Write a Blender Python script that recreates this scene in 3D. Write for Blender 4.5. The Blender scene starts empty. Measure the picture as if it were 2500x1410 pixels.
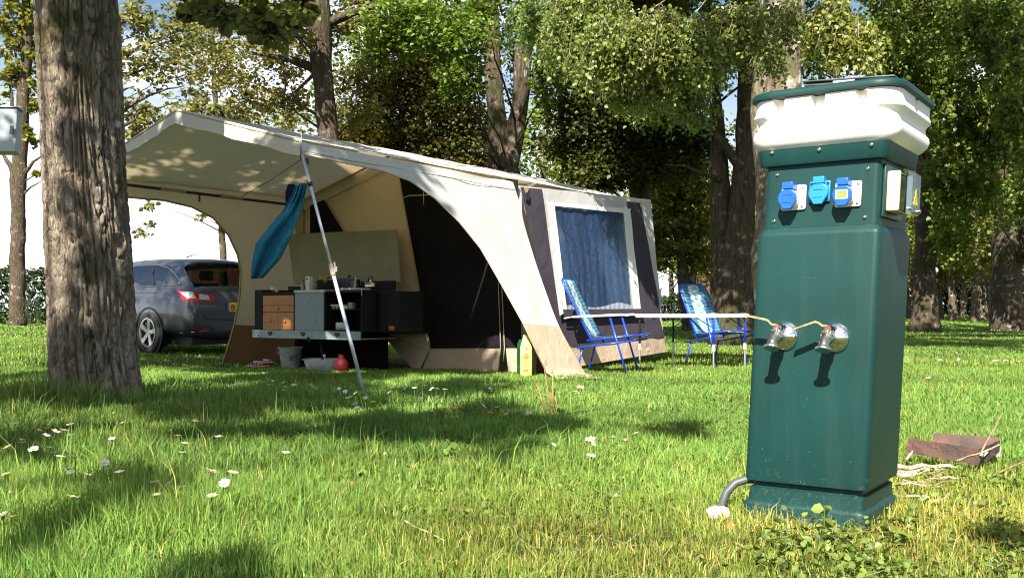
import bpy, bmesh, math, random
import numpy as np
from mathutils import Vector, Matrix, noise as mn

random.seed(7)
RNG = np.random.default_rng(11)
SC = bpy.context.scene
COL = SC.collection
F, CX, HY, CH = 2400.0, 1250.0, 757.0, 0.68      # focal length in photo pixels, centre column, horizon row, eye height

# ---------------------------------------------------------------- camera, sky, sun, exposure
cam = bpy.data.objects.new('camera', bpy.data.cameras.new('camera'))
COL.objects.link(cam)
cam.location = (0, 0, CH)
cam.rotation_euler = (math.radians(90), 0, 0)
cam.data.sensor_width = 36
cam.data.lens = 36 * F / 2500
cam.data.shift_y = (HY - 705) / 2500
cam.data.clip_start = 0.05
cam.data.clip_end = 3000
SC.camera = cam

SUN_EL, SUN_AZ = math.radians(42), math.radians(196)
SUN_DIR = Vector((math.sin(SUN_AZ) * math.cos(SUN_EL), math.cos(SUN_AZ) * math.cos(SUN_EL), math.sin(SUN_EL)))
sun = bpy.data.objects.new('sun', bpy.data.lights.new('sun', 'SUN'))
COL.objects.link(sun)
sun.data.energy = 4.9
sun.data.angle = math.radians(0.5)
sun.data.color = (1.0, 0.94, 0.84)
sun.rotation_euler = SUN_DIR.to_track_quat('Z', 'Y').to_euler()

W = bpy.data.worlds.new('World')
SC.world = W
W.use_nodes = True
nt = W.node_tree
nt.nodes.clear()
def wn(t, **k):
    n = nt.nodes.new(t)
    for a, b in k.items(): setattr(n, a, b)
    return n
out = wn('ShaderNodeOutputWorld'); bg = wn('ShaderNodeBackground')
sky = wn('ShaderNodeTexSky', sky_type='NISHITA', sun_disc=False)
sky.sun_elevation = SUN_EL; sky.sun_rotation = SUN_AZ
bg.inputs[1].default_value = 0.05
tc = wn('ShaderNodeTexCoord'); mp = wn('ShaderNodeMapping'); mp.inputs['Scale'].default_value = (1.6, 1.6, 4.5)
nz = wn('ShaderNodeTexNoise'); nz.inputs['Scale'].default_value = 2.2; nz.inputs['Detail'].default_value = 7; nz.inputs['Roughness'].default_value = 0.6
rp = wn('ShaderNodeValToRGB'); rp.color_ramp.elements[0].position = 0.50; rp.color_ramp.elements[1].position = 0.72
sx = wn('ShaderNodeSeparateXYZ')
lo = wn('ShaderNodeMapRange'); lo.inputs[1].default_value = 0.05; lo.inputs[2].default_value = 0.24; lo.inputs[3].default_value = 1.0; lo.inputs[4].default_value = 0.0   # cumulus bank low over the horizon
dt = wn('ShaderNodeVectorMath', operation='DOT_PRODUCT'); dt.inputs[1].default_value = (-.55, .83, 0)
nt.links.new(tc.outputs['Generated'], dt.inputs[0])
az = wn('ShaderNodeMapRange'); az.inputs[1].default_value = 0.45; az.inputs[2].default_value = 0.85       # the bank lies to the front left
nt.links.new(dt.outputs['Value'], az.inputs[0])
lm = wn('ShaderNodeMath', operation='MULTIPLY')
mxm = wn('ShaderNodeMath', operation='MAXIMUM')
mx = wn('ShaderNodeMixRGB'); mx.inputs[2].default_value = (13.5, 14.0, 15.0, 1)
nt.links.new(tc.outputs['Generated'], mp.inputs[0]); nt.links.new(mp.outputs[0], nz.inputs['Vector'])
nt.links.new(nz.outputs[0], rp.inputs[0]); nt.links.new(tc.outputs['Generated'], sx.inputs[0])
nt.links.new(sx.outputs[2], lo.inputs[0]); nt.links.new(lo.outputs[0], lm.inputs[0]); nt.links.new(az.outputs[0], lm.inputs[1]); nt.links.new(lm.outputs[0], mxm.inputs[0]); nt.links.new(rp.outputs[0], mxm.inputs[1])
nt.links.new(mxm.outputs[0], mx.inputs[0]); nt.links.new(sky.outputs[0], mx.inputs[1])
nt.links.new(mx.outputs[0], bg.inputs[0]); nt.links.new(bg.outputs[0], out.inputs[0])

SC.view_settings.view_transform = 'Standard'
SC.view_settings.look = 'None'
SC.view_settings.exposure = 1.5
SC.view_settings.gamma = 1.0
cy = SC.cycles
cy.max_bounces = 7; cy.diffuse_bounces = 3; cy.glossy_bounces = 3; cy.transmission_bounces = 5; cy.transparent_max_bounces = 8
cy.sample_clamp_indirect = 6
cy.filter_width = 1.1
cy.use_denoising = True
try: cy.denoiser = 'OPENIMAGEDENOISE'
except Exception: pass

# ---------------------------------------------------------------- helpers
def P(px, py, D):
    return Vector(((px - CX) / F * D, D, CH + (HY - py) / F * D))
def gD(py, h=0.0):
    return (CH - h) * F / (py - HY)
def G(px, py, h=0.0):
    D = gD(py, h); return Vector(((px - CX) / F * D, D, h))
def on_plane(px, py, p0, n):
    d = Vector(((px - CX) / F, 1.0, (HY - py) / F)); o = Vector((0, 0, CH))
    return o + d * ((p0 - o).dot(n) / d.dot(n))
def plane(a, b, c):
    return (a, (b - a).cross(c - a).normalized())
def sm(x): return x * x * (3 - 2 * x)

def tag(o, label=None, cat=None, group=None, kind=None):
    if label: o['label'] = label
    if cat: o['category'] = cat
    if group: o['group'] = group
    if kind: o['kind'] = kind
    return o
def thing(name, label, cat, loc=(0, 0, 0), group=None):
    o = bpy.data.objects.new(name, None); COL.objects.link(o)
    o.location = loc; o.empty_display_size = 0.1
    return tag(o, label, cat, group)
def attach(o, parent):
    if parent is not None:
        o.parent = parent
        M = Matrix.Identity(4); q = parent
        if q.type == 'EMPTY': M = Matrix.Translation(q.location)
        o.matrix_parent_inverse = M.inverted()
    return o
def copy_tree(o, parent=None):
    c = o.copy(); COL.objects.link(c)
    if parent is not None: c.parent = parent
    for ch in o.children: copy_tree(ch, c)
    return c

class MB:
    def __init__(s): s.v = []; s.f = []; s.m = []
    def add(s, v, f, m=0):
        b = len(s.v); s.v += [tuple(x) for x in v]
        for q in f: s.f.append(tuple(b + i for i in q)); s.m.append(m)
    def box(s, o, a, b, c, m=0):
        o, a, b, c = map(Vector, (o, a, b, c))
        v = [o, o + a, o + a + b, o + b, o + c, o + a + c, o + a + b + c, o + b + c]
        s.add(v, [(0, 3, 2, 1), (4, 5, 6, 7), (0, 1, 5, 4), (1, 2, 6, 5), (2, 3, 7, 6), (3, 0, 4, 7)], m)
    def cbox(s, c, sx, sy, sz, m=0):
        c = Vector(c); s.box(c - Vector((sx, sy, sz)) / 2, (sx, 0, 0), (0, sy, 0), (0, 0, sz), m)
    def tube(s, pts, r, n=8, m=0, cap=True):
        pts = [Vector(p) for p in pts]
        if not isinstance(r, (list, tuple)): r = [r] * len(pts)
        rings = []; up = None
        for i, p in enumerate(pts):
            t = (pts[min(i + 1, len(pts) - 1)] - pts[max(i - 1, 0)]).normalized()
            if up is None:
                up = Vector((0, 0, 1)) if abs(t.z) < 0.9 else Vector((1, 0, 0))
            x = up - t * up.dot(t); x.normalize(); y = t.cross(x); up = x
            rings.append([p + (x * math.cos(2 * math.pi * k / n) + y * math.sin(2 * math.pi * k / n)) * r[i] for k in range(n)])
        v = [q for rg in rings for q in rg]; f = []
        for i in range(len(pts) - 1):
            for k in range(n):
                f.append((i * n + k, i * n + (k + 1) % n, (i + 1) * n + (k + 1) % n, (i + 1) * n + k))
        if cap:
            f.append(tuple(range(n - 1, -1, -1))); f.append(tuple((len(pts) - 1) * n + k for k in range(n)))
        s.add(v, f, m)
    def loft(s, rows, m=0, close=False):
        n = len(rows[0]); v = [q for r in rows for q in r]; f = []
        for i in range(len(rows) - 1):
            for k in range(n if close else n - 1):
                f.append((i * n + k, i * n + (k + 1) % n, (i + 1) * n + (k + 1) % n, (i + 1) * n + k))
        s.add(v, f, m)
    def poly(s, pts, m=0): s.add(pts, [tuple(range(len(pts)))], m)
    def slab(s, pts, off, m=0):
        off = Vector(off); pts = [Vector(p) for p in pts]; n = len(pts)
        v = pts + [p + off for p in pts]
        f = [tuple(range(n)), tuple(range(2 * n - 1, n - 1, -1))] + [(i, i + n, (i + 1) % n + n, (i + 1) % n) for i in range(n)]
        s.add(v, f, m)
    def lathe(s, prof, c, axis=(0, 0, 1), n=20, m=0, cap=True):
        c = Vector(c); t = Vector(axis).normalized()
        x = Vector((1, 0, 0)) if abs(t.x) < 0.9 else Vector((0, 1, 0))
        x = (x - t * x.dot(t)).normalized(); y = t.cross(x)
        rows = [[c + t * h + (x * math.cos(2 * math.pi * k / n) + y * math.sin(2 * math.pi * k / n)) * r for k in range(n)] for r, h in prof]
        s.loft(rows, m, True)
        b = len(s.v)
        if cap:
            s.f.append(tuple(b - len(rows) * n + k for k in range(n - 1, -1, -1))); s.m.append(m)
            s.f.append(tuple(b - n + k for k in range(n))); s.m.append(m)
    def sphere(s, c, r, n=14, k=8, m=0, sc=(1, 1, 1)):
        c = Vector(c)
        rows = [[c + Vector((math.cos(2 * math.pi * j / n) * math.sin(math.pi * i / k) * r * sc[0], math.sin(2 * math.pi * j / n) * math.sin(math.pi * i / k) * r * sc[1], -math.cos(math.pi * i / k) * r * sc[2])) for j in range(n)] for i in range(k + 1)]
        s.loft(rows, m, True)
    def xf(s, M):
        s.v = [tuple(M @ Vector(p)) for p in s.v]; return s
    def build(s, name, mats, parent=None, smooth=False, bevel=0, solid=0, subsurf=0, sharp=None):
        me = bpy.data.meshes.new(name); me.from_pydata(s.v, [], s.f)
        if not isinstance(mats, (list, tuple)): mats = [mats]
        for m in mats: me.materials.append(m)
        me.polygons.foreach_set('material_index', s.m)
        bm = bmesh.new(); bm.from_mesh(me)
        bmesh.ops.remove_doubles(bm, verts=bm.verts, dist=1e-5)
        bmesh.ops.recalc_face_normals(bm, faces=bm.faces)
        bm.to_mesh(me); bm.free()
        if smooth:
            me.polygons.foreach_set('use_smooth', [True] * len(me.polygons))
        o = bpy.data.objects.new(name, me); COL.objects.link(o)
        if solid:
            md = o.modifiers.new('solid', 'SOLIDIFY'); md.thickness = solid; md.offset = 0
        if bevel:
            md = o.modifiers.new('bevel', 'BEVEL'); md.width = bevel; md.segments = 2; md.limit_method = 'ANGLE'; md.angle_limit = math.radians(40)
            me.polygons.foreach_set('use_smooth', [True] * len(me.polygons))
            me.set_sharp_from_angle(angle=math.radians(35)) if not smooth else None
        elif smooth and sharp:
            me.set_sharp_from_angle(angle=math.radians(sharp))
        if subsurf:
            md = o.modifiers.new('sub', 'SUBSURF'); md.levels = subsurf; md.render_levels = subsurf
        return attach(o, parent)

def np_mesh(name, V, faces, mat, parent=None, col=None, nv=4):
    me = bpy.data.meshes.new(name)
    V = np.asarray(V, np.float32); faces = np.asarray(faces, np.int32)
    me.vertices.add(len(V)); me.vertices.foreach_set('co', V.ravel())
    me.loops.add(faces.size); me.loops.foreach_set('vertex_index', faces.ravel())
    me.polygons.add(len(faces)); me.polygons.foreach_set('loop_start', np.arange(0, faces.size, nv, dtype=np.int32))
    if col is not None:
        a = me.attributes.new('tint', 'FLOAT_COLOR', 'POINT'); a.data.foreach_set('color', np.asarray(col, np.float32).ravel())
    me.materials.append(mat); me.update(calc_edges=True)
    o = bpy.data.objects.new(name, me); COL.objects.link(o)
    return attach(o, parent)

# ---------------------------------------------------------------- materials
def newmat(name):
    m = bpy.data.materials.new(name); m.use_nodes = True; t = m.node_tree; t.nodes.clear()
    o = t.nodes.new('ShaderNodeOutputMaterial'); return m, t, o
def mat(name, col, rough=0.6, metal=0.0, var=0.12, scale=8.0, bump=0.0, bscale=60.0, stretch=(1, 1, 1), spec=0.5, col2=None, detail=5, lo=0.35, hi=0.65, coat=0.0):
    m, t, o = newmat(name)
    p = t.nodes.new('ShaderNodeBsdfPrincipled')
    p.inputs['Roughness'].default_value = rough; p.inputs['Metallic'].default_value = metal
    p.inputs['Specular IOR Level'].default_value = spec; p.inputs['Coat Weight'].default_value = coat
    tc = t.nodes.new('ShaderNodeTexCoord'); mp = t.nodes.new('ShaderNodeMapping'); mp.inputs['Scale'].default_value = stretch
    t.links.new(tc.outputs['Object'], mp.inputs[0])
    nz = t.nodes.new('ShaderNodeTexNoise'); nz.inputs['Scale'].default_value = scale; nz.inputs['Detail'].default_value = detail
    t.links.new(mp.outputs[0], nz.inputs['Vector'])
    r = t.nodes.new('ShaderNodeValToRGB'); r.color_ramp.elements[0].position = lo; r.color_ramp.elements[1].position = hi
    c2 = col2 if col2 else tuple(min(1, c * (1 + var)) for c in col)
    c1 = col if col2 else tuple(c * (1 - var) for c in col)
    r.color_ramp.elements[0].color = (*c1, 1); r.color_ramp.elements[1].color = (*c2, 1)
    t.links.new(nz.outputs[0], r.inputs[0]); t.links.new(r.outputs[0], p.inputs['Base Color'])
    if bump:
        n2 = t.nodes.new('ShaderNodeTexNoise'); n2.inputs['Scale'].default_value = bscale; n2.inputs['Detail'].default_value = 6
        t.links.new(mp.outputs[0], n2.inputs['Vector'])
        b = t.nodes.new('ShaderNodeBump'); b.inputs['Strength'].default_value = bump; b.inputs['Distance'].default_value = 0.02
        t.links.new(n2.outputs[0], b.inputs['Height']); t.links.new(b.outputs[0], p.inputs['Normal'])
    t.links.new(p.outputs[0], o.inputs[0])
    m['ramp'] = r.name
    return m
def leafmat(name, col, trans, tw=0.35, rough=0.5, attr=True, gloss=0.025):
    """thin leaf: reflects and lets light through; per-leaf tint multiplies its colour"""
    m, t, o = newmat(name)
    d = t.nodes.new('ShaderNodeBsdfDiffuse'); tr = t.nodes.new('ShaderNodeBsdfTranslucent'); g = t.nodes.new('ShaderNodeBsdfGlossy')
    g.inputs['Roughness'].default_value = rough; g.inputs['Color'].default_value = (0.9, 0.95, 0.9, 1)
    a = t.nodes.new('ShaderNodeAttribute'); a.attribute_name = 'tint'
    for node, c in ((d, col), (tr, trans)):
        mx = t.nodes.new('ShaderNodeMixRGB'); mx.blend_type = 'MULTIPLY'; mx.inputs[0].default_value = 1
        mx.inputs[1].default_value = (*c, 1)
        if attr: t.links.new(a.outputs['Color'], mx.inputs[2])
        else: mx.inputs[2].default_value = (1, 1, 1, 1)
        t.links.new(mx.outputs[0], node.inputs['Color'])
    s1 = t.nodes.new('ShaderNodeMixShader'); s1.inputs[0].default_value = tw
    s2 = t.nodes.new('ShaderNodeMixShader'); s2.inputs[0].default_value = gloss
    t.links.new(d.outputs[0], s1.inputs[1]); t.links.new(tr.outputs[0], s1.inputs[2])
    t.links.new(s1.outputs[0], s2.inputs[1]); t.links.new(g.outputs[0], s2.inputs[2]); t.links.new(s2.outputs[0], o.inputs[0])
    return m
def cloth(name, col, trans, tw=0.3, scale=3.0, var=0.08, weave=700.0, wrinkle=0.5, wscale=5.0):
    m, t, o = newmat(name)
    d = t.nodes.new('ShaderNodeBsdfDiffuse'); tr = t.nodes.new('ShaderNodeBsdfTranslucent')
    tc = t.nodes.new('ShaderNodeTexCoord')
    nz = t.nodes.new('ShaderNodeTexNoise'); nz.inputs['Scale'].default_value = scale; nz.inputs['Detail'].default_value = 6
    t.links.new(tc.outputs['Object'], nz.inputs['Vector'])
    r = t.nodes.new('ShaderNodeValToRGB'); r.color_ramp.elements[0].position = 0.3; r.color_ramp.elements[1].position = 0.7
    r.color_ramp.elements[0].color = (*[c * (1 - var) for c in col], 1); r.color_ramp.elements[1].color = (*[min(1, c * (1 + var)) for c in col], 1)
    t.links.new(nz.outputs[0], r.inputs[0]); t.links.new(r.outputs[0], d.inputs['Color'])
    tr.inputs['Color'].default_value = (*trans, 1)
    n2 = t.nodes.new('ShaderNodeTexNoise'); n2.inputs['Scale'].default_value = wscale; n2.inputs['Detail'].default_value = 5; n2.inputs['Distortion'].default_value = 0.8
    t.links.new(tc.outputs['Object'], n2.inputs['Vector'])
    n3 = t.nodes.new('ShaderNodeTexNoise'); n3.inputs['Scale'].default_value = weave
    t.links.new(tc.outputs['Object'], n3.inputs['Vector'])
    b = t.nodes.new('ShaderNodeBump'); b.inputs['Strength'].default_value = wrinkle; b.inputs['Distance'].default_value = 0.03
    t.links.new(n2.outputs[0], b.inputs['Height'])
    b2 = t.nodes.new('ShaderNodeBump'); b2.inputs['Strength'].default_value = 0.15; b2.inputs['Distance'].default_value = 0.002
    t.links.new(n3.outputs[0], b2.inputs['Height']); t.links.new(b.outputs[0], b2.inputs['Normal'])
    t.links.new(b2.outputs[0], d.inputs['Normal'])
    s = t.nodes.new('ShaderNodeMixShader'); s.inputs[0].default_value = tw
    t.links.new(d.outputs[0], s.inputs[1]); t.links.new(tr.outputs[0], s.inputs[2]); t.links.new(s.outputs[0], o.inputs[0])
    return m
def glassmat(name, tint, gloss_rough=0.02, clear=0.75, refl=1.0):
    m, t, o = newmat(name)
    tr = t.nodes.new('ShaderNodeBsdfTransparent'); tr.inputs[0].default_value = (*tint, 1)
    g = t.nodes.new('ShaderNodeBsdfGlossy'); g.inputs['Roughness'].default_value = gloss_rough
    fr = t.nodes.new('ShaderNodeFresnel'); fr.inputs[0].default_value = 1.5
    ma = t.nodes.new('ShaderNodeMath'); ma.operation = 'MULTIPLY_ADD'; ma.inputs[1].default_value = refl; ma.inputs[2].default_value = 0.0
    s = t.nodes.new('ShaderNodeMixShader')
    t.links.new(fr.outputs[0], ma.inputs[0]); t.links.new(ma.outputs[0], s.inputs[0])
    t.links.new(tr.outputs[0], s.inputs[1]); t.links.new(g.outputs[0], s.inputs[2]); t.links.new(s.outputs[0], o.inputs[0])
    return m
def vnoise(x, y, s, seed=0):
    r = np.random.default_rng(seed); T = r.random((64, 64))
    u = x / s; v = y / s; i = np.floor(u).astype(int); j = np.floor(v).astype(int)
    fu = u - i; fv = v - j; fu = fu * fu * (3 - 2 * fu); fv = fv * fv * (3 - 2 * fv)
    g = lambda a, b: T[a % 64, b % 64]
    return (g(i, j) * (1 - fu) + g(i + 1, j) * fu) * (1 - fv) + (g(i, j + 1) * (1 - fu) + g(i + 1, j + 1) * fu) * fv

black = mat('black_plastic', (0.015, 0.015, 0.017), 0.5)
steel = mat('brushed_steel', (0.55, 0.56, 0.58), 0.28, 1.0, 0.1, 30)
chrome = mat('chrome', (0.85, 0.85, 0.86), 0.06, 1.0, 0.02)
white_pl = mat('white_plastic', (0.78, 0.77, 0.73), 0.4)
# ================================================================ service pillar (green power and water post)
green_pe, gt_, go_ = None, None, None
def speckled(name, col, rough=0.38):
    m = mat(name, col, rough, 0, 0.14, 3.0, 0.05, 260, spec=0.3)
    t = m.node_tree; p = [n for n in t.nodes if n.type == 'BSDF_PRINCIPLED'][0]; r = t.nodes[m['ramp']]
    tc = [n for n in t.nodes if n.type == 'TEX_COORD'][0]
    # small scuffs and specks of dried grass on the moulding
    v = t.nodes.new('ShaderNodeTexVoronoi'); v.inputs['Scale'].default_value = 60; t.links.new(tc.outputs['Object'], v.inputs['Vector'])
    n = t.nodes.new('ShaderNodeTexNoise'); n.inputs['Scale'].default_value = 6; n.inputs['Detail'].default_value = 3; t.links.new(tc.outputs['Object'], n.inputs['Vector'])
    a = t.nodes.new('ShaderNodeMath'); a.operation = 'LESS_THAN'; a.inputs[1].default_value = 0.045; t.links.new(v.outputs['Distance'], a.inputs[0])
    b = t.nodes.new('ShaderNodeMath'); b.operation = 'GREATER_THAN'; b.inputs[1].default_value = 0.56; t.links.new(n.outputs[0], b.inputs[0])
    c = t.nodes.new('ShaderNodeMath'); c.operation = 'MULTIPLY'; t.links.new(a.outputs[0], c.inputs[0]); t.links.new(b.outputs[0], c.inputs[1])
    mp = t.nodes.new('ShaderNodeMapping'); mp.inputs['Scale'].default_value = (130, 130, 26); mp.inputs['Rotation'].default_value = (0.3, 0.4, 0)
    t.links.new(tc.outputs['Object'], mp.inputs[0])
    v2 = t.nodes.new('ShaderNodeTexVoronoi'); v2.inputs['Scale'].default_value = 1.0; t.links.new(mp.outputs[0], v2.inputs['Vector'])
    a2 = t.nodes.new('ShaderNodeMath'); a2.operation = 'LESS_THAN'; a2.inputs[1].default_value = 0.055; t.links.new(v2.outputs['Distance'], a2.inputs[0])
    sx = t.nodes.new('ShaderNodeSeparateXYZ'); t.links.new(tc.outputs['Object'], sx.inputs[0])
    zr = t.nodes.new('ShaderNodeMapRange'); zr.inputs[1].default_value = 0.15; zr.inputs[2].default_value = 0.6; zr.inputs[3].default_value = 0.47; zr.inputs[4].default_value = 0.64
    t.links.new(sx.outputs[2], zr.inputs[0])
    b2 = t.nodes.new('ShaderNodeMath'); b2.operation = 'GREATER_THAN'; t.links.new(n.outputs[0], b2.inputs[0]); t.links.new(zr.outputs[0], b2.inputs[1])
    c2 = t.nodes.new('ShaderNodeMath'); c2.operation = 'MULTIPLY'; t.links.new(a2.outputs[0], c2.inputs[0]); t.links.new(b2.outputs[0], c2.inputs[1])
    s = t.nodes.new('ShaderNodeMath'); s.operation = 'MAXIMUM'; t.links.new(c.outputs[0], s.inputs[0]); t.links.new(c2.outputs[0], s.inputs[1])
    mx = t.nodes.new('ShaderNodeMixRGB'); mx.inputs[2].default_value = (0.30, 0.33, 0.24, 1)
    t.links.new(s.outputs[0], mx.inputs[0]); t.links.new(r.outputs[0], mx.inputs[1]); t.links.new(mx.outputs[0], p.inputs['Base Color'])
    # dried mud splashed up from the ground, patchy, and a faint weathered bloom
    n5 = t.nodes.new('ShaderNodeTexNoise'); n5.inputs['Scale'].default_value = 55; n5.inputs['Detail'].default_value = 8; n5.inputs['Roughness'].default_value = .75; t.links.new(tc.outputs['Object'], n5.inputs['Vector'])
    zz = t.nodes.new('ShaderNodeMapRange'); zz.inputs[1].default_value = 0.0; zz.inputs[2].default_value = 0.42; zz.inputs[3].default_value = 0.50; zz.inputs[4].default_value = 0.72; t.links.new(sx.outputs[2], zz.inputs[0])
    g5 = t.nodes.new('ShaderNodeMath'); g5.operation = 'SUBTRACT'; t.links.new(n5.outputs[0], g5.inputs[0]); t.links.new(zz.outputs[0], g5.inputs[1])
    g6 = t.nodes.new('ShaderNodeMath'); g6.operation = 'MULTIPLY'; g6.use_clamp = True; g6.inputs[1].default_value = 4.0; t.links.new(g5.outputs[0], g6.inputs[0])
    m5 = t.nodes.new('ShaderNodeMixRGB'); m5.inputs[2].default_value = (0.13, 0.12, 0.075, 1); t.links.new(g6.outputs[0], m5.inputs[0]); t.links.new(mx.outputs[0], m5.inputs[1])
    st = t.nodes.new('ShaderNodeMapping'); st.inputs['Scale'].default_value = (14, 14, 1.1); t.links.new(tc.outputs['Object'], st.inputs[0])
    n6 = t.nodes.new('ShaderNodeTexNoise'); n6.inputs['Scale'].default_value = 1.6; n6.inputs['Detail'].default_value = 7; t.links.new(st.outputs[0], n6.inputs['Vector'])
    r6 = t.nodes.new('ShaderNodeMapRange'); r6.inputs[1].default_value = .5; r6.inputs[2].default_value = .75; r6.inputs[3].default_value = 0; r6.inputs[4].default_value = .07; t.links.new(n6.outputs[0], r6.inputs[0])
    m6 = t.nodes.new('ShaderNodeMixRGB'); m6.inputs[2].default_value = (0.09, 0.13, 0.12, 1); t.links.new(r6.outputs[0], m6.inputs[0]); t.links.new(m5.outputs[0], m6.inputs[1]); t.links.new(m6.outputs[0], p.inputs['Base Color'])
    return m
pe_green = speckled('green_moulded_plastic', (0.0045, 0.036, 0.033), 0.48)
pe_dark = mat('dark_green_plastic', (0.006, 0.04, 0.038), 0.4, 0, 0.15, 5, 0.1, 200)
pe_white = mat('cream_moulded_plastic', (0.86, 0.83, 0.77), 0.42, 0, 0.04, 4, 0.08, 180)
blue_pl = mat('blue_plastic', (0.012, 0.10, 0.62), 0.35, 0, 0.06, 20)
blue_pl2 = mat('light_blue_plastic', (0.02, 0.22, 0.72), 0.35, 0, 0.06, 20)
beige_pl = mat('beige_plastic', (0.62, 0.53, 0.38), 0.4)
nickel = mat('nickel_brass', (0.62, 0.58, 0.50), 0.25, 1.0, 0.15, 60, 0.1, 120)
copper = mat('rusty_orange_lever', (0.50, 0.29, 0.12), 0.5, 0.25, 0.3, 60, 0.2, 200)
rust = mat('rusty_nut', (0.30, 0.10, 0.045), 0.6, 0.4, 0.4, 60)
smoke = glassmat('clear_polycarbonate', (0.80, 0.80, 0.78), 0.04, 0.85)

PO = Vector(((2108 - CX) / F * 3.0, 3.0, 0.0)); PU = Vector((-0.82, 0.57, 0)).normalized(); PV = Vector((0.57, 0.82, 0)).normalized()
PW = 0.384; PL = Vector((0.054, 0.0, 1.0))
def PP(w, v, z): return PO + PU * w + PV * v + PL * z
def pill_px(px, py, off=0.0):
    """point (w, z) of the pillar's front plane (moved out by off) seen at a photo pixel"""
    p0 = PO - PV * off; n = PU.cross(PL).normalized(); q = on_plane(px, py, p0, n)
    z = q.z; d = q - p0 - PL * z
    return d.dot(PU), z
def rring(o, r, z, n=14, k=7, du=0.0, dv=0.0, notch=None, ov=None):
    """rounded-square ring, offset o outwards from the body"""
    ov = o if ov is None else ov
    x0, x1, y0, y1 = -o, PW + o + du, -o, PW + ov + dv
    pts = []
    def edge(a, b):
        for i in range(n): pts.append((a[0] + (b[0] - a[0]) * i / n, a[1] + (b[1] - a[1]) * i / n))
    def corner(cx, cy, a0):
        for i in range(k): a = a0 + math.pi / 2 * i / k; pts.append((cx + r * math.cos(a), cy + r * math.sin(a)))
    edge((x1 - r, y0), (x0 + r, y0)); corner(x0 + r, y0 + r, 0); pts_fix = None
    # order: front edge (left to right), right-front corner, right side, ...
    pts.clear()
    edge((x1 - r, y0), (x0 + r, y0))
    for i in range(k): a = math.pi * 1.5 - math.pi / 2 * i / k; pts.append((x0 + r + r * math.cos(a), y0 + r + r * math.sin(a)))
    edge((x0, y0 + r), (x0, y1 - r))
    for i in range(k): a = math.pi - math.pi / 2 * i / k; pts.append((x0 + r + r * math.cos(a), y1 - r + r * math.sin(a)))
    edge((x0 + r, y1), (x1 - r, y1))
    for i in range(k): a = math.pi / 2 - math.pi / 2 * i / k; pts.append((x1 - r + r * math.cos(a), y1 - r + r * math.sin(a)))
    edge((x1, y1 - r), (x1, y0 + r))
    for i in range(k): a = -math.pi / 2 * i / k; pts.append((x1 - r + r * math.cos(a), y0 + r + r * math.sin(a)))
    out = []
    for (a, b) in pts:
        if notch and b < y0 + 1e-4 + 0.0:
            for c in notch:
                if abs(a - c) < 0.016: b += 0.03
        if notch and a < x0 + 1e-4:
            if abs(b - .21) < 0.016: a += 0.012
        out.append(PP(a, b, z))
    return out

pillar = thing('service_pillar', 'green plastic service pillar with white basin top, blue sockets and two water taps', 'utility post', PO)
def shell(prof, n=14): 
    m = MB(); m.loft([rring(o, r, z, n) for o, r, z in prof], 0, True); return m
shell([(.006, .024, -.06), (.006, .024, .050), (.004, .023, .058), (-.006, .02, .064), (-.008, .02, .104), (-.018, .018, .108)]).build('plinth', pe_green, pillar, True, sharp=50)
shell([(-.018, .018, .108), (-.018, .018, .122), (.002, .022, .128), (.004, .022, .14), (.004, .022, .918), (.003, .022, .927), (-.001, .022, .932), (-.009, .02, .944)], 14).build('body', pe_green, pillar, True, sharp=50)
shell([(-.009, .02, .9445), (-.009, .02, 1.146)]).build('neck', pe_green, pillar, True, sharp=50)
shell([(-.009, .02, 1.1455), (.006, .022, 1.147), (.010, .026, 1.155), (.016, .028, 1.198)]).build('collar', pe_green, pillar, True, sharp=50)
NOT = (0.065, 0.20, 0.325)
bas = MB()
prof = [(.014, .04, 1.197), (.028, .055, 1.208), (.040, .07, 1.224), (.043, .075, 1.242), (.040, .075, 1.256), (.031, .07, 1.266), (.029, .07, 1.285), (.035, .075, 1.295), (.044, .08, 1.304), (.044, .08, 1.312)]
rows = [rring(o, r, z, 40, 8, dv=.045 * min(1, i / 3)) for i, (o, r, z) in enumerate(prof)] + [rring(.040, .08, z, 40, 8, notch=NOT, dv=.045) for z in (1.322, 1.357)] + [rring(-.02, .06, 1.358, 40, 8)]
bas.loft(rows, 0, True)
bas.build('basin', pe_white, pillar, True, sharp=48)
lid = MB()
lid.loft([rring(o, .085, z, 20, 10, dv=.045) for o, z in ((-.1, 1.3585), (.046, 1.3585), (.052, 1.362), (.053, 1.372), (.049, 1.381), (.04, 1.385))], 0, True)
lid.poly(rring(.04, .085, 1.385, 20, 10, dv=.045))
lido = lid.build('lid', pe_green, pillar, True, sharp=50)
# thin grey hatch plates lying on the lid
hat = MB()
def lidpx(px, py, v=.03):
    p0 = PO + PV * v; n = PU.cross(PL).normalized(); return on_plane(px, py, p0, n)
for (x0, y0, x1, y1, th, dep) in ((1957, 201, 2184, 186, .005, .20), (1962, 211, 2166, 197, .006, .17)):
    o = lidpx(x0, y0); e_ = lidpx(x1, y1); hat.box(o, e_ - o, PV * dep, Vector((0, 0, th)))
o = lidpx(1975, 214); e_ = lidpx(2150, 200); hat.box(Vector((o.x, o.y, PP(0, 0, 1.384).z)) + PV * .02, Vector(((e_ - o).x, (e_ - o).y, 0)), PV * .13, Vector((0, 0, .026)))
hatch = hat.build('hatch_plate', mat('weathered_grey_plate', (0.10, 0.105, 0.11), 0.4, 0.3, 0.2, 12), pillar, bevel=.0015)
cl = MB(); o = lidpx(2033, 207, .026); cl.box(o, lidpx(2086, 203, .026) - o, PV * .01, Vector((0, 0, .012))); cl.build('clip', mat('pale_clip', (0.42, 0.42, 0.42), 0.45), hatch, bevel=.001)
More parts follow.
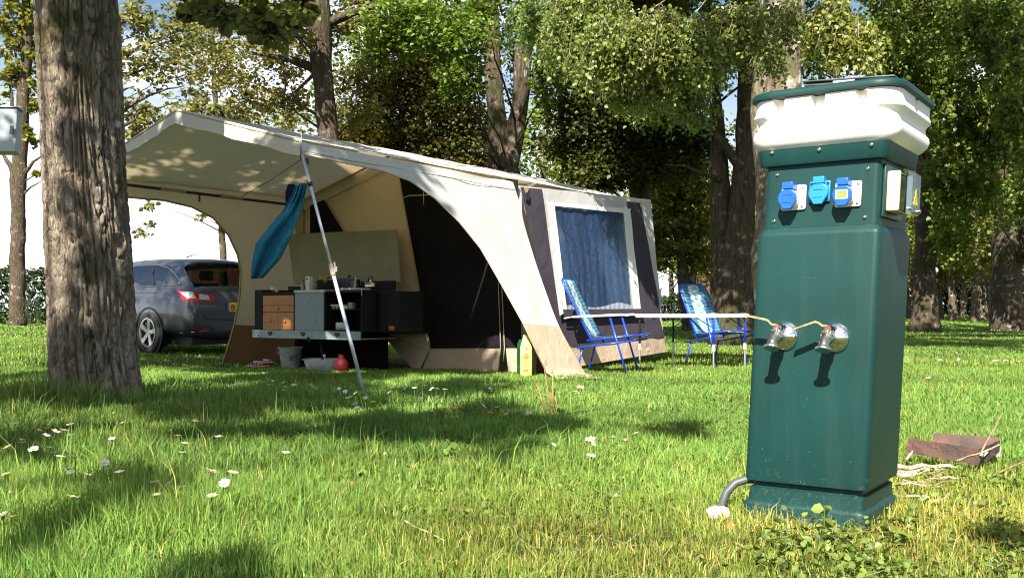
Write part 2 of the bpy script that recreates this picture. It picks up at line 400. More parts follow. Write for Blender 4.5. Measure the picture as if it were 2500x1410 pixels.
# sockets
SOCK = ((1925, 487, 1, 0.052), (2000, 470, 0, 0.030), (2058, 478, 1, 0.052))
for i, (px, py, kind, dep) in enumerate(SOCK):
    o0 = .009
    pw, pz = pill_px(px + (14 if kind else 3), py - (4 if kind else 2), -o0)
    Q = lambda w, z, d: PP(w, .009 - d, z)
    if kind:
        m = MB(); hs, r = .040, .007
        ring = []
        for (sx_, sz_, a0) in ((1, -1, 270), (1, 1, 0), (-1, 1, 90), (-1, -1, 180)):
            for k in range(5):
                an = math.radians(a0 + 90 * k / 4); ring.append((sx_ * (hs - r) + r * math.cos(an), sz_ * (hs - r) + r * math.sin(an)))
        m.slab([Q(pw + x, pz + z, .001) for x, z in ring], -PV * .007)
        pl = m.build('socket', white_pl, pillar, bevel=.0015)
        m = MB()
        for (x, z) in ((-.03, .03), (.03, .03), (-.03, -.03), (.03, -.03)):
            m.lathe([(.004, 0), (.004, .002), (.0015, .003)], Q(pw + x, pz + z, .008), -PV, 8)
        m.build('screw', steel, pl)
        m = MB(); m.lathe([(.027, 0), (.027, .022), (.029, .024)], Q(pw + .004, pz - .004, .008), -PV, 22); m.build('socket_neck', white_pl, pl, True, sharp=40)
    else:
        m = MB(); hs = .033
        m.slab([Q(pw + x, pz + z, .001) for x, z in ((-hs, -hs), (hs, -hs), (hs, hs), (-hs, hs))], -PV * .009)
        pl = m.build('socket', blue_pl2, pillar, bevel=.002)
        m = MB()
        for (x, z) in ((-.026, .024), (.026, .024), (-.026, -.026), (.026, -.026)):
            m.lathe([(.0045, 0), (.0045, .001)], Q(pw + x, pz + z, .0105), -PV, 10)
        m.build('screw', black, pl)
    # hinged flap: round with a tapered tail and a hinge block above
    d0 = dep - .012 if kind else .012
    R = .030 if kind else .031; shx = .006 if kind else 0
    out = []
    for k in range(25):
        an = math.radians(-40 + 260 * k / 24); out.append((R * math.cos(an), R * math.sin(an)))
    out += [(-.014, -R * 1.22), (.014, -R * 1.22)]
    bl = blue_pl if kind else blue_pl2
    m = MB(); m.slab([Q(pw + shx - x, pz + z - .004, d0 + .001) for x, z in out], -PV * .012)
    fl = m.build('flap', bl, pl, bevel=.003)
    m = MB(); hw = .018
    m.slab([Q(pw + shx + x, pz + z, d0 - .004) for x, z in ((-hw, .024), (hw, .024), (hw * .95, .046), (-hw * .95, .046))], -PV * .020)
    m.box(Q(pw + shx - hw, pz + .024, 0), PU * 2 * hw, Vector((0, 0, .018)), -PV * (d0))
    m.build('hinge', bl, fl, bevel=.002)
    if i == 2:
        m = MB(); m.slab([Q(pw + shx + x, pz + z - .004, d0 + .0135) for x, z in ((-.019, -.015), (.019, -.015), (.019, .013), (-.019, .013))], -PV * .0012)
        fr = m.build('meter_frame', white_pl, fl)
        m = MB(); m.slab([Q(pw + shx + x, pz + z - .004, d0 + .0150) for x, z in ((-.016, -.012), (.016, -.012), (.016, .011), (-.016, .011))], -PV * .0006)
        m.build('meter_display', mat('lcd', (0.23, 0.27, 0.10), 0.25), fr)
    else:
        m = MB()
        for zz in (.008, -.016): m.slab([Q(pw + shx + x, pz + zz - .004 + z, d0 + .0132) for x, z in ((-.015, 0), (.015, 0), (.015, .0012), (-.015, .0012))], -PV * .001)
        m.build('flap_ridge', mat('dark_blue_plastic', (0.008, 0.06, 0.40), 0.4), fl)  # flap ridges in a deeper blue than the flap
# round-headed screws on neck and collar
for (px, py, of) in ((1885, 373, .017), (2000, 365, .017), (2128, 353, .017), (1898, 427, -.008), (2119, 411, -.008), (1890, 540, -.008), (2111, 530, -.008)):
    w, z = pill_px(px, py, of); m = MB()
    m.lathe([(.0065, -.002), (.0065, .001), (.005, .0035), (.002, .0045)], PP(w, -of, z), -PV, 12)
    m.build('screw', chrome, pillar, True)
# water taps
for ti, (rx, ry, bx, by) in enumerate(((1915, 820, 1888, 806), (2038, 824, 2012, 808))):
    w, z = pill_px(rx, ry, .004); base = PP(w, -.004, z); nrm = -PV
    m = MB(); m.lathe([(.047, -.002), (.046, .006), (.041, .012), (.031, .018), (.018, .022), (.014, .024)], base, nrm, 32)
    ro = m.build('tap', chrome, pillar, True, sharp=60)
    m = MB(); m.tube([base + nrm * .02, base + nrm * .055], .0115, 14); m.lathe([(.017, .045), (.019, .049), (.019, .066), (.016, .072)], base, nrm, 8)
    c = base + nrm * .075
    m.sphere(c, .021, 16, 10)
    e = nrm * 1.0 + Vector((0, 0, -.38)); e.normalize()
    # spout bends down and flares at the lip
    sp = [c, c + e * .016, c + e * .030, c + e * .038 + Vector((0, 0, -.005)), c + e * .043 + Vector((0, 0, -.012))]
    m.tube(sp, [.018, .0175, .0155, .0155, .016], 16)
    m.lathe([(.017, -.004), (.024, .002), (.0255, .006), (.024, .010)], sp[-1], e * .5 + Vector((0, 0, -.8)), 16)
    m.tube([c, c + Vector((0, 0, .030))], [.011, .009], 12)
    m.tube([c + Vector((0, 0, .020)) - PU * .016, c + Vector((0, 0, .020)) + PU * .016], .005, 8)
    m.build('tap_body', nickel, ro, True, sharp=60)
    top = c + Vector((0, 0, .034))
    m = MB(); m.lathe([(.010, 0), (.010, .007), (.006, .010)], top - Vector((0, 0, .005)), (0, 0, 1), 6); m.build('lever_nut', rust, ro)
    # strap lever, cranked up then out to the side
    L = PU * .99 - PV * .12
    if ti == 0: pth = [(0, 0), (.014, .001), (.026, .014), (.036, .017), (.100, .030)]
    else: pth = [(0, 0), (.014, .001), (.026, .010), (.036, .013), (.100, -.010)]
    m = MB(); prev = None; side = Vector((0, 0, 1)).cross(L).normalized()
    rows = []
    for s_, h in pth:
        q = top + L * s_ + Vector((0, 0, h)); hw = .0075 if s_ < .03 else .0095
        rows.append([q - side * hw, q + side * hw, q + side * hw + Vector((0, 0, .006)), q - side * hw + Vector((0, 0, .006))])
    m.loft(rows, 0, True); m.poly(rows[0]); m.poly(rows[-1])
    m.build('lever', copper, ro, bevel=.001)
# breaker box on the side
def SS(v, z, out): return PP(-out + .009, v, z)
m = MB(); m.box(SS(.035, .968, .0), -PU * .010, PV * .22, PL * .165); m.build('box_frame', pe_dark, pillar, bevel=.003)
m = MB(); m.box(SS(.045, .985, .010), -PU * .040, PV * .175, PL * .125); bx = m.build('breaker_box', beige_pl, pillar, bevel=.006)
m = MB(); m.box(SS(.042, .98, .0505), -PU * .022, PV * .18, PL * .133); m.build('clear_cover', smoke, bx, bevel=.006)
m = MB(); yl = mat('yellow_warning_label', (0.80, 0.58, 0.03), 0.5)
m.slab([SS(.125, 1.01, .0735), SS(.18, 1.01, .0735), SS(.1525, 1.06, .0735)], -PU * .0008); wl = m.build('warning_label', yl, bx)
m = MB(); m.slab([SS(v - .05, z + .003, .0746) for v, z in ((.200, 1.012), (.206, 1.026), (.201, 1.026), (.206, 1.040), (.196, 1.024), (.202, 1.024))], -PU * .0005); m.build('warning_bolt', black, wl)
for v in (.08, .20):
    m = MB(); m.lathe([(.007, 0), (.007, .006), (.004, .008)], SS(v, .993, .0725), -PU, 10); m.build('cover_screw', steel, bx)

# grey drain hose and the lump of stone beside the pillar
hose_m = mat('grey_hose', (0.07, 0.08, 0.085), 0.5)
m = MB(); hp = [PP(PW - .03, .10, .115), PP(PW + .03, .09, .112), PP(PW + .06, .07, .10), PP(PW + .082, .05, .07), PP(PW + .09, .035, .03), PP(PW + .092, .03, -.03)]
m.tube(hp, .014, 12); tag(m.build('drain_hose', hose_m, None, True), 'grey plastic hose curving from the green pillar into the grass', 'hose')
c = G(1752, 1262); m = MB(); m.sphere(c + Vector((0, 0, .012)), .034, 16, 10, 0, (1.15, 1, .75))
m.v = [tuple(Vector(v) + Vector((mn.noise(Vector(v) * 40), mn.noise(Vector(v) * 40 + Vector((9, 0, 0))), mn.noise(Vector(v) * 45 + Vector((0, 7, 0))))) * .012) for v in m.v]
st = m.build('stone', mat('white_stone', (0.62, 0.56, 0.52), 0.8, 0, 0.3, 40, 0.4, 90, col2=(0.75, 0.68, 0.62)), None, True); tag(st, 'small white stone beside the grey hose at the foot of the pillar', 'stone')
m = MB(); c = G(1778, 1290); m.sphere(c + Vector((0, 0, .004)), .02, 12, 8, 0, (1.6, 1, .6))
m.v = [tuple(Vector(v) + Vector((mn.noise(Vector(v) * 60), 0, mn.noise(Vector(v) * 65))) * .012) for v in m.v]
tag(m.build('brick_fragment', mat('orange_brick', (0.62, 0.16, 0.05), 0.8, 0, 0.3, 60, 0.4, 90), None, True), 'orange brick fragment in the grass below the white stone', 'brick')
# ================================================================ trailer tent with awning
canvas = cloth('cream_canvas', (0.60, 0.61, 0.60), (0.38, 0.32, 0.19), 0.28, 2.0, 0.06, 600, 0.35, 4.0)
roof_cv = cloth('warm_roof_canvas', (0.70, 0.675, 0.61), (0.58, 0.47, 0.29), 0.34, 2.0, 0.06, 600, 0.35, 4.0)
canvas_in = cloth('beige_canvas', (0.60, 0.52, 0.37), (0.58, 0.46, 0.27), 0.34, 2.0, 0.06, 600, 0.5, 3.5)
tan = cloth('tan_mud_flap', (0.50, 0.39, 0.28), (0.25, 0.17, 0.10), 0.15, 2.0, 0.10, 500, 0.6, 7.0)
brown = cloth('shaded_mud_flap', (0.24, 0.145, 0.075), (0.2, 0.11, 0.05), 0.2, 2.0, 0.10, 500, 0.6, 6.0)  # far mud flap: the tan painted down to brown for its shaded side
dark = cloth('charcoal_canvas', (0.016, 0.015, 0.016), (0.01, 0.01, 0.01), 0.05, 2.0, 0.15, 600, 0.4, 4.0)
plum = cloth('grey_plum_canvas', (0.062, 0.053, 0.068), (0.03, 0.03, 0.03), 0.05, 2.0, 0.10, 600, 0.4, 4.0)
web = mat('khaki_webbing', (0.33, 0.25, 0.13), 0.8)
alu = mat('aluminium_tube', (0.62, 0.66, 0.74), 0.35, 0.55, 0.05, 20)
tube_dark = mat('dark_frame_tube', (0.05, 0.04, 0.035), 0.5, 0.3)
wood_tube = mat('amber_frame_tube', (0.42, 0.25, 0.09), 0.5)

TA = Vector((-1.76, 8.2, 0)); TE = Vector((0.59, 0.807, 0)).normalized(); TM = Vector((-0.807, 0.59, 0)).normalized()
TW, TZ, RZ, SF, SB = 3.4, 2.10, 2.56, 3.03, 6.13
def T(s, w, z): return TA + TE * s + TM * w + Vector((0, 0, z))
tent = thing('trailer_tent', 'cream canvas trailer tent with open arched awning, charcoal panels and a blue curtained window', 'tent', T(SF, TW / 2, 0))

def wob(p, a, f):
    p = Vector(p); return mn.noise(p * f) * a
# roof: two slopes with a little sag between the frame tubes
def slope(w0, z0, w1, z1, ns=40, nw=12):
    rows = []
    for i in range(ns + 1):
        s = SB * i / ns; r = []
        for j in range(nw + 1):
            t = j / nw; w = w0 + (w1 - w0) * t; z = z0 + (z1 - z0) * t
            sag = .035 * math.sin(math.pi * t) * (.6 + .4 * abs(math.cos(math.pi * s / SF)))
            p = T(s, w, z - sag); p.z += wob(p, .012, 2.2); r.append(p)
        rows.append(r)
    m = MB(); m.loft(rows); return m
slope(0, TZ, TW / 2, RZ).build('roof_panel', roof_cv, tent, True)
slope(TW, TZ, TW / 2, RZ).build('roof_panel', roof_cv, tent, True)
# scalloped valance along the front gable edge, and along the near eave in front of the pole
def valance(pts, drop, nm):
    rows = []; n = 36; tot = [0]
    for a, b in zip(pts, pts[1:]): tot.append(tot[-1] + (b - a).length)
    def at(u):
        L = u * tot[-1]
        for i in range(len(pts) - 1):
            if L <= tot[i + 1] + 1e-9: return pts[i].lerp(pts[i + 1], (L - tot[i]) / (tot[i + 1] - tot[i]))
        return pts[-1]
    for k in range(n + 1):
        p = at(k / n); d = drop * (1 + .05 * math.sin(k * .9) + .05 * mn.noise(Vector((k * .6, 0, 2))))
        o = -TE * (.012 + .018 * math.sin(k * .9) ** 2)
        rows.append([p + Vector((0, 0, .006)), p + o * .8 - Vector((0, 0, d * .5)), p + o * 1.2 - Vector((0, 0, d))])
    m = MB(); m.loft(rows); m.build(nm, roof_cv, tent, True)
valance([T(0, 0, TZ), T(0, TW / 2, RZ), T(0, TW, TZ)], .135, 'valance')
m = MB(); m.tube([T(-.008, 0.02, TZ - .012), T(-.008, TW / 2, RZ - .012), T(-.008, TW - .02, TZ - .012)], .006, 6); m.build('valance_piping', web, tent)

# near awning wall with its arched front edge
pS = plane(T(0, 0, TZ), T(3, 0, TZ), T(1.5, -.78, 0))
arc = [(741, 376), (800, 390), (860, 402), (930, 417), (1000, 442), (1060, 484), (1120, 542), (1172, 606), (1222, 692), (1275, 787), (1332, 908)]
outr = [(738, 347), (860, 370), (960, 388), (1080, 410), (1180, 432), (1264, 452), (1276, 530), (1296, 600), (1324, 686), (1366, 797), (1428, 910)]
nor = pS[1] if pS[1].dot(Vector((0.6, -0.8, 0))) > 0 else -pS[1]
def surf(A, B, pl, n=12, sub=5, amp=.0):
    def dens(c):
        o = []
        for i in range(len(c) - 1):
            for k in range(sub):
                t = k / sub
                p0 = c[max(i - 1, 0)]; p1 = c[i]; p2 = c[i + 1]; p3 = c[min(i + 2, len(c) - 1)]
                o.append(tuple(.5 * ((2 * p1[d]) + (-p0[d] + p2[d]) * t + (2 * p0[d] - 5 * p1[d] + 4 * p2[d] - p3[d]) * t * t + (-p0[d] + 3 * p1[d] - 3 * p2[d] + p3[d]) * t ** 3) for d in (0, 1)))
        o.append(c[-1]); return o
    A, B = dens(A), dens(B); rows = []
    nn = pl[1] if pl[1].dot(Vector((0, -1, 0))) > 0 else -pl[1]
    for a, b in zip(A, B):
        r = []
        for j in range(n + 1):
            t = j / n; q = on_plane(a[0] + (b[0] - a[0]) * t, a[1] + (b[1] - a[1]) * t, *pl)
            q += nn * (amp * (mn.noise(q * 1.6) * .8 + mn.noise(q * 4.0) * .3) * min(1, 6 * t * (1 - t) + .15))
            r.append(q)
        rows.append(r)
    return rows
rowsS = surf(arc, outr, pS, 14, 6, .035)
m = MB(); m.loft(rowsS[:-6]); m.build('awning_wall', canvas, tent, True)
m = MB(); m.loft(rowsS[-7:])
# toe of the mud flap runs out along the grass to a peg
last = rowsS[-1]
toe = [list(last), [Vector(last[j]).lerp(G(1352 + j * 7.5, 921 - j * .1, .03), .7) for j in range(15)], [G(1362 + j * 9.8, 925 - j * .15, .022 + .012 * math.sin(j * .9)) for j in range(15)]]
m.loft(toe); 
m.build('mud_flap', tan, tent, True)
m = MB(); m.tube([on_plane(x, y, *pS) + nor * .004 for x, y in arc], .007, 6); m.build('arch_piping', canvas_in, tent, True)
m = MB(); m.tube([on_plane(x, y + 26 - (x - 738) * .016, *pS) + nor * .006 for x, y in ((742, 343), (860, 370), (960, 388), (1080, 410), (1180, 432), (1258, 447))], .003, 5); m.build('seam', web, tent)

# far awning wall with the matching arch
pF = plane(T(0, TW, 2.03), T(3, TW, 2.03), T(1.5, TW + .55, 0))
arcF = [(225, 452), (310, 481), (400, 489), (468, 505), (520, 532), (558, 575), (580, 622), (588, 662), (585, 722), (572, 792), (558, 840), (543, 888)]
outF = [(226, 410), (312, 424), (420, 440), (520, 452), (620, 465), (734, 480), (736, 560), (738, 620), (740, 700), (742, 800), (742, 846), (742, 892)]
rowsF = surf(arcF, outF, pF, 12, 5, .03)
m = MB(); m.loft(rowsF[:-10]); m.build('awning_wall', canvas_in, tent, True)
m = MB(); m.loft(rowsF[-11:]); m.build('mud_flap', brown, tent, True)
m = MB(); m.tube([on_plane(x, y, *pF) for x, y in arcF[1:]], .012, 6); m.build('arch_piping', web, tent, True)
m = MB()
m.tube([T(.0, TW - .03, TZ - .06), T(SF, TW - .03, TZ - .085)], .016, 8)
m.build('eave_tube', tube_dark, tent)
for s in (.95, 1.75):
    m = MB(); m.tube([T(s, TW - .04, TZ - .066), T(s + .32, TW - .04, TZ - .07)], .0185, 8); m.build('tube_sleeve', canvas_in, tent)
m = MB(); m.tube([T(1.45, TW - .05, TZ - .08), T(1.45, TW - .05, TZ - .17)], .012, 6); m.build('tube_hook', black, tent)
# frame tube and white band where the roof meets the front wall of the cabin
m = MB(); m.tube([T(SF - .12, TW - .06, TZ - .06), T(SF - .12, TW / 2, RZ - .055), T(SF - .12, .05, TZ - .06)], .017, 8); m.build('roof_tube', wood_tube, tent)
def fw(w): return (TZ + (RZ - TZ) * (1 - abs(w - TW / 2) / (TW / 2)))
m = MB(); m.loft([[T(SF - .015, w, fw(w) - .035), T(SF - .03, w, fw(w) - .16)] for w in [TW * k / 24 for k in range(25)]]); m.build('roof_band', cloth('white_band', (0.62, 0.56, 0.45), (0.4, 0.32, 0.18), .2), tent, True)
m = MB(); m.tube([T(.02, .06, TZ - .03), P(735, 390, 8.33), P(660, 440, 9.6), P(590, 480, 11.1)], .004, 5); m.build('guy_line', tube_dark, tent)

# cabin front wall (looks into the awning)
pC = plane(T(SF, 0, 0), T(SF, 1, 0), T(SF, 0, 1))
nC = -TE
def C(px, py, off=.004): return on_plane(px, py, *pC) + nC * off
rows = []
for i in range(25):
    w = TW * i / 24; r = []
    for j in range(13):
        z = .72 + (fw(w) - .03 - .72) * j / 12; p = T(SF, w, z); p += nC * (mn.noise(p * 2.0) * .03 - .01); r.append(p)
    rows.append(r)
m = MB(); m.loft(rows); m.build('cabin_front', canvas_in, tent, True)
def grid(quad, off, nx=10, ny=10, pl=None, nn=None, amp=.012):
    pl = pl or pC; nn = nn or nC
    a, b, c, d = [Vector((*q, 0)) for q in quad]; rows = []
    for i in range(ny + 1):
        l = a.lerp(d, i / ny); r_ = b.lerp(c, i / ny); r = []
        for j in range(nx + 1):
            q = l.lerp(r_, j / nx); p = on_plane(q.x, q.y, *pl); p += nn * (off + amp * mn.noise(p * 2.4)); r.append(p)
        rows.append(r)
    m = MB(); m.loft(rows); return m
grid([(981, 428), (1272, 440), (1280, 848), (1058, 850)], .05).build('door_panel', dark, tent, True)
grid([(764, 503), (799, 488), (846, 566), (764, 572)], .05).build('mesh_window', dark, tent, True)
grid([(728, 510), (746, 502), (748, 660), (728, 660)], .05).build('corner_strip', web, tent, True)
m = grid([(1058, 849), (1228, 849), (1224, 908), (1036, 904)], .045, 12, 6, None, None, .02); m.build('mud_flap', tan, tent, True)
m = grid([(1241, 849), (1290, 849), (1290, 908), (1246, 906)], .045, 6, 6, None, None, .02); m.build('mud_flap', tan, tent, True)
# beige side skirt wrapping the trailer, bulging towards the kitchen
for nm, mt, q in (('skirt', canvas_in, [(972, 560), (990, 560), (1046, 760), (980, 700)]), ('skirt', canvas_in, [(980, 698), (1030, 694), (1060, 851), (938, 806)]), ('mud_flap', tan, [(938, 806), (1060, 851), (1036, 905), (1022, 902)])):
    grid(q, .09, 8, 10, None, None, .03).build(nm, mt, tent, True)
m = MB(); m.tube([C(982, 430, .062), C(1020, 640, .065), C(1058, 849, .065)], .006, 6); m.build('door_piping', web, tent, True)
for (x, y) in ((1002, 564), (1022, 680), (1044, 774)):
    m = MB(); m.box(C(x - 4, y, .07), TM * -.05, Vector((0, 0, .018)), nC * .012); m.build('toggle', mat('toggle_loop', (0.4, 0.33, 0.2), .7), tent)
m = MB()
m.tube([C(1233, 560, .07), C(1236, 700, .08), C(1241, 849, .07), C(1238, 880, .07)], .006, 6); m.tube([C(1226, 560, .07), C(1229, 700, .09), C(1233, 845, .08), C(1226, 905, .07)], .005, 6)
m.build('zip_cord', mat('cream_cord', (0.35, 0.3, 0.22), .8), tent, True)
m = MB(); m.tube([C(990, 486, .08), C(1010, 479, .08), C(1050, 478, .08), C(1090, 475, .08)], .004, 5); m.tube([C(1047, 470, .09), C(1047, 502, .09)], .003, 5); m.build('light_cord', white_pl, tent, True)

# window side of the cabin
pW = plane(T(SF, 0, TZ), T(SB, 0, TZ), T(4.5, -.30, 0.04))
nW = pW[1] if pW[1].dot(Vector((0.8, -0.6, 0))) > 0 else -pW[1]
def Wg(q, off, nx=10, ny=12, amp=.014): return grid(q, off, nx, ny, pW, nW, amp)
Wg([(1262, 452), (1588, 487), (1622, 832), (1385, 845)], 0, 24, 20, .02).build('side_wall', canvas, tent, True)
Wg([(1372, 843), (1619, 822), (1628, 858), (1400, 896)], .006, 20, 6, .05).build('mud_flap', tan, tent, True)
Wg([(1268, 457), (1321, 462), (1364, 772), (1335, 775)], .014, 8, 14).build('side_panel', plum, tent, True)
Wg([(1336, 772), (1606, 765), (1621, 822), (1345, 844)], .014, 20, 6).build('side_panel', plum, tent, True)
Wg([(1529, 492), (1562, 496), (1612, 770), (1556, 772)], .0145, 6, 14).build('side_panel', dark if False else plum, tent, True)
# window: four frame strips, striped curtain, clear pane
wf = cloth('white_window_tape', (0.78, 0.78, 0.77), (0.4, 0.38, 0.3), .25)
fr = MB()
for q in ([(1323, 494), (1529, 512), (1527, 524), (1326, 503)], [(1325, 502), (1344, 504), (1374, 762), (1354, 772)], [(1511, 520), (1529, 522), (1557, 772), (1536, 758)]):
    g_ = Wg(q, .062, 6, 12); fr.add(g_.v, g_.f)
wfr = fr.build('window_frame', wf, tent, True)
curt = mat('blue_striped_curtain', (0.003, 0.006, 0.013), 0.75, 0, 0.2, 5, 0, 60, (26, 26, 1.0), col2=(0.022, 0.060, 0.135), lo=.40, hi=.52)
q = [(1341, 500), (1514, 517), (1538, 764), (1370, 766)]
a, b, c, d = [Vector((*v, 0)) for v in q]; rows = []; rows2 = []
for i in range(17):
    l, r_ = a.lerp(d, i / 16), b.lerp(c, i / 16); r = []
    for j in range(91):
        u = j / 90
        # gathered folds hang from the rail and drift as they fall
        qv = l.lerp(r_, u); p = on_plane(qv.x, qv.y, *pW)
        fold = .006 * math.sin(u * 62 + 1.4 * math.sin(i * .35 + u * 5)) + .008 * math.sin(u * 23 + i * .12) + .006 * mn.noise(Vector((u * 30, i * .25, 3)))
        p += nW * (.032 + fold * (.5 + .5 * i / 16)); r.append(p)
    (rows if i <= 15 else rows2).append(r)
    if i == 15: rows2.append(r)
m = MB(); m.loft(rows); cu = m.build('curtain', curt, tent, True)
hem = []
for j in range(61):
    u = j / 60; x = 1370 + 166 * u; top = 752 - 12 * math.exp(-((u - .8) / .2) ** 2) - 6 * math.exp(-((u - .1) / .2) ** 2)
    hem.append([on_plane(x, y, *pW) + nW * (.052 + .004 * math.sin(u * 90)) for y in (top, 768)])
m = MB(); m.loft(hem); m.build('curtain_hem', cloth('grey_hem', (0.42, 0.43, 0.46), (.1, .1, .1), .1), cu, True)
pane = glassmat('vinyl_pane', (0.86, 0.90, 0.96), 0.06, 0.9, .12)
Wg([(1342, 501), (1513, 518), (1537, 763), (1371, 765)], .058, 10, 14, .008).build('window_pane', pane, tent, True)
Wg([(1362, 757), (1556, 755), (1560, 772), (1366, 776)], .066, 12, 3, .006).build('window_sill_strip', plum, tent, True)
m = MB(); m.tube([on_plane(x, y, *pW) + nW * .075 for x, y in ((1364, 779), (1385, 776), (1405, 779), (1436, 776))], .008, 8); m.build('rolled_blind', wf, tent, True)
# little strap and buckle at the top of the left dark panel
m = MB(); m.poly([on_plane(x, y, *pW) + nW * .03 for x, y in ((1273, 459), (1286, 459), (1283, 472), (1277, 472))]); m.build('strap', web, tent)
m = MB(); m.slab([on_plane(x, y, *pW) + nW * .026 for x, y in ((1277, 472), (1285, 472), (1285, 490), (1278, 490))], nW * .02); m.build('buckle', black, tent)
m = MB(); m.poly([on_plane(x, y, *pW) + nW * .03 for x, y in ((1556, 496), (1563, 497), (1562, 510))]); m.build('strap', web, tent)
# back wall of the cabin, seen only from the side
m = MB(); m.poly([T(SB, 0, .3), T(SB, 0, TZ), T(SB, TW / 2, RZ), T(SB, TW, TZ), T(SB, TW, .3)]); m.build('cabin_back', canvas, tent)
m = MB(); m.poly([T(SF, TW, .3), T(SF, TW, TZ), T(SB, TW, TZ), T(SB, TW, .3)]); m.build('side_wall', canvas, tent)

# ---------------------------------------------------------------- leaning awning pole
pt, pbm = P(739, 378, 8.17), G(889, 962)
pole = thing('awning_pole', 'shiny aluminium pole leaning under the near corner of the awning', 'tent pole', pbm)
dv = (pt - pbm); 
m = MB(); m.tube([pbm - dv * .01, pbm + dv * .53], .0155, 12); m.build('lower_tube', alu, pole, True)
m = MB(); m.tube([pbm + dv * .5, pt], .0125, 12); m.tube([pt, T(0, 0, TZ) + Vector((0, 0, .07))], .004, 6); m.build('upper_tube', alu, pole, True)
cc = pbm + dv * .515
m = MB(); m.tube([cc - dv * .025, cc + dv * .022], .022, 10); m.box(cc + Vector((.010, -.015, -.03)), (.034, 0, .010), (0, .025, 0), (.0, 0, .045)); m.box(cc + Vector((.024, -.015, .01)), (.014, 0, .0), (0, .018, 0), (-.012, 0, .05))
m.build('clamp', mat('cream_clamp', (0.34, 0.31, 0.24), .6), pole, bevel=.004)
cq = pbm + dv * .875
m = MB(); m.tube([cq - dv * .008, cq + dv * .008], .020, 10); m.tube([cq + Vector((0, -.01, 0)), cq + Vector((-.07, -.02, .0)), cq + Vector((-.09, -.015, -.02))], .006, 6); m.build('peg_ring', black, pole, True)
m = MB(); m.box(pt + Vector((.02, -.01, -.075)), (.032, 0, 0), (0, .02, 0), (0, 0, .05)); m.build('corner_clip', black, pole, bevel=.003)

# blue towel blowing from the peg, and the dark cloth behind it
tl = [(722, 452), (712, 478), (690, 515), (655, 556), (624, 598), (616, 640), (612, 680)]
tr_ = [(750, 450), (744, 478), (735, 510), (722, 548), (706, 588), (684, 632), (642, 678)]
rows = []
for i in range(31):
    u = i / 30 * 6; k = min(5, int(u)); t = sm(u - k) * .3 + (u - k) * .7
    L_ = Vector(tl[k]).lerp(Vector(tl[k + 1]), t); R_ = Vector(tr_[k]).lerp(Vector(tr_[k + 1]), t); r = []
    for j in range(25):
        v = j / 24; q = L_.lerp(R_, v); g_ = max(0, 1 - i / 14)
        D = 8.0 + .05 * math.sin(v * 9 + i * .16) * (.4 + .6 * i / 30) + .04 * g_ * math.sin(v * 22) + .03 * mn.noise(Vector((v * 3, i * .2, 1))); r.append(P(q.x, q.y, D))
    rows.append(r)
tw_m = cloth('blue_towel', (0.05, 0.27, 0.40), (0.04, 0.26, 0.40), .25, 90, .35, 260, 1.0, 50)
m = MB(); m.loft(rows)
tag(m.build('towel', tw_m, None, True, solid=.006), 'turquoise blue towel blowing from the awning pole', 'towel')
rows = []
for i in range(9):
    y = 449 + 52 * i / 8; r = []
    for j in range(9):
        a = 2 * math.pi * j / 8; r.append(P(711 - i * .6 + (8 + 4 * math.sin(math.pi * i / 8)) * math.cos(a) + 2 * mn.noise(Vector((i * .5, j, 0))), y + 3 * mn.noise(Vector((j, i * .4, 4))), 8.18 + .035 * math.sin(a)))
    rows.append(r)
m = MB(); m.loft(rows); m.poly(rows[0][:-1]); m.poly(rows[-1][:-1])
tag(m.build('dark_cloth', cloth('navy_cloth', (0.018, 0.02, 0.03), (.01, .01, .02), .1), None, True), 'dark navy cloth hanging behind the blue towel under the awning', 'cloth')
# ================================================================ trailer with slide-out kitchen
K0 = Vector((-1.57, 10.4, 0)); KW = 1.73
def K(a, b, z): return K0 + TM * a + TE * b + Vector((0, 0, z))
def ka(px, b=0.0):
    o = K0 + TE * b; k = (px - CX) / F
    return (k * o.y - o.x) / (TM.x - k * TM.y)
def kz(px, py, b=0.0):
    p = K(ka(px, b), b, 0); return CH + (HY - py) / F * p.y
def kbox(m, a0, a1, b0, b1, z0, z1, mi=0): m.box(K(a0, b0, z0), TM * (a1 - a0), TE * (b1 - b0), Vector((0, 0, z1 - z0)), mi)
trailer_dark = mat('black_trailer_paint', (0.007, 0.0075, 0.008), 0.7, 0, 0.2, 5, spec=.25)
grey_alu = mat('grey_painted_rail', (0.25, 0.29, 0.30), 0.45, 0.4, 0.1, 12)
pine = mat('orange_pine', (0.36, 0.15, 0.04), 0.5, 0, 0.2, 6, 0, 60, (2, 2, 20))
olive = cloth('olive_vinyl', (0.23, 0.215, 0.135), (.05, .05, .02), .06, 3, .08)
fridge_m = mat('grey_cool_box', (0.19, 0.23, 0.24), 0.5, 0, 0.1, 30)
alu_d = mat('dull_aluminium', (0.35, 0.35, 0.34), 0.35, 0.9, .1, 30)
glassy = glassmat('jar_glass', (0.75, 0.82, 0.70), .03, .85)
tyre_m = mat('tyre_rubber', (0.018, 0.018, 0.018), 0.8)

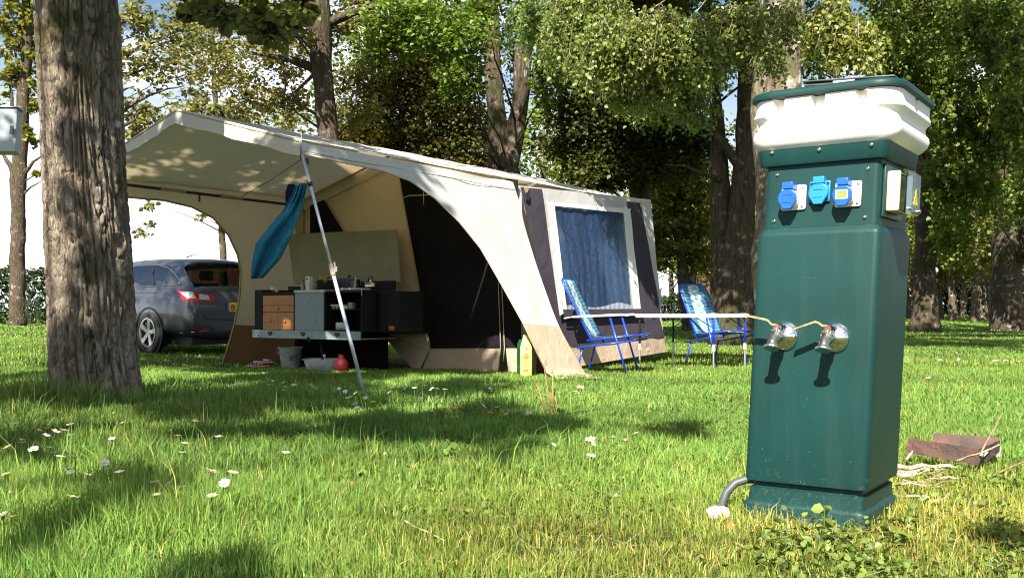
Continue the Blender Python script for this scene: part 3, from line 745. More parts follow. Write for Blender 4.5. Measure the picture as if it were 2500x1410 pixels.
trailer = thing('camping_trailer', 'black camping trailer under the awning carrying a slide-out kitchen', 'trailer', K(.7, 1.3, 0))
zb, zt = .40, .93
m = MB(); kbox(m, -.02, KW + .02, .60, 1.9, .42, .86); m.build('trailer_body', trailer_dark, trailer, bevel=.01)
m = MB(); kbox(m, -.30, .0, .22, .62, .44, .885); m.build('front_locker', trailer_dark, trailer, bevel=.01)
for a in (.10, 1.55):
    m = MB(); c = K(a, 1.62, .28); m.lathe([(.16, -.07), (.27, -.07), (.28, -.03), (.28, .03), (.27, .07), (.16, .07)], c, TM, 24); w_ = m.build('wheel', tyre_m, trailer, True, sharp=40)
    m = MB(); m.lathe([(.155, -.05), (.06, -.045), (.05, -.075)], c, TM, 20); m.build('rim', alu_d, w_, True, sharp=40)
m = MB(); m.tube([K(.8, -.05, .36), K(.8, .6, .42)], .03, 8); m.build('tow_bar', trailer_dark, trailer)
m = MB(); m.tube([K(.98, .35, 0), K(.98, .3, .40)], .02, 8); m.build('jockey_leg', trailer_dark, trailer)
m = MB(); m.loft([[K(a_ / 10 * (KW + .1 - ka(948, .66)) + ka(948, .66), .66 + .03 * math.sin(a_ * 1.9), z) for a_ in range(11)] for z in (.0, .22, .43)]); m.build('underskirt', cloth('shade_dark_skirt', (.010, .007, .006), (.004, .003, .003), .05, 3, .3, 400, .5, 6), trailer, True)  # skirt sheet, coloured near black to stand for the shade underneath
m = MB(); kbox(m, -.24, -.165, .205, .222, .465, .515); m.build('marker_light', mat('amber_lens', (0.40, 0.07, 0.02), .3), trailer, bevel=.003)

kit = thing('camp_kitchen', 'slide-out camp kitchen with orange drawers, grey front and aluminium rail', 'camp kitchen', K(.8, .2, 0))
tb = .015
def shelfbox(a0, a1, z0, z1):
    m = MB(); kbox(m, a0, a1, .0, .5, z0, z0 + tb); kbox(m, a0, a1, .0, .5, z1 - tb, z1); kbox(m, a0, a0 + tb, .001, .499, z0 + tb, z1 - tb); kbox(m, a1 - tb, a1, .001, .499, z0 + tb, z1 - tb); kbox(m, a0 + tb, a1 - tb, .48, .499, z0 + tb, z1 - tb); return m
aR, aS, aF0, aF1, aD0, aD1, aL = ka(885), ka(790), ka(792), ka(722), ka(717), ka(640), ka(627)
ZT, ZB = kz(720, 712), kz(760, 807, -.05) - .004
shelfbox(aS + .01 - .0, aS + .0001 + 0, ZB, ZT) if False else None
shelfbox(aR + .012, aS, ZB, ZT).build('open_shelf', trailer_dark, kit, bevel=.003)
m = MB(); kbox(m, aR + .03, aS - .02, .02, .45, (ZB + ZT) / 2 - .006 + .02, (ZB + ZT) / 2 + .006 + .02); m.build('shelf_board', trailer_dark, kit)
m = MB(); kbox(m, aF0 + .003, aF1, -.012, .45, ZB + .004, ZT - .012); m.build('cool_box_front', fridge_m, kit, bevel=.004)
m = MB(); kbox(m, aF0 - .01, aF1 + .012, -.02, .47, ZT - .012, ZT + .018); m.build('worktop', mat('pale_worktop', (0.42, 0.43, 0.36), .5), kit, bevel=.004)
m = MB(); kbox(m, aF0 + .05, aF0 + .085, -.015, -.012, ZT - .085, ZT - .075); m.build('catch', alu_d, kit)
m = MB(); kbox(m, aF1 + .004, aD0, .0, .5, ZB, ZT + .0); kbox(m, aD1, aL + .04, .0, .5, ZB, ZT + .03); kbox(m, aD0, aD1, .03, .5, ZB, ZT + .0); kbox(m, aD0, aD1, .0, .03, ZT - .03, ZT); m.build('drawer_case', trailer_dark, kit, bevel=.003)
zd = ZB + (ZT - .03 - ZB)
mid = ZB + .205; am = (aD0 + aD1) / 2
for (a0, a1, z0, z1, kn) in ((aD0 + .006, aD1 - .006, ZB + .285, ZT - .036, None), (aD0 + .006, aD1 - .006, mid + .004, ZB + .281, 1), (aD0 + .006, am - .003, ZB + .006, mid - .002, 1), (am + .003, aD1 - .006, ZB + .006, mid - .002, 1)):
    m = MB(); kbox(m, a0, a1, .004, .028, z0, z1); dr = m.build('drawer', pine, kit, bevel=.003)
    if kn:
        m = MB(); m.lathe([(.006, 0), (.006, .008), (.013, .014), (.012, .022), (.005, .026)], K((a0 + a1) / 2, .004, (z0 + z1) / 2), -TE, 12); m.build('knob', mat('pine_knob', (0.5, 0.28, 0.1), .4), dr, True)
rz0, rz1 = kz(760, 827, -.05), kz(760, 807, -.05); rz = (rz0 + rz1) / 2; ZB = rz1 - .004
m = MB(); kbox(m, aR - .01, aL + .02, -.05, -.03, rz0, rz1); kbox(m, aR - .01, aL + .02, -.03, .5, rz0 + .004, rz0 + .014); kbox(m, aR - .0, aL + .02, -.052, -.05, rz1 - .024, rz1 - .016)
rail = m.build('slide_rail', grey_alu, kit, bevel=.003)
for px in (668, 748, 832):
    m = MB(); a = ka(px); kbox(m, a - .03, a + .03, -.062, -.05, rz + .0, rz + .03); kbox(m, a - .015, a + .012, -.066, -.05, rz - .014, rz + .0); m.build('latch', black, rail)
for px in (640, 690, 770, 865):
    m = MB(); m.lathe([(.007, 0), (.007, .003), (.003, .005)], K(ka(px), -.05, rz - .02), -TE, 8); m.build('rivet', black, rail)
m = MB(); kbox(m, aR - .005, aF0 - .03, .0, .50, ZT, ZT + .012); m.build('hob_plate', black, kit)
m = MB(); kbox(m, aR - .0, aF0 - .06, .50, .52, ZT, ZT + .12); kbox(m, aF0 - .06, aL + .06, .52, .54, ZT - .0, ZT + .08); m.build('back_rail', trailer_dark, kit, bevel=.003)
m = MB(); kbox(m, aR + .005, aR + .012, -.004, .0, ZT - .05, ZT + .03); m.build('corner_catch', alu_d, kit)
# lid standing open behind the kitchen
lp = plane(K(0, .56, 0), K(1, .56, 0), K(0, .70, 1.0))
def Lp(x, y): return on_plane(x, y, *lp)
m = MB(); m.slab([Lp(x, y) for x, y in ((717, 694), (976, 690), (966, 560), (701, 571))], TE * .035); m.build('kitchen_lid', olive, kit, bevel=.008)
m = MB(); m.tube([K(aD0 + .1, .1, ZT + .02), K(aD0 - .1, .45, ZT + .17)], .008, 6); m.build('lid_stay', trailer_dark, kit)

# ---- things on and in the kitchen
def ontop(px, b, z=None):
    return K(ka(px, b), b, ZT + .018 if z is None else z)
def item(name, label, cat, fn, mats, smooth=True, bevel=0, group=None):
    m = MB(); fn(m); o = m.build(name, mats, None, smooth, bevel, sharp=50 if smooth else None); tag(o, label, cat, group); return o
p = ontop(739, .12)
t_ = thing('bottle', 'slim bottle with a red cap standing left of the white carton on the worktop', 'bottle', p)
m = MB(); m.lathe([(.02, 0), (.021, .01), (.021, .07), (.012, .09), (.012, .1)], p, (0, 0, 1), 14); m.build('bottle_body', mat('brown_sauce', (0.28, 0.17, 0.12), .3), t_, True)
m = MB(); m.lathe([(.014, .1), (.014, .118), (.01, .122)], p, (0, 0, 1), 12); m.build('cap', mat('red_cap', (0.35, 0.03, 0.02), .4), t_, True, sharp=40)
p = ontop(750, .05)
t_ = thing('carton', 'tall white carton with a black dot on the kitchen worktop', 'carton', p)
m = MB(); m.box(p - TM * .028, TM * .056, TE * .056, Vector((0, 0, .155))); ob = m.build('carton_body', mat('white_carton', (0.62, 0.62, 0.56), .5), t_, bevel=.003)
m = MB(); m.lathe([(.013, 0), (.013, .001)], p + Vector((0, 0, .125)) - TE * .0005, -TE, 18); m.build('dot', black, t_)
m = MB()
gp_ = mat('grey_print', (0.2, 0.2, 0.18), .6)
for zz, h in ((.022, .008), (.05, .012), (.08, .006)):
    m = MB(); m.box(p - TM * .02 - TE * .0012 + Vector((0, 0, zz)), TM * .036, TE * .001, Vector((0, 0, h))); m.build('lettering', gp_, ob)
def f(m):
    p = ontop(765, .20); m.lathe([(.03, 0), (.033, .01), (.033, .08), (.028, .09)], p, (0, 0, 1), 16)
item('jar', 'pale green jar standing right of the white carton', 'jar', f, mat('green_jar', (0.30, 0.34, 0.20), .2))
t_ = thing('potted_plant', 'small yellow flowering plant in a glass on the kitchen worktop', 'plant', ontop(788, .12))
p = ontop(788, .12); m = MB(); m.lathe([(.022, 0), (.026, .06)], p, (0, 0, 1), 14); m.build('glass', glassy, t_, True)
m = MB()
for k in range(16):
    a = random.uniform(0, 6.28); q = p + Vector((.035 * math.cos(a), .035 * math.sin(a), random.uniform(.09, .16))); m.tube([p + Vector((0, 0, .03)), q], .002, 4); m.sphere(q, .011, 6, 4)
m.build('blossom', mat('yellow_petals', (0.42, 0.32, 0.03), .6), t_)
def f(m):
    kbox(m, ka(862, .25), ka(812, .25), .25, .262, ZT + .012, ZT + .15); kbox(m, ka(812, .25), ka(812, .25) + .01, .02, .25, ZT + .012, ZT + .13)
item('stove_windshield', 'black folding windshield standing round the stove', 'windshield', f, black, False, .002)
t_ = thing('camp_stove', 'white two burner camp stove top behind the pole', 'stove', ontop(845, .08))
m = MB(); kbox(m, ka(872, .02), ka(826, .02), -.005, .22, ZT + .0125, ZT + .03); m.build('stove_top', mat('enamel', (0.5, 0.5, 0.46), .3), t_, bevel=.004)
for px in (838, 856):
    m = MB(); m.lathe([(.026, 0), (.026, .012), (.014, .018)], K(ka(px, .06), .06, ZT + .03), (0, 0, 1), 14); m.build('burner', black, t_, True, sharp=40)
    m = MB(); m.lathe([(.012, 0), (.012, .012)], K(ka(px, 0), -.005, ZT + .022), -TE, 12); m.build('knob', white_pl, t_)
def pan(px, b, r, h, nm, lab, mt, lidh=True):
    p = K(ka(px, b), b, ZT + .03); t_ = thing(nm, lab, 'pot', p)
    m = MB(); m.lathe([(r * .95, 0), (r, .008), (r, h), (r * 1.04, h + .003), (r * .96, h + .003), (r * .96, .01)], p, (0, 0, 1), 24, cap=False); m.lathe([(.001, .008), (r * .95, .008)], p, (0, 0, 1), 24, cap=False); m.build('pot_body', mt, t_, True, sharp=40)
    m = MB(); m.lathe([(r * 1.03, h + .004), (r * .7, h + .014), (.012, h + .018), (.012, h + .03), (.018, h + .038), (.004, h + .042)], p, (0, 0, 1), 24); m.build('pot_lid', mt, t_, True, sharp=40)
    return t_, p
poli = mat('polished_steel', (0.62, 0.62, 0.58), .12, 1.0, .05)
pan(868, .30, .055, .10, 'cooking_pot', 'tall shiny steel pot with lid left of the kettle', poli)
t_ = thing('kettle', 'round shiny kettle with an upright black handle on the kitchen', 'kettle', K(ka(905, .3), .3, ZT + .03)); p = K(ka(905, .3), .3, ZT + .03)
m = MB(); m.lathe([(.055, 0), (.068, .012), (.07, .035), (.055, .062), (.028, .074), (.012, .078), (.012, .088), (.003, .092)], p, (0, 0, 1), 24); m.tube([p + TM * .05 + Vector((0, 0, .04)), p + TM * .085 + Vector((0, 0, .07))], [.013, .008], 8); m.build('kettle_body', poli, t_, True, sharp=60)
m = MB(); m.tube([p + TM * .035 + Vector((0, 0, .065)), p + TM * .03 + Vector((0, 0, .12)), p + TM * .02 + Vector((0, 0, .13)), p - TM * .02 + Vector((0, 0, .13)), p - TM * .03 + Vector((0, 0, .12)), p - TM * .035 + Vector((0, 0, .065))], .006, 6); m.build('handle', black, t_, True)
def f(m):
    p = K(ka(850, .34), .34, ZT + .03); m.tube([p, p + Vector((0.01, 0, .13))], .004, 6); m.sphere(p + Vector((.012, 0, .145)), .022, 10, 6, 0, (1, 1, .7))
item('ladle', 'black ladle standing upright behind the windshield', 'ladle', f, black)
def f(m):
    p = ontop(668, .05, ZT + .04); m.sphere(p, .035, 12, 8, 0, (1.2, .8, .6)); m.sphere(p + Vector((.035, 0, -.02)), .02, 10, 6)
    m.v = [tuple(Vector(v) + Vector((mn.noise(Vector(v) * 50), 0, mn.noise(Vector(v) * 55))) * .012) for v in m.v]
item('crumpled_cloth', 'pale crumpled kitchen cloth on the left end of the kitchen', 'cloth', f, mat('pale_cloth', (.5, .48, .4), .8))
zs = (ZB + ZT) / 2 + .026
t_ = thing('egg_box', 'pale green egg box on the middle shelf', 'egg box', K(ka(818, .05), .05, zs)); a0, a1 = ka(832, .03), ka(806, .03)
m = MB(); kbox(m, a0, a1, .03, .13, zs + .026, zs + .05); m.build('lid', mat('egg_carton', (0.42, 0.42, 0.22), .8), t_, bevel=.008)
m = MB()
for k in range(3): m.lathe([(.014, .0), (.022, .026)], K(a0 + (a1 - a0) * (k + .5) / 3, .06, zs), (0, 0, 1), 10)
m.build('cups', mat('egg_carton_base', (0.36, 0.33, 0.18), .8), t_, True)
def f(m): kbox(m, ka(846, .03), ka(836, .03), .03, .08, zs, zs + .035)
item('white_box', 'small white box beside the egg box on the middle shelf', 'box', f, mat('white_card', (.5, .52, .46), .6), False, .003)
def f(m): kbox(m, ka(862, .05), ka(850, .05), .04, .09, zs, zs + .07)
item('food_packet', 'grey green food packet at the right of the middle shelf', 'packet', f, mat('packet', (.14, .2, .18), .5), False, .004)
t_ = thing('paper_roll', 'white paper roll lying on the bottom shelf', 'paper roll', K(ka(822, .02), .02, ZB + .06)); p = K(ka(820, .03), .03, ZB + tb + .042)
m = MB(); ax = (TE * .75 - TM * .65).normalized()
m.lathe([(.022, .12), (.022, 0), (.042, 0), (.042, .12)], p, ax, 22, cap=False); m.build('roll', mat('tissue', (.6, .6, .57), .9), t_, True, sharp=40)
for k in range(5):
    def f(m, k=k):
        p = K(ka(810, .12), .12, ZB + tb + .03 + k * .0 + .0); m.lathe([(.028, .0), (.028, .03)], K(ka(812 , .2), .2, ZB + tb + k * .034), (0, 0, 1), 12)
    item('jar', ['red lidded tin at the bottom of the stack on the lower shelf', 'second tin from the bottom of the stack on the lower shelf', 'middle tin of the stack on the lower shelf', 'second tin from the top of the stack on the lower shelf', 'topmost tin of the stack on the lower shelf'][k], 'tin', f, mat('tin_%d' % k, ((.14, .02, .02), (.05, .02, .02), (.16, .03, .04), (.04, .02, .03), (.12, .02, .03))[k], .4), True, 0, 'tins stacked on the lower shelf')

# ---- under the kitchen
b0 = G(710, 897)
t_ = thing('bucket', 'grey plastic bucket with a handle under the left of the kitchen', 'bucket', b0)
m = MB(); r1, r2, h = .105, .140, .235
m.lathe([(r1, 0), (r2, h), (r2 + .012, h), (r2 + .012, h + .012), (r2 - .004, h + .012), (r1 - .006, .006)], b0, (0, 0, 1), 32, cap=False); m.lathe([(.001, .006), (r1 - .004, .006)], b0, (0, 0, 1), 32, cap=False)
m.build('bucket_body', mat('grey_green_plastic', (0.30, 0.33, 0.29), .5), t_, True, sharp=40)
m = MB(); m.tube([b0 + Vector((-(r2 + .014) * math.cos(a), (-.02), h - .0 - .10 * math.sin(a) + .0)) + Vector((0, -(r2 + .016) * math.sin(a), 0)) for a in [math.pi * k / 14 for k in range(15)]], .004, 6); m.build('handle', alu_d, t_, True)
m = MB(); dirn = Vector((.1, -1, 0)).normalized(); sd = Vector((1, .1, 0)).normalized()
m.slab([b0 + dirn * (.118 + .018 * (z / .2)) + sd * x + Vector((0, 0, z)) for x, z in ((-.0, .09), (.075, .09), (.078, .15), (-.0, .15))], dirn * .006); m.build('printed_label', mat('label_grey', (.10, .12, .11), .6), t_)
w0 = G(782, 905)
t_ = thing('washing_up_bowl', 'white plastic washing-up bowl on the grass under the kitchen', 'bowl', w0 + Vector((0, .1, 0)))
def rr(hx, hy, r, z, n=6):
    o = []
    for (cx_, cy_, a0) in ((hx - r, hy - r, 0), (-hx + r, hy - r, 90), (-hx + r, -hy + r, 180), (hx - r, -hy + r, 270)):
        for k in range(n + 1): a = math.radians(a0 + 90 * k / n); o.append(w0 + Vector((0, .14, 0)) + Vector((cx_ + r * math.cos(a), cy_ + r * math.sin(a), z)))
    return o
m = MB(); m.loft([rr(.155, .12, .05, 0), rr(.19, .15, .06, .12), rr(.21, .17, .06, .123), rr(.21, .17, .06, .132), rr(.185, .145, .05, .13), rr(.15, .115, .04, .01)], 0, True); m.poly(rr(.15, .115, .04, .01)); m.build('bowl_body', mat('white_bowl', (.55, .57, .55), .4), t_, True, sharp=45)
m = MB()
for k in range(15): x = -.15 + k * .0195; m.tube([w0 + Vector((x, .0, .02)), w0 + Vector((x * 1.15, -.027, .105))], .0035, 5)
m.build('ribs', mat('bowl_rib', (.62, .64, .62), .4), t_, True)
def f(m):
    m.sphere(w0 + Vector((.02, .14, .165)), .02, 10, 6); m.tube([w0 + Vector((.02, .14, .02)), w0 + Vector((.02, .14, .15))], .006, 6)
item('dish_brush', 'white dish brush sticking up out of the washing-up bowl', 'brush', f, white_pl)
g0 = G(834, 908)
t_ = thing('gas_bottle', 'small red camping gas bottle on the grass under the kitchen', 'gas bottle', g0)
red = mat('shaded_red_paint', (0.065, 0.003, 0.004), .6, 0, .15, 20, spec=.2)  # red lowered so the bottle looks shaded
m = MB(); m.lathe([(.062, 0), (.075, .012), (.08, .05), (.08, .09), (.066, .125), (.04, .145), (.034, .15)], g0, (0, 0, 1), 28); m.build('cylinder_body', red, t_, True)
m = MB(); m.lathe([(.036, .148), (.036, .19), (.040, .192), (.040, .196), (.032, .196), (.03, .15)], g0, (0, 0, 1), 24, cap=False); m.build('collar', red, t_, True, sharp=40)
m = MB(); m.tube([g0 + Vector((0, 0, .15)), g0 + Vector((0, 0, .18))], .014, 8); m.build('valve', nickel, t_)
h0 = G(640, 898)
t_ = thing('strap_coil', 'coil of red and white hose lying on the grass left of the bucket', 'hose coil', h0)
for nm, mt, sd_ in (('red_hose', mat('red_hose', (.32, .02, .03), .5), 1), ('white_hose', mat('white_hose', (.5, .46, .42), .5), 2)):
    m = MB(); pts = []
    for k in range(60):
        a = k * .42 + sd_; pts.append(h0 + Vector((math.cos(a) * (.11 + .03 * math.sin(k * .3 + sd_)), math.sin(a) * .09, .03 + .02 * math.sin(k * .23) + .0008 * k)))
    m.tube(pts, .010, 7); m.build(nm, mt, t_, True)
# ---- bag by the tent door
q = G(1284, 921)
t_ = thing('charcoal_bag', 'tall yellow and green paper bag standing by the near tent flap', 'bag', q)
def bagrow(z, wx, dy): return [q + Vector((x * wx, y * dy, z)) for x, y in ((-.5, -.5), (-.2, -.56), (.2, -.56), (.5, -.5), (.55, 0), (.5, .5), (-.5, .5), (-.55, 0))]
prof = [(0, .108, .2), (.05, .11, .21), (.15, .112, .2), (.25, .11, .19), (.30, .112, .16), (.34, .10, .10), (.385, .065, .04), (.43, .05, .012)]
yel = mat('yellow_bag_paper', (0.66, 0.50, 0.12), .45, 0, .12, 14, .4, 30); grn = mat('green_bag_side', (0.02, 0.10, 0.035), .4, 0, .2, 12, .4, 30)
m = MB(); R_ = [bagrow(*p_) for p_ in prof]; m.loft(R_, 0, True); m.poly(R_[0]); m.poly(R_[-1]); bag = m.build('bag_face', yel, t_, True, sharp=50)
m = MB()
for sx_ in (-1, 1):
    for dy in (0,):
        rows = [[q + Vector((sx_ * (w * .5 + .002), -d * .46, z)), q + Vector((sx_ * (w * .5 + .035 * (1 if z < .33 else .6)), -d * .1 + .02, z + .0)), q + Vector((sx_ * (w * .5 + .035), d * .5 + .05, z))] for z, w, d in prof[:6 if sx_ > 0 else 7]]
        m.loft(rows)
m.build('bag_side', grn, t_, True)
m = MB(); ink = mat('bag_print', (0.16, 0.10, 0.03), .6)
def ln(x0, x1, z, h):
    for i, (za, wa, da) in enumerate(prof[:-1]):
        zb_, wb, db = prof[i + 1]
        if za <= z < zb_:
            t = (z - za) / (zb_ - za); d = (da + (db - da) * t) * .56
            m.slab([q + Vector((x, -d - .002, zz)) for x, zz in ((x0, z), (x1, z), (x1, z + h), (x0, z + h))], (0, -.001, 0))
for z, x0, x1, h in ((.30, -.02, .038, .005), (.29, -.006, .012, .007), (.278, -.03, .036, .005), (.266, -.012, .006, .003), (.24, -.028, .026, .006), (.23, -.022, .028, .004), (.222, -.03, .02, .004), (.21, -.03, .034, .005), (.202, -.026, .024, .004), (.19, -.028, .022, .004), (.15, -.03, .012, .004), (.136, -.015, .02, .006), (.018, -.02, .03, .003)): ln(x0, x1, z, h)
m.build('lettering', ink, bag)
m = MB()
for k in range(8): ln(-.024 + k * .0058, -.021 + k * .0058, .065, .026)
m.build('barcode', mat('barcode_ink', (.05, .04, .02), .6), bag)
q2 = G(1322, 917) + Vector((.0, .12, 0))
m = MB(); m.loft([[q2 + Vector((x * w, y * .05, z)) for x, y in ((-1, -1), (1, -1), (1.1, 1), (-1.1, 1))] for z, w in ((0, .05), (.1, .055), (.2, .05), (.28, .03))], 0, True); tag(m.build('dark_red_bag', mat('dark_red_paper', (.11, .02, .018), .5, 0, .2, 20, .3, 40), None, True, sharp=60), 'dark red bag half hidden behind the tan tent flap', 'bag')

# ================================================================ folding chairs and table
blue_fr = mat('blue_enamel_tube', (0.012, 0.055, 0.55), 0.3, 0.1, .08, 20, coat=.3)
arm_m = mat('white_armrest', (.74, .74, .72), .45)
def chairfabric():
    m, t, o = newmat('patterned_chair_fabric')
    p = t.nodes.new('ShaderNodeBsdfPrincipled'); p.inputs['Roughness'].default_value = .75
    uv = t.nodes.new('ShaderNodeUVMap'); sx = t.nodes.new('ShaderNodeSeparateXYZ'); t.links.new(uv.outputs[0], sx.inputs[0])
    # stripes across the width: navy borders with teal motifs, sand and teal middle
    r = t.nodes.new('ShaderNodeValToRGB'); r.color_ramp.interpolation = 'CONSTANT'
    cols = [(0, (.03, .09, .16)), (.05, (.06, .22, .30)), (.10, (.04, .09, .20)), (.26, (.07, .16, .28)), (.30, (.55, .50, .40)), (.48, (.12, .32, .36)), (.70, (.04, .09, .20)), (.90, (.06, .22, .30)), (.95, (.03, .09, .16))]
    e = r.color_ramp.elements; e[0].position = 0; e[0].color = (*cols[0][1], 1); e[1].position = cols[1][0]; e[1].color = (*cols[1][1], 1)
    for pos, c in cols[2:]: n = e.new(pos); n.color = (*c, 1)
    t.links.new(sx.outputs[0], r.inputs[0])
    ck = t.nodes.new('ShaderNodeTexChecker'); ck.inputs['Scale'].default_value = 5.5; ck.inputs['Color1'].default_value = (.66, .63, .54, 1); ck.inputs['Color2'].default_value = (.16, .36, .46, 1)
    mpp = t.nodes.new('ShaderNodeMapping'); mpp.inputs['Scale'].default_value = (1, 2.2, 1); mpp.inputs['Location'].default_value = (.1, .05, .02); t.links.new(uv.outputs[0], mpp.inputs[0]); t.links.new(mpp.outputs[0], ck.inputs[0])
    nz = t.nodes.new('ShaderNodeTexNoise'); nz.inputs['Scale'].default_value = 5; nz.inputs['Detail'].default_value = 4; t.links.new(uv.outputs[0], nz.inputs['Vector'])
    inm = t.nodes.new('ShaderNodeMath'); inm.operation = 'COMPARE'; inm.inputs[1].default_value = .50; inm.inputs[2].default_value = .20; t.links.new(sx.outputs[0], inm.inputs[0])
    mk = t.nodes.new('ShaderNodeMath'); mk.operation = 'MULTIPLY'; mk.inputs[1].default_value = .75; t.links.new(inm.outputs[0], mk.inputs[0])
    mx = t.nodes.new('ShaderNodeMixRGB'); t.links.new(mk.outputs[0], mx.inputs[0]); t.links.new(r.outputs[0], mx.inputs[1]); t.links.new(ck.outputs[0], mx.inputs[2])
    # teal zigzag motifs in the navy borders
    wv = t.nodes.new('ShaderNodeTexWave'); wv.wave_type = 'RINGS'; wv.inputs['Scale'].default_value = 2.2; wv.inputs['Distortion'].default_value = 3; t.links.new(mpp.outputs[0], wv.inputs['Vector'])
    g = t.nodes.new('ShaderNodeMath'); g.operation = 'GREATER_THAN'; g.inputs[1].default_value = .82; t.links.new(wv.outputs['Fac'], g.inputs[0])
    g2 = t.nodes.new('ShaderNodeMath'); g2.operation = 'MULTIPLY'; g2.inputs[1].default_value = .55; t.links.new(g.outputs[0], g2.inputs[0])
    mx2 = t.nodes.new('ShaderNodeMixRGB'); mx2.inputs[2].default_value = (.10, .36, .45, 1); t.links.new(g2.outputs[0], mx2.inputs[0]); t.links.new(mx.outputs[0], mx2.inputs[1])
    t.links.new(mx2.outputs[0], p.inputs['Base Color']); t.links.new(p.outputs[0], o.inputs[0]); return m
fab = chairfabric()
def uvgrid(name, rows, parent):
    n = len(rows[0]); me = bpy.data.meshes.new(name)
    f = [(i * n + k, i * n + k + 1, (i + 1) * n + k + 1, (i + 1) * n + k) for i in range(len(rows) - 1) for k in range(n - 1)]
    me.from_pydata([tuple(p) for r in rows for p in r], [], f); uv = me.uv_layers.new(name='UVMap')
    for lp in me.loops: uv.data[lp.index].uv = ((lp.vertex_index % n) / (n - 1), (lp.vertex_index // n) / (len(rows) - 1))
    me.polygons.foreach_set('use_smooth', [True] * len(me.polygons)); me.materials.append(fab)
    o = bpy.data.objects.new(name, me); COL.objects.link(o); md = o.modifiers.new('solid', 'SOLIDIFY'); md.thickness = .004; return attach(o, parent)
def make_chair():
    root = thing('folding_chair', '', 'chair')
    hw = .235; bt, bb = Vector((-.53, 0, 1.02)), Vector((-.20, 0, .37)); sf = Vector((.36, 0, .43))
    Y = lambda y: Vector((0, y, 0))
    m = MB(); up = (bt - bb).normalized()
    m.tube([bb - up * .05 + Y(-hw), bt - up * .08 + Y(-hw), bt - up * .02 + Y(-hw + .02), bt + Y(-hw + .07), bt + Y(hw - .07), bt - up * .02 + Y(hw - .02), bt - up * .08 + Y(hw), bb - up * .05 + Y(hw)], .011, 8); m.build('back_frame', blue_fr, root, True)
    rows = []
    for i in range(13):
        t = i / 12; c = bb.lerp(bt, .02 + t * .955); nn = Vector((up.z, 0, -up.x)); r = []
        for j in range(9):
            v = -1 + 2 * j / 8; edge = min(1, 1.0 - max(0, (t - .9) * 1.2)); r.append(c + Y(v * (hw - .006) * edge) + nn * (.012 - .03 * (1 - v * v) * math.sin(math.pi * min(1, t + .1))))
        rows.append(r)
    uvgrid('backrest', rows, root)
    rows = []
    for i in range(9):
        t = i / 8; c = Vector((-.20, 0, .385)).lerp(sf, t); r = [c + Y((-1 + 2 * j / 8) * (hw - .012)) - Vector((0, 0, .025 * (1 - (-1 + 2 * j / 8) ** 2) * math.sin(math.pi * t) + (.02 if t > .95 else 0))) for j in range(9)]; rows.append(r)
    uvgrid('seat', rows, root)
    m = MB()
    for s in (-1, 1): m.tube([Vector((-.24, s * hw, .36)), Vector((.34, s * hw, .425))], .010, 8)
    m.tube([Vector((.34, -hw, .425)), Vector((.36, 0, .43)), Vector((.34, hw, .425))], .010, 8); m.build('seat_frame', blue_fr, root, True)
    m = MB()
    for s in (-1, 1): m.tube([Vector((-.34, s * (hw + .03), .28)), Vector((.30, s * (hw + .03), .37))], .010, 8)
    m.build('lower_rail', blue_fr, root, True)
    for s in (-1, 1):
        yy = s * (hw + .03)
        m = MB(); m.tube([Vector((.02, yy, .60)), Vector((.20, yy * 1.02, .0))], .011, 8); m.build('leg', blue_fr, root, True)
        m = MB(); m.tube([Vector((-.28, yy * .92, .29)), Vector((-.36, yy * .92, .0))], .010, 8); m.build('leg', blue_fr, root, True)
        m = MB()
        rows = [[Vector((x, yy - .022 * w, z)), Vector((x, yy + .022 * w, z)), Vector((x, yy + .022 * w, z + .022 * w)), Vector((x, yy - .022 * w, z + .022 * w))] for x, z, w in ((-.40, .60, .7), (-.36, .60, 1), (-.1, .612, 1), (.14, .622, 1.1), (.22, .618, .8))]
        m.loft(rows, 0, True); m.poly(rows[0]); m.poly(rows[-1]); m.build('armrest', arm_m, root, bevel=.005)
    return root
ch = make_chair()
ch['label'] = 'blue framed folding chair seen from the side beside the tent window'; ch['group'] = 'folding chairs at the camp table'
c2 = copy_tree(ch)
ch.location = (1.10, 10.55, 0); ch.rotation_euler = (0, 0, math.radians(-20))
c2.location = (2.62, 12.35, 0); c2.rotation_euler = (0, 0, math.radians(-57))
c2['label'] = 'blue framed folding chair facing forward behind the camp table, right of the tent'

ta, tb_, tc_ = P(1552, 775, 11.35), P(1745, 777, 10.95), P(1828, 772, 11.5)
zt_ = .625
for v in (ta, tb_, tc_): v.z = zt_
td = ta + (tc_ - tb_)
table = thing('camp_table', 'white folding camp table with blue adjustable legs beside the tent', 'table', (ta + tc_) / 2 * 1.0 - Vector((0, 0, zt_)))
ex = (tb_ - ta).normalized(); ey = (tc_ - tb_).normalized()
m = MB(); m.slab([ta, tb_, tc_, td], Vector((0, 0, .012))); m.build('tabletop', mat('white_laminate', (.78, .78, .76), .35), table, bevel=.002)
m = MB()
for p, q_ in ((ta, tb_), (tb_, tc_), (tc_, td), (td, ta)):
    d = (q_ - p).normalized(); o_ = Vector((d.y, -d.x, 0)) * .004
    m.box(p + o_ - Vector((0, 0, .028)) + d * .002, (q_ - p) - d * .004, -o_ * 2, Vector((0, 0, .036)))
m.build('edge_rail', mat('white_edge_rail', (.72, .72, .72), .35, .1), table, bevel=.002)
blk_tube = mat('black_tube', (.02, .02, .025), .4)
silver = mat('silver_leg', (.45, .46, .46), .4, .6)
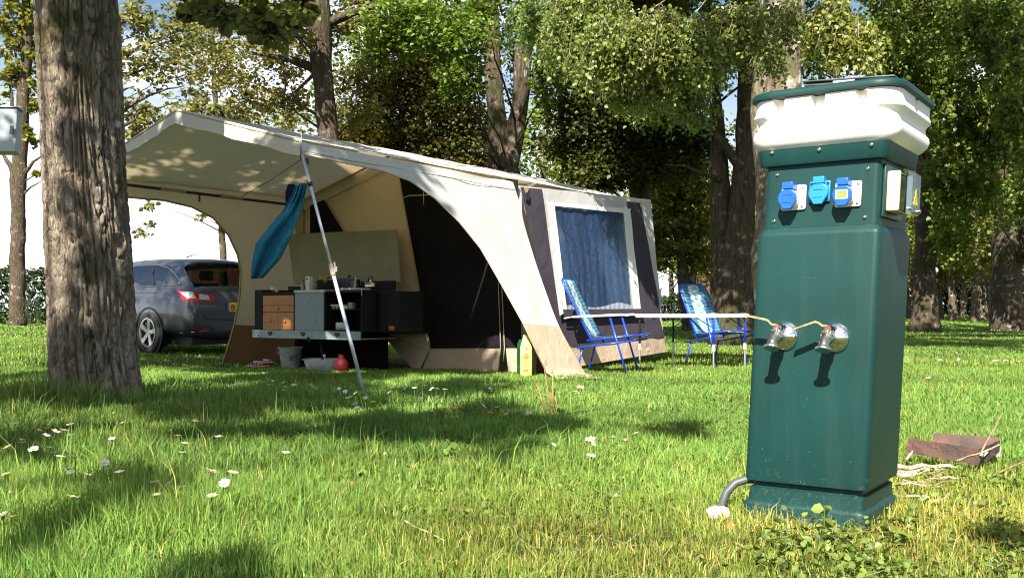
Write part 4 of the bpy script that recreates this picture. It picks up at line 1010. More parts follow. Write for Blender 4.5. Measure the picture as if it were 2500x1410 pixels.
for (p, sx_, dk) in ((ta + ex * .03 + ey * .03, 1, 0), (tb_ - ex * .03 + ey * .03, -1, 1), (tc_ - ex * .03 - ey * .03, -1, 1), (td + ex * .03 - ey * .03, 1, 0)):
    e_ = ex * sx_
    m = MB(); m.tube([p + e_ * .07 - Vector((0, 0, .012)), p + e_ * .02 - Vector((0, 0, .02)), p - Vector((0, 0, .06)), p - Vector((0, 0, .34))], .0125, 10); lg = m.build('leg', blue_fr if dk else blk_tube, table, True)
    m = MB(); m.tube([p - Vector((0, 0, .33)), p - Vector((0, 0, .40))], .018, 8); m.build('clamp', arm_m, lg)
    m = MB(); m.tube([p - Vector((0, 0, .39)), Vector((p.x, p.y, 0))], .0095, 8); m.build('leg_extension', silver, lg)
    m = MB(); m.tube([p + e_ * .22 - Vector((0, 0, .012)), p - Vector((0, 0, .15))], .006, 6); m.build('brace', blk_tube, lg)
gp = ta + ex * .22 + ey * .25; gp.z = zt_ + .012
m = MB(); m.lathe([(.03, 0), (.036, .1), (.033, .1), (.027, .004)], gp, (0, 0, 1), 20, cap=False); tag(m.build('drinking_glass', glassmat('tumbler', (.8, .84, .84), .03, .8), None, True), 'clear drinking glass on the white camp table', 'glass')
# ================================================================ estate car parked behind the awning
from mathutils.bvhtree import BVHTree
paint = mat('grey_blue_car_paint', (0.085, 0.092, 0.106), 0.30, 0.5, 0.06, 3, coat=.8)
cglass = glassmat('tinted_car_glass', (0.14, 0.17, 0.17), .02, .62, .4)
rubber = mat('black_trim', (.012, .012, .013), .6)
head = math.radians(50)
CF = Vector((-math.sin(head), math.cos(head), 0)); CL = Vector((-CF.y, CF.x, 0))
wheel_g = Vector(((380 - CX) / F * 15.3, 15.3, 0))
CO = wheel_g - CL * .80 - CF * .98          # rear bumper centre on the ground
CM = Matrix(((CF.x, CL.x, 0, CO.x), (CF.y, CL.y, 0, CO.y), (0, 0, 1.02, 0), (0, 0, 0, 1)))
car = thing('estate_car', 'dark grey blue estate car parked behind the tent awning, seen from its rear corner', 'car', CO)
ST = [(-.02, [(.66, .27), (.76, .42), (.76, .60), (.66, .70), (.55, .70), (.35, .70), (0, .70)]),
      (.03, [(.74, .23), (.845, .42), (.84, .64), (.76, .82), (.66, .84), (.4, .85), (0, .86)]),
      (.09, [(.78, .21), (.885, .44), (.885, .70), (.80, .985), (.70, 1.00), (.42, 1.02), (0, 1.03)]),
      (.30, [(.79, .20), (.905, .44), (.91, .71), (.83, 1.00), (.67, 1.21), (.42, 1.24), (0, 1.25)]),
      (.47, [(.80, .20), (.915, .45), (.92, .72), (.845, 1.00), (.63, 1.385), (.41, 1.42), (0, 1.43)]),
      (.56, [(.80, .20), (.915, .45), (.92, .72), (.85, 1.00), (.625, 1.40), (.41, 1.45), (0, 1.46)]),
      (.72, [(.80, .20), (.918, .45), (.925, .73), (.855, .995), (.63, 1.41), (.42, 1.462), (0, 1.475)]),
      (1.1, [(.80, .20), (.92, .45), (.925, .73), (.86, .99), (.64, 1.425), (.43, 1.48), (0, 1.495)]),
      (1.8, [(.80, .20), (.92, .45), (.925, .73), (.86, .98), (.65, 1.44), (.44, 1.495), (0, 1.51)]),
      (2.5, [(.80, .20), (.92, .45), (.925, .72), (.86, .965), (.64, 1.41), (.43, 1.47), (0, 1.48)]),
      (3.0, [(.80, .20), (.92, .45), (.92, .72), (.85, .955), (.60, 1.31), (.42, 1.36), (0, 1.37)]),
      (3.7, [(.80, .20), (.915, .45), (.91, .70), (.83, .90), (.72, .94), (.45, .98), (0, 1.0)]),
      (4.4, [(.76, .20), (.88, .45), (.86, .65), (.76, .80), (.62, .83), (.4, .86), (0, .87)]),
      (4.75, [(.6, .25), (.70, .42), (.68, .56), (.6, .66), (.5, .68), (.3, .69), (0, .70)])]
V = []; FC = []; MI = []
nst = len(ST); row = 13
for x, sec in ST:
    for y, z in sec: V.append((x, y, z))
    for y, z in reversed(sec[:-1]): V.append((x, -y, z))
for i in range(nst - 1):
    for k in range(row - 1):
        FC.append((i * row + k, i * row + k + 1, (i + 1) * row + k + 1, (i + 1) * row + k))
        kk = k if k < 6 else 11 - k; x0, x1 = ST[i][0], ST[i + 1][0]
        g_ = 0
        if kk == 3 and x0 >= .72 and x1 <= 3.0: g_ = 1
        if kk in (4, 5) and .09 <= x0 and x1 <= .47: g_ = 1
        if kk in (4, 5) and x0 >= 3.0 and x1 <= 3.7: g_ = 1
        if kk == 3 and x0 >= 3.0 and x1 <= 3.7: g_ = 0
        MI.append(g_)
    FC.append((i * row, (i + 1) * row, (i + 1) * row + row - 1, i * row + row - 1)); MI.append(2)
FC.append(tuple(range(row))); MI.append(0); FC.append(tuple((nst - 1) * row + k for k in range(row - 1, -1, -1))); MI.append(0)
me = bpy.data.meshes.new('car_shell'); me.from_pydata(V, [], FC); me.polygons.foreach_set('material_index', MI)
for mm in (paint, cglass, rubber): me.materials.append(mm)
tmp = bpy.data.objects.new('car_shell', me); COL.objects.link(tmp)
md = tmp.modifiers.new('s', 'SUBSURF'); md.levels = 2; md.render_levels = 2
dg = bpy.context.evaluated_depsgraph_get(); ev = tmp.evaluated_get(dg); em = ev.to_mesh()
VV = [CM @ v.co for v in em.vertices]; FF = [tuple(p.vertices) for p in em.polygons]; MM = [p.material_index for p in em.polygons]
ev.to_mesh_clear(); bpy.data.objects.remove(tmp)
bvh = BVHTree.FromPolygons(VV, FF)
def sub(mi, nm, mt):
    fs = [f for f, q in zip(FF, MM) if q in mi]; used = sorted({i for f in fs for i in f}); ix = {u: k for k, u in enumerate(used)}
    m = MB(); m.v = [tuple(VV[u]) for u in used]; m.f = [tuple(ix[i] for i in f) for f in fs]; m.m = [0] * len(fs)
    return m.build(nm, mt, car, True)
body = sub((0, 2), 'body', paint); sub((1,), 'windows', cglass)
def hit(px, py, off):
    o = Vector((0, 0, CH)); d = Vector(((px - CX) / F, 1, (HY - py) / F)).normalized()
    loc, n, i, dist = bvh.ray_cast(o, d)
    if loc is None: return P(px, py, 15.6)
    if n.dot(d) > 0: n = -n
    return loc + n * off
def patch(quad, off, nx, ny, nm, mt, parent=car):
    a, b, c, d = [Vector((*v, 0)) for v in quad]; rows = []
    for i in range(ny + 1):
        l, r_ = a.lerp(d, i / ny), b.lerp(c, i / ny); rows.append([hit(*(l.lerp(r_, j / nx).xy), off) for j in range(nx + 1)])
    m = MB(); m.loft(rows); return m.build(nm, mt, parent, True)
redl = mat('red_lamp_lens', (0.42, 0.012, 0.015), .15, 0, .1, 30, coat=.5); clear = mat('clear_lamp_lens', (.62, .60, .58), .15, 0.2, .3, 40, coat=.6)
tl_ = patch([(428, 707), (521, 718), (527, 738), (448, 734)], .006, 16, 6, 'tail_light', redl)
patch([(436, 711), (470, 713), (478, 729), (456, 727)], .010, 6, 3, 'lens', clear, tl_); patch([(484, 717), (508, 721), (512, 732), (486, 731)], .010, 6, 3, 'lens', clear, tl_)
pl_ = patch([(551, 738), (605, 741), (605, 762), (552, 760)], .012, 4, 3, 'number_plate', mat('yellow_plate', (.78, .42, .02), .4))
patch([(551, 738.5), (557, 738.5), (557, 760), (552, 759.5)], .015, 2, 3, 'euro_band', mat('plate_blue', (.01, .06, .45), .4), pl_)
bd = MB()
def glyph(cx_, cy_, w, h):
    for (a_, b_) in (((-1, -1), (1, -1)), ((-1, 0), (1, 0)), ((-1, 1), (1, 1)), ((-1, -1), (-1, 1)), ((1, -1), (1, 1))):
        bd.tube([hit(cx_ + a_[0] * w, cy_ + a_[1] * h, .015), hit(cx_ + b_[0] * w, cy_ + b_[1] * h, .015)], .006, 5)
glyph(567.5, 750, 3, 5.5); glyph(580, 750.5, 3, 5.5)
bd.build('plate_character', rubber, pl_)
ref = patch([(470, 803), (508, 800), (504, 807), (470, 809)], .006, 8, 2, 'bumper_reflector', mat('dark_red_reflector', (.16, .01, .015), .2))
m = MB(); m.tube([hit(x, y, .008) for x, y in ((440, 812), (470, 810), (490, 809), (505, 807), (511, 802))], .006, 6); m.build('bumper_trim', mat('satin_chrome', (.6, .6, .6), .2, 1.0), car, True)
# chrome line round the side windows
m = MB(); m.tube([hit(x, y, .006) for x, y in ((322, 641), (350, 641), (380, 645), (410, 653), (428, 668), (438, 683), (440, 690), (432, 696), (405, 697), (370, 698), (322, 699))], .007, 6); m.build('window_trim', mat('satin_chrome_trim', (.5, .5, .5), .25, 1.0), car, True)
m = MB(); m.tube([hit(x, y, .003) for x, y in ((449, 652), (462, 680), (474, 700), (484, 735), (492, 762), (503, 778), (540, 780), (590, 782))], .004, 5); m.build('tailgate_gap', rubber, car)
m = MB(); m.tube([hit(375, 657, .01), hit(376, 697, .01)], .010, 5); m.build('window_pillar', rubber, car)
m = MB(); m.tube([hit(x, y, .003) for x, y in ((330, 714), (380, 714), (430, 712))], .004, 5); m.build('shoulder_crease', paint, car)
for k, cx_ in enumerate((498, 504, 511, 518, 525)):
    m = MB(); m.tube([hit(cx_, 745, .004), hit(cx_ + 2.5, 750, .004)], .004, 4); m.build('badge_letter', steel, car)
def cw(x, y, z): return CM @ Vector((x, y, z))
for wx in (.98, 3.80):
    for s in (1, -1):
        c = cw(wx, s * .90, .33); ax = CL * s
        m = MB(); m.lathe([(.30, 0.0), (.395, .0), (.395, .026), (.37, .028)], c, ax, 36, cap=False); m.lathe([(.002, -.02), (.385, -.02)], c, ax, 36, cap=False); m.build('wheel_arch', rubber, car, True, sharp=40)
        m = MB(); m.lathe([(.22, -.12), (.30, -.12), (.325, -.09), (.33, -.01), (.315, .03), (.29, .045), (.222, .035), (.222, 0), (.05, -.03)], c, ax, 40); w_ = m.build('wheel', tyre_m, car, True, sharp=35)
        m = MB()
        m.lathe([(.222, .03), (.225, .044), (.208, .046), (.204, .02)], c, ax, 40, cap=False); m.lathe([(.0, .03), (.04, .03), (.045, .02), (.045, -.01)], c, ax, 16)
        ux = CF; uz = Vector((0, 0, 1))
        for k in range(5):
            a = math.radians(90 + 72 * k + 10); d = ux * math.cos(a) + uz * math.sin(a); t = ux * -math.sin(a) + uz * math.cos(a)
            m.slab([c + d * .03 - t * .028 + ax * .012, c + d * .212 - t * .036 + ax * .026, c + d * .212 + t * .036 + ax * .026, c + d * .03 + t * .028 + ax * .012], ax * .014)
        m.build('rim', mat('alloy_rim', (.55, .54, .52), .35, .7), w_)
m = MB(); m.lathe([(.008, 0), (.004, .03)], cw(1.4, 0, 1.51), (0, 0, 1), 8); m.tube([cw(1.4, 0, 1.52), cw(1.05, 0, 1.575)], [.010, .004], 8); m.build('aerial', rubber, car)
m = MB()
for y in (-.36, .36):
    for x, zt2 in ((1.35, 1.12), (2.35, 1.15)):
        p = cw(x, y, .5); m.box(p - CL * .22, CF * .12, CL * .44, Vector((-.0, 0, zt2 - .5))); q_ = cw(x, y, zt2 + .03); m.box(q_ - CL * .12, CF * .09, CL * .24, Vector((0, 0, .17)))
m.box(cw(.3, -.75, .45), CF * 3.2, CL * 1.5, Vector((0, 0, .06))); m.build('car_seats', mat('dark_seats', (.015, .015, .017), .8), car, bevel=.03)
m = MB(); m.box(cw(.12, -.70, .15), CF * 4.3, CL * 1.40, Vector((0, 0, .12))); m.build('dark_underbody', rubber, car)  # black underbody box added to fill the shaded gap below the car
# ================================================================ trees
def barkmat(name, c1, c2, lich=(0.36, 0.36, 0.30), moss=None, bs=0.9, stretch=(9, 9, 1.6), la=0.60):
    m, t, o = newmat(name)
    p = t.nodes.new('ShaderNodeBsdfPrincipled'); p.inputs['Roughness'].default_value = .9; p.inputs['Specular IOR Level'].default_value = .15
    tc = t.nodes.new('ShaderNodeTexCoord'); mp = t.nodes.new('ShaderNodeMapping'); mp.inputs['Scale'].default_value = stretch
    t.links.new(tc.outputs['Object'], mp.inputs[0])
    n1 = t.nodes.new('ShaderNodeTexNoise'); n1.inputs['Scale'].default_value = 2.2; n1.inputs['Detail'].default_value = 8; n1.inputs['Roughness'].default_value = .65; n1.inputs['Distortion'].default_value = .6
    t.links.new(mp.outputs[0], n1.inputs['Vector'])
    r = t.nodes.new('ShaderNodeValToRGB'); r.color_ramp.elements[0].position = .36; r.color_ramp.elements[1].position = .64
    r.color_ramp.elements[0].color = (*c1, 1); r.color_ramp.elements[1].color = (*c2, 1); t.links.new(n1.outputs[0], r.inputs[0])
    n2 = t.nodes.new('ShaderNodeTexNoise'); n2.inputs['Scale'].default_value = 5; n2.inputs['Detail'].default_value = 6; t.links.new(tc.outputs['Object'], n2.inputs['Vector'])
    r2 = t.nodes.new('ShaderNodeValToRGB'); r2.color_ramp.elements[0].position = la; r2.color_ramp.elements[1].position = la + .06; t.links.new(n2.outputs[0], r2.inputs[0])
    mx = t.nodes.new('ShaderNodeMixRGB'); mx.inputs[2].default_value = (*lich, 1); t.links.new(r2.outputs[0], mx.inputs[0]); t.links.new(r.outputs[0], mx.inputs[1])
    last = mx
    if moss:
        n3 = t.nodes.new('ShaderNodeTexNoise'); n3.inputs['Scale'].default_value = 1.7; n3.inputs['Detail'].default_value = 7; t.links.new(tc.outputs['Object'], n3.inputs['Vector'])
        r3 = t.nodes.new('ShaderNodeValToRGB'); r3.color_ramp.elements[0].position = .53; r3.color_ramp.elements[1].position = .66; t.links.new(n3.outputs[0], r3.inputs[0])
        m3 = t.nodes.new('ShaderNodeMixRGB'); m3.inputs[2].default_value = (*moss, 1); t.links.new(r3.outputs[0], m3.inputs[0]); t.links.new(mx.outputs[0], m3.inputs[1]); last = m3
    t.links.new(last.outputs[0], p.inputs['Base Color'])
    vo = t.nodes.new('ShaderNodeTexVoronoi'); vo.feature = 'DISTANCE_TO_EDGE'; vo.inputs['Scale'].default_value = 2.6
    dm = t.nodes.new('ShaderNodeMixRGB'); dm.blend_type = 'ADD'; dm.inputs[0].default_value = .55; t.links.new(mp.outputs[0], dm.inputs[1]); t.links.new(n1.outputs['Color'], dm.inputs[2]); t.links.new(dm.outputs[0], vo.inputs['Vector'])
    ad = t.nodes.new('ShaderNodeMath'); ad.operation = 'ADD'; mn_ = t.nodes.new('ShaderNodeMath'); mn_.operation = 'MINIMUM'; mn_.inputs[1].default_value = .35
    t.links.new(vo.outputs['Distance'], mn_.inputs[0]); t.links.new(mn_.outputs[0], ad.inputs[0]); t.links.new(n1.outputs[0], ad.inputs[1])
    b = t.nodes.new('ShaderNodeBump'); b.inputs['Strength'].default_value = bs; b.inputs['Distance'].default_value = .05; t.links.new(ad.outputs[0], b.inputs['Height'])
    t.links.new(b.outputs[0], p.inputs['Normal']); t.links.new(p.outputs[0], o.inputs[0]); return m
bark_big = barkmat('furrowed_grey_bark', (0.145, 0.112, 0.085), (0.40, 0.33, 0.25), (.52, .50, .45), (.10, .09, .04), .9, (9, 9, 3.2), .66)
bark_mid = barkmat('mossy_brown_bark', (0.045, 0.033, 0.024), (0.145, 0.11, 0.075), (.26, .25, .20), (.07, .075, .03))
bark_pale = barkmat('pale_lichen_bark', (0.095, 0.075, 0.05), (0.24, 0.20, 0.14), (.34, .32, .26), (.10, .09, .04), .6, (6, 6, 2.5), .56)
bark_far = barkmat('far_brown_bark', (0.05, 0.038, 0.027), (0.17, 0.135, 0.095), (.30, .28, .22), None, .6)

def leaf_arrays(pos, size, rng, up=0.8, droop=0.5, hue=(1, 1, 1), vari=0.22, wid=.42):
    N = len(pos)
    nrm = rng.normal(size=(N, 3)); nrm[:, 2] = np.abs(nrm[:, 2]) * .6 + up; nrm /= np.linalg.norm(nrm, axis=1)[:, None]
    a = rng.normal(size=(N, 3)); a[:, 2] -= droop; a -= nrm * np.sum(a * nrm, 1)[:, None]; a /= np.linalg.norm(a, axis=1)[:, None]
    b = np.cross(nrm, a); s = (size * rng.uniform(.65, 1.25, N))[:, None]
    pts = [(0, 0, 0), (wid, .32, .12), (wid * .72, .72, .10), (0, 1, -.06), (-wid * .72, .72, .10), (-wid, .32, .12)]
    V = np.stack([pos + s * (b * x + a * y + nrm * z) for x, y, z in pts], 1).reshape(-1, 3)
    base = np.arange(N)[:, None] * 6
    Fq = np.concatenate([base + np.array([0, 1, 2, 3]), base + np.array([0, 3, 4, 5])], 0)
    t = rng.normal(1, vari, N).clip(.45, 1.7); yel = rng.normal(0, .10, N)
    c = np.stack([t * hue[0] * (1 + yel), t * hue[1], t * hue[2] * (1 - yel * .8), np.ones(N)], 1)
    return V, Fq, np.repeat(c, 6, 0)
def bough_points(c, rad, n, rng, clump=26, spread=.30):
    """leaf positions in an uneven ellipsoid: clumps, and twigs inside the clumps"""
    c = np.array(c); rad = np.array(rad); k = max(3, n // clump)
    d = rng.normal(size=(k, 3)); d /= np.linalg.norm(d, axis=1)[:, None]
    cc = d * (rng.random(k) ** .45)[:, None] * rad
    w = rng.random(k) ** 1.2 + .15; w /= w.sum()
    idx = rng.choice(k, n, p=w)
    R = spread * np.minimum(rad, rad.mean() * 1.2)
    off = rng.normal(size=(n, 3)) * R * .62
    return c + cc[idx] + off, c + cc
def crown_mesh(s, root):
    """leaves and the fine twigs that carry them, one mesh with two materials"""
    if not s.V: return None
    V = np.concatenate(s.V); Fq = np.concatenate(s.F); C = np.concatenate(s.C); nl = len(Fq)
    if s.tw.v:
        tv = np.array(s.tw.v, np.float32); tf = np.array([f for f in s.tw.f if len(f) == 4], np.int32) + len(V)
        V = np.concatenate([V, tv]); Fq = np.concatenate([Fq, tf]); C = np.concatenate([C, np.ones((len(tv), 4))])
    o = np_mesh('crown', V, Fq, s.leafm, root, C); o.data.materials.append(s.bark)
    mi = np.zeros(len(Fq), np.int32); mi[nl:] = 1; o.data.polygons.foreach_set('material_index', mi); return o
class Tree:
    def __init__(s, name, label, base, barkm, leafm, group=None):
        s.root = thing(name, label, 'tree', base, group); s.base = Vector(base); s.tr = MB(); s.bark = barkm; s.leafm = leafm; s.V = []; s.F = []; s.C = []; s.nv = 0; s.tw = MB(); s.limb = []
        s.rng = np.random.default_rng(abs(hash(label)) % 1000 if False else sum(map(ord, label)) % 9973)
    def trunk(s, pts, r, n=16):
        # dense rings with knobbly noise
        P_ = [Vector(p) for p in pts]; out = []; rr_ = []
        for i in range(len(P_) - 1):
            k = max(2, int((P_[i + 1] - P_[i]).length / .22))
            k = min(k, 14)
            for j in range(k):
                t = j / k; q = P_[i].lerp(P_[i + 1], t); out.append(q); rr_.append(r[i] + (r[i + 1] - r[i]) * t)
        out.append(P_[-1]); rr_.append(r[-1])
        o2 = []
        for q, rad in zip(out, rr_): o2.append(q + Vector((mn.noise(q * .9), mn.noise(q * .9 + Vector((5, 0, 0))), 0)) * rad * .35)
        b = len(s.tr.v); s.tr.tube(o2, rr_, n)
        for i in range(b, len(s.tr.v)):
            v = Vector(s.tr.v[i]); rad = rr_[min(len(rr_) - 1, (i - b) // n)]; c = o2[min(len(o2) - 1, (i - b) // n)]
            d = v - c; f = 1 + .16 * mn.noise(v * 2.2) + .12 * mn.noise(Vector((v.x * 9, v.y * 9, v.z * 1.6)))
            s.tr.v[i] = tuple(c + d * f)
        s.path = out
    def limbto(s, tgt, z0=None, r0=.05, n=7, start=None):
        tgt = Vector(tgt)
        st_ = start or min(s.path, key=lambda q: (q - (tgt - Vector((0, 0, (tgt - q).length * .45)))).length)
        a = Vector(st_); L = (tgt - a).length; mid = a.lerp(tgt, .5) + Vector((0, 0, .10 * L)) + Vector((mn.noise(tgt), mn.noise(tgt * 1.3), mn.noise(tgt * .7))) * .12 * L
        pts = []
        for i in range(n + 1):
            t = i / n; q = a * (1 - t) ** 2 + mid * 2 * t * (1 - t) + tgt * t * t
            pts.append(q + Vector((mn.noise(q * 2.3), mn.noise(q * 2.3 + Vector((3, 0, 0))), mn.noise(q * 2.3 + Vector((0, 3, 0))))) * .04 * L * math.sin(math.pi * t))
        s.tr.tube(pts, [max(.006, r0 * (1 - .85 * i / n)) for i in range(n + 1)], 7)
        return pts
    def bough(s, c, rad, n, size, hue=(1, 1, 1), up=.8, droop=.5, limb=.04, twigs=True, vari=.22, clump=26, spread=.30, wid=.42):
        if limb: s.limbto(c, r0=limb)
        pos, cc = bough_points(c, rad, n, s.rng, clump, spread)
        if twigs:
            cV = Vector(c)
            for q in cc[::2]:
                q = Vector(q); mid = cV.lerp(q, .5) + Vector((0, 0, .06)); s.tw.tube([cV, mid, q, q + (q - cV).normalized() * .15 - Vector((0, 0, .05))], [.012 * min(3, max(rad)), .009, .005, .003], 4, cap=False)
        V, Fq, C = leaf_arrays(pos, size, s.rng, up, droop, hue, vari, wid)
        s.V.append(V); s.F.append(Fq + s.nv); s.C.append(C); s.nv += len(V)
    def sprays(s, c, rad, k, per, length, size, hue=(1, 1, 1), vari=.22):
        """hanging twigs with leaves along them"""
        r = s.rng; c = np.array(c)
        d = r.normal(size=(k, 3)); d /= np.linalg.norm(d, axis=1)[:, None]; st_ = c + d * (r.random(k) ** .5)[:, None] * np.array(rad)
        az = r.random(k) * 6.28; L = length * r.uniform(.5, 1.2, k); dirx = np.stack([np.cos(az) * .45, np.sin(az) * .45, -np.ones(k)], 1)
        t = r.random((k, per)); pos = st_[:, None, :] + dirx[:, None, :] * (t * L[:, None])[:, :, None] * np.array([1, 1, 1]) + r.normal(size=(k, per, 3)) * .035
        V, Fq, C = leaf_arrays(pos.reshape(-1, 3), size, r, .35, .9, hue, vari)
        s.V.append(V); s.F.append(Fq + s.nv); s.C.append(C); s.nv += len(V)
        for i in range(0, k):
            a = Vector(st_[i]); e = Vector(st_[i] + dirx[i] * L[i]); s.tw.tube([a, a.lerp(e, .5) + Vector((0, 0, .03)), e], [.006, .004, .002], 4, cap=False)
    def done(s):
        trk = s.tr.build('trunk', s.bark, s.root, True)
        crown_mesh(s, s.root); return s.root

lf_maple = leafmat('maple_leaves', (0.125, 0.140, 0.030), (0.25, 0.26, 0.04))
lf_olive = leafmat('olive_spring_leaves', (0.185, 0.185, 0.055), (0.34, 0.32, 0.08))
lf_green = leafmat('fresh_green_leaves', (0.125, 0.178, 0.030), (0.26, 0.34, 0.04))
lf_lime = leafmat('pale_lime_leaves', (0.165, 0.215, 0.045), (0.30, 0.35, 0.06), gloss=.04)
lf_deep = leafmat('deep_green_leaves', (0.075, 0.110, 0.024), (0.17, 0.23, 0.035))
lf_yel = leafmat('yellow_green_leaves', (0.19, 0.20, 0.036), (0.32, 0.33, 0.045))

def pxb(px, py, D, rx, ry, dep=None):
    k = D / F; return P(px, py, D), (rx * k, (dep if dep else (rx + ry) * .5 * k * 1.1), ry * k)

# ---- the big furrowed trunk in front (modelled bark ridges)
D0 = 7.3; k0 = D0 / F
prof0 = [(-560, 150, 175), (-250, 172, 186), (0, 188, 194), (150, 193, 193), (400, 203, 193), (600, 218, 199), (740, 226, 202), (830, 229, 205), (900, 233, 208), (950, 240, 206), (985, 244, 212), (1005, 244, 222)]
big = thing('maple_tree', 'big maple tree with a thick furrowed grey trunk standing left in front of the tent', 'tree', (P(270, 980, D0).x, D0, 0))
NR, NA = 420, 280; verts = []
for i in range(NR + 1):
    y = prof0[0][0] + (prof0[-1][0] - prof0[0][0]) * i / NR
    for (a, b) in zip(prof0, prof0[1:]):
        if a[0] <= y <= b[0]:
            t = (y - a[0]) / (b[0] - a[0]); cx_ = a[1] + (b[1] - a[1]) * t; w = a[2] + (b[2] - a[2]) * t; break
    z = CH + (HY - y) * k0; R = w * .5 * k0 * .955; X = (cx_ - CX) * k0
    for j in range(NA):
        an = 2 * math.pi * j / NA; cxn, syn = math.cos(an), math.sin(an)
        tw_ = an + .10 * z
        q = Vector((math.cos(tw_) * 4.6, math.sin(tw_) * 4.6, z * .75)); q2 = Vector((math.cos(tw_) * 8.5, math.sin(tw_) * 8.5, z * 2.1))
        wv_ = Vector((mn.noise(q * .9), mn.noise(q * .9 + Vector((4, 0, 0))), mn.noise(q * .8 + Vector((0, 4, 0))))) * .9
        r1 = math.exp(-(mn.noise(q + wv_) / .11) ** 2); r2 = math.exp(-(mn.noise(q2 + wv_ * 1.3) / .12) ** 2)
        r3 = mn.noise(Vector((cxn * 26, syn * 26, z * 14))) + .6 * mn.noise(Vector((cxn * 45, syn * 45, z * 30)))
        r4 = math.exp(-(mn.noise(Vector((cxn * 5, syn * 5, z * 7.5)) + wv_ * 1.5) / .10) ** 2)
        flare = 0
        if z < .22: flare = (.22 - z) * .16 * (.5 + .9 * max(0, math.cos(3 * an + .6)))
        lump = .05 * mn.noise(Vector((cxn * 1.3, syn * 1.3, z * .8)))
        rr_ = R * (1 + lump) + flare - .052 * r1 - .032 * r2 * (1 - .5 * r1) - .022 * r4 * (1 - r1) + .006 * r3 + .012
        verts.append((X + rr_ * cxn, D0 + rr_ * syn, z))
m = MB(); m.v = verts
for i in range(NR):
    for j in range(NA): m.f.append((i * NA + j, i * NA + (j + 1) % NA, (i + 1) * NA + (j + 1) % NA, (i + 1) * NA + j)); m.m.append(0)
bt_ = m.build('trunk', bark_big, big, True)
bigT = Tree.__new__(Tree); bigT.root = big; bigT.tr = MB(); bigT.bark = bark_big; bigT.leafm = lf_maple; bigT.V = []; bigT.F = []; bigT.C = []; bigT.nv = 0; bigT.tw = MB(); bigT.rng = np.random.default_rng(5)
ztop = CH + (HY + 560) * k0
bigT.trunk([(P(150, 0, D0).x, D0, ztop - .05), (-3.5, 7.4, 6.5), (-3.6, 7.6, 10.5)], [.26, .22, .06])

def shade(T_, tx, ty, tz, H, rx, ry, n, rz=.35, size=.13, limb=.035):
    c = Vector((tx, ty, tz)) + SUN_DIR * ((H - tz) / SUN_DIR.z)
    T_.bough(c, (rx, ry, rz), n, size, limb=limb, clump=14, spread=.34)
for (tx, ty) in ((-5.0, 14.7), (-4.2, 15.4), (-6.0, 15.2)): shade(bigT, tx, ty, 0, 9.5, 1.0, .9, 420, .4)
for (x, y, D, rx, ry, n) in ((560, 30, 9.5, 120, 45, 330), (660, 60, 9.2, 80, 50, 300), (480, 20, 9.8, 50, 30, 120), (720, 20, 9.5, 60, 40, 200)):
    bigT.bough(*pxb(x, y, D, rx, ry), n, .105, hue=(.7, .75, .7), limb=.03, clump=14, spread=.26)
# crown of the big maple: over the awning, the car and the grass behind it
for (c, r, n) in (((-5.2, 6.4, 8.2), (1.5, 1.4, .7), 2300), ((-4.6, 8.4, 8.6), (1.6, 1.5, .8), 2300), ((-2.8, 9.0, 8.8), (1.4, 1.4, .8), 1500), ((-4.3, 4.4, 8.0), (1.5, 1.3, .7), 2200), ((-7.4, 3.4, 8.6), (1.4, 1.3, .7), 1500), ((-6.6, 4.6, 9.2), (1.6, 1.5, .8), 1800), ((-6.0, 5.3, 7.0), (1.6, 1.5, .9), 1400), ((-3.7, 7.6, 8.6), (2.2, 2.2, 1.2), 2600), ((-4.0, 7.6, 10.8), (1.7, 1.7, 1.2), 1600), ((-6.6, 8.6, 8.0), (1.5, 1.5, 1), 1300)):
    bigT.bough(c, r, n, .14, hue=(1, 1, 1), limb=.06, clump=70, spread=.22)
bigT.tr.build('limbs', bark_big, bt_, True)
crown_mesh(bigT, big)

# ---- trees behind the viewpoint: their boughs shade the lawn in soft patches
T_ = Tree('maple_tree', 'leafy maple standing behind the viewpoint whose boughs shade the lawn', (-6.2, -3.2, 0), bark_mid, lf_maple)
T_.trunk([(-6.2, -3.2, -.1), (-6.1, -3.2, 3), (-5.9, -3.0, 7), (-5.7, -2.8, 10)], [.34, .27, .2, .07])
SH = [(640, 930, 905, 960, .9, 0), (420, 900, 955, 1000, .92, 0), (900, 1330, 928, 995, .5, 0), (690, 1480, 1015, 1098, .92, 1), (420, 820, 1052, 1100, .75, 1), (0, 260, 1062, 1125, .75, 0), (0, 480, 1190, 1300, .35, 1), (180, 560, 1220, 1280, .35, 1), (-60, 180, 1310, 1430, .35, 1), (480, 780, 1385, 1430, .4, 1), (2430, 2600, 1330, 1395, .85, 1), (-150, 90, 900, 1000, .6, 0), (1540, 1810, 1042, 1085, .6, 1), (1180, 1300, 1105, 1150, .35, 1), (-150, 520, 968, 1012, .9, 1), (300, 620, 985, 1040, .8, 1), (1560, 1850, 800, 858, .7, 0), (480, 1000, 968, 1020, .92, 1), (350, 760, 1000, 1050, .75, 1), (790, 1010, 905, 945, .85, 0), (440, 800, 893, 912, .85, 0), (1000, 1250, 890, 925, .6, 0), (560, 1000, 935, 975, .8, 1), (1050, 1330, 985, 1030, .6, 1), (-100, 130, 1130, 1190, .5, 1)]
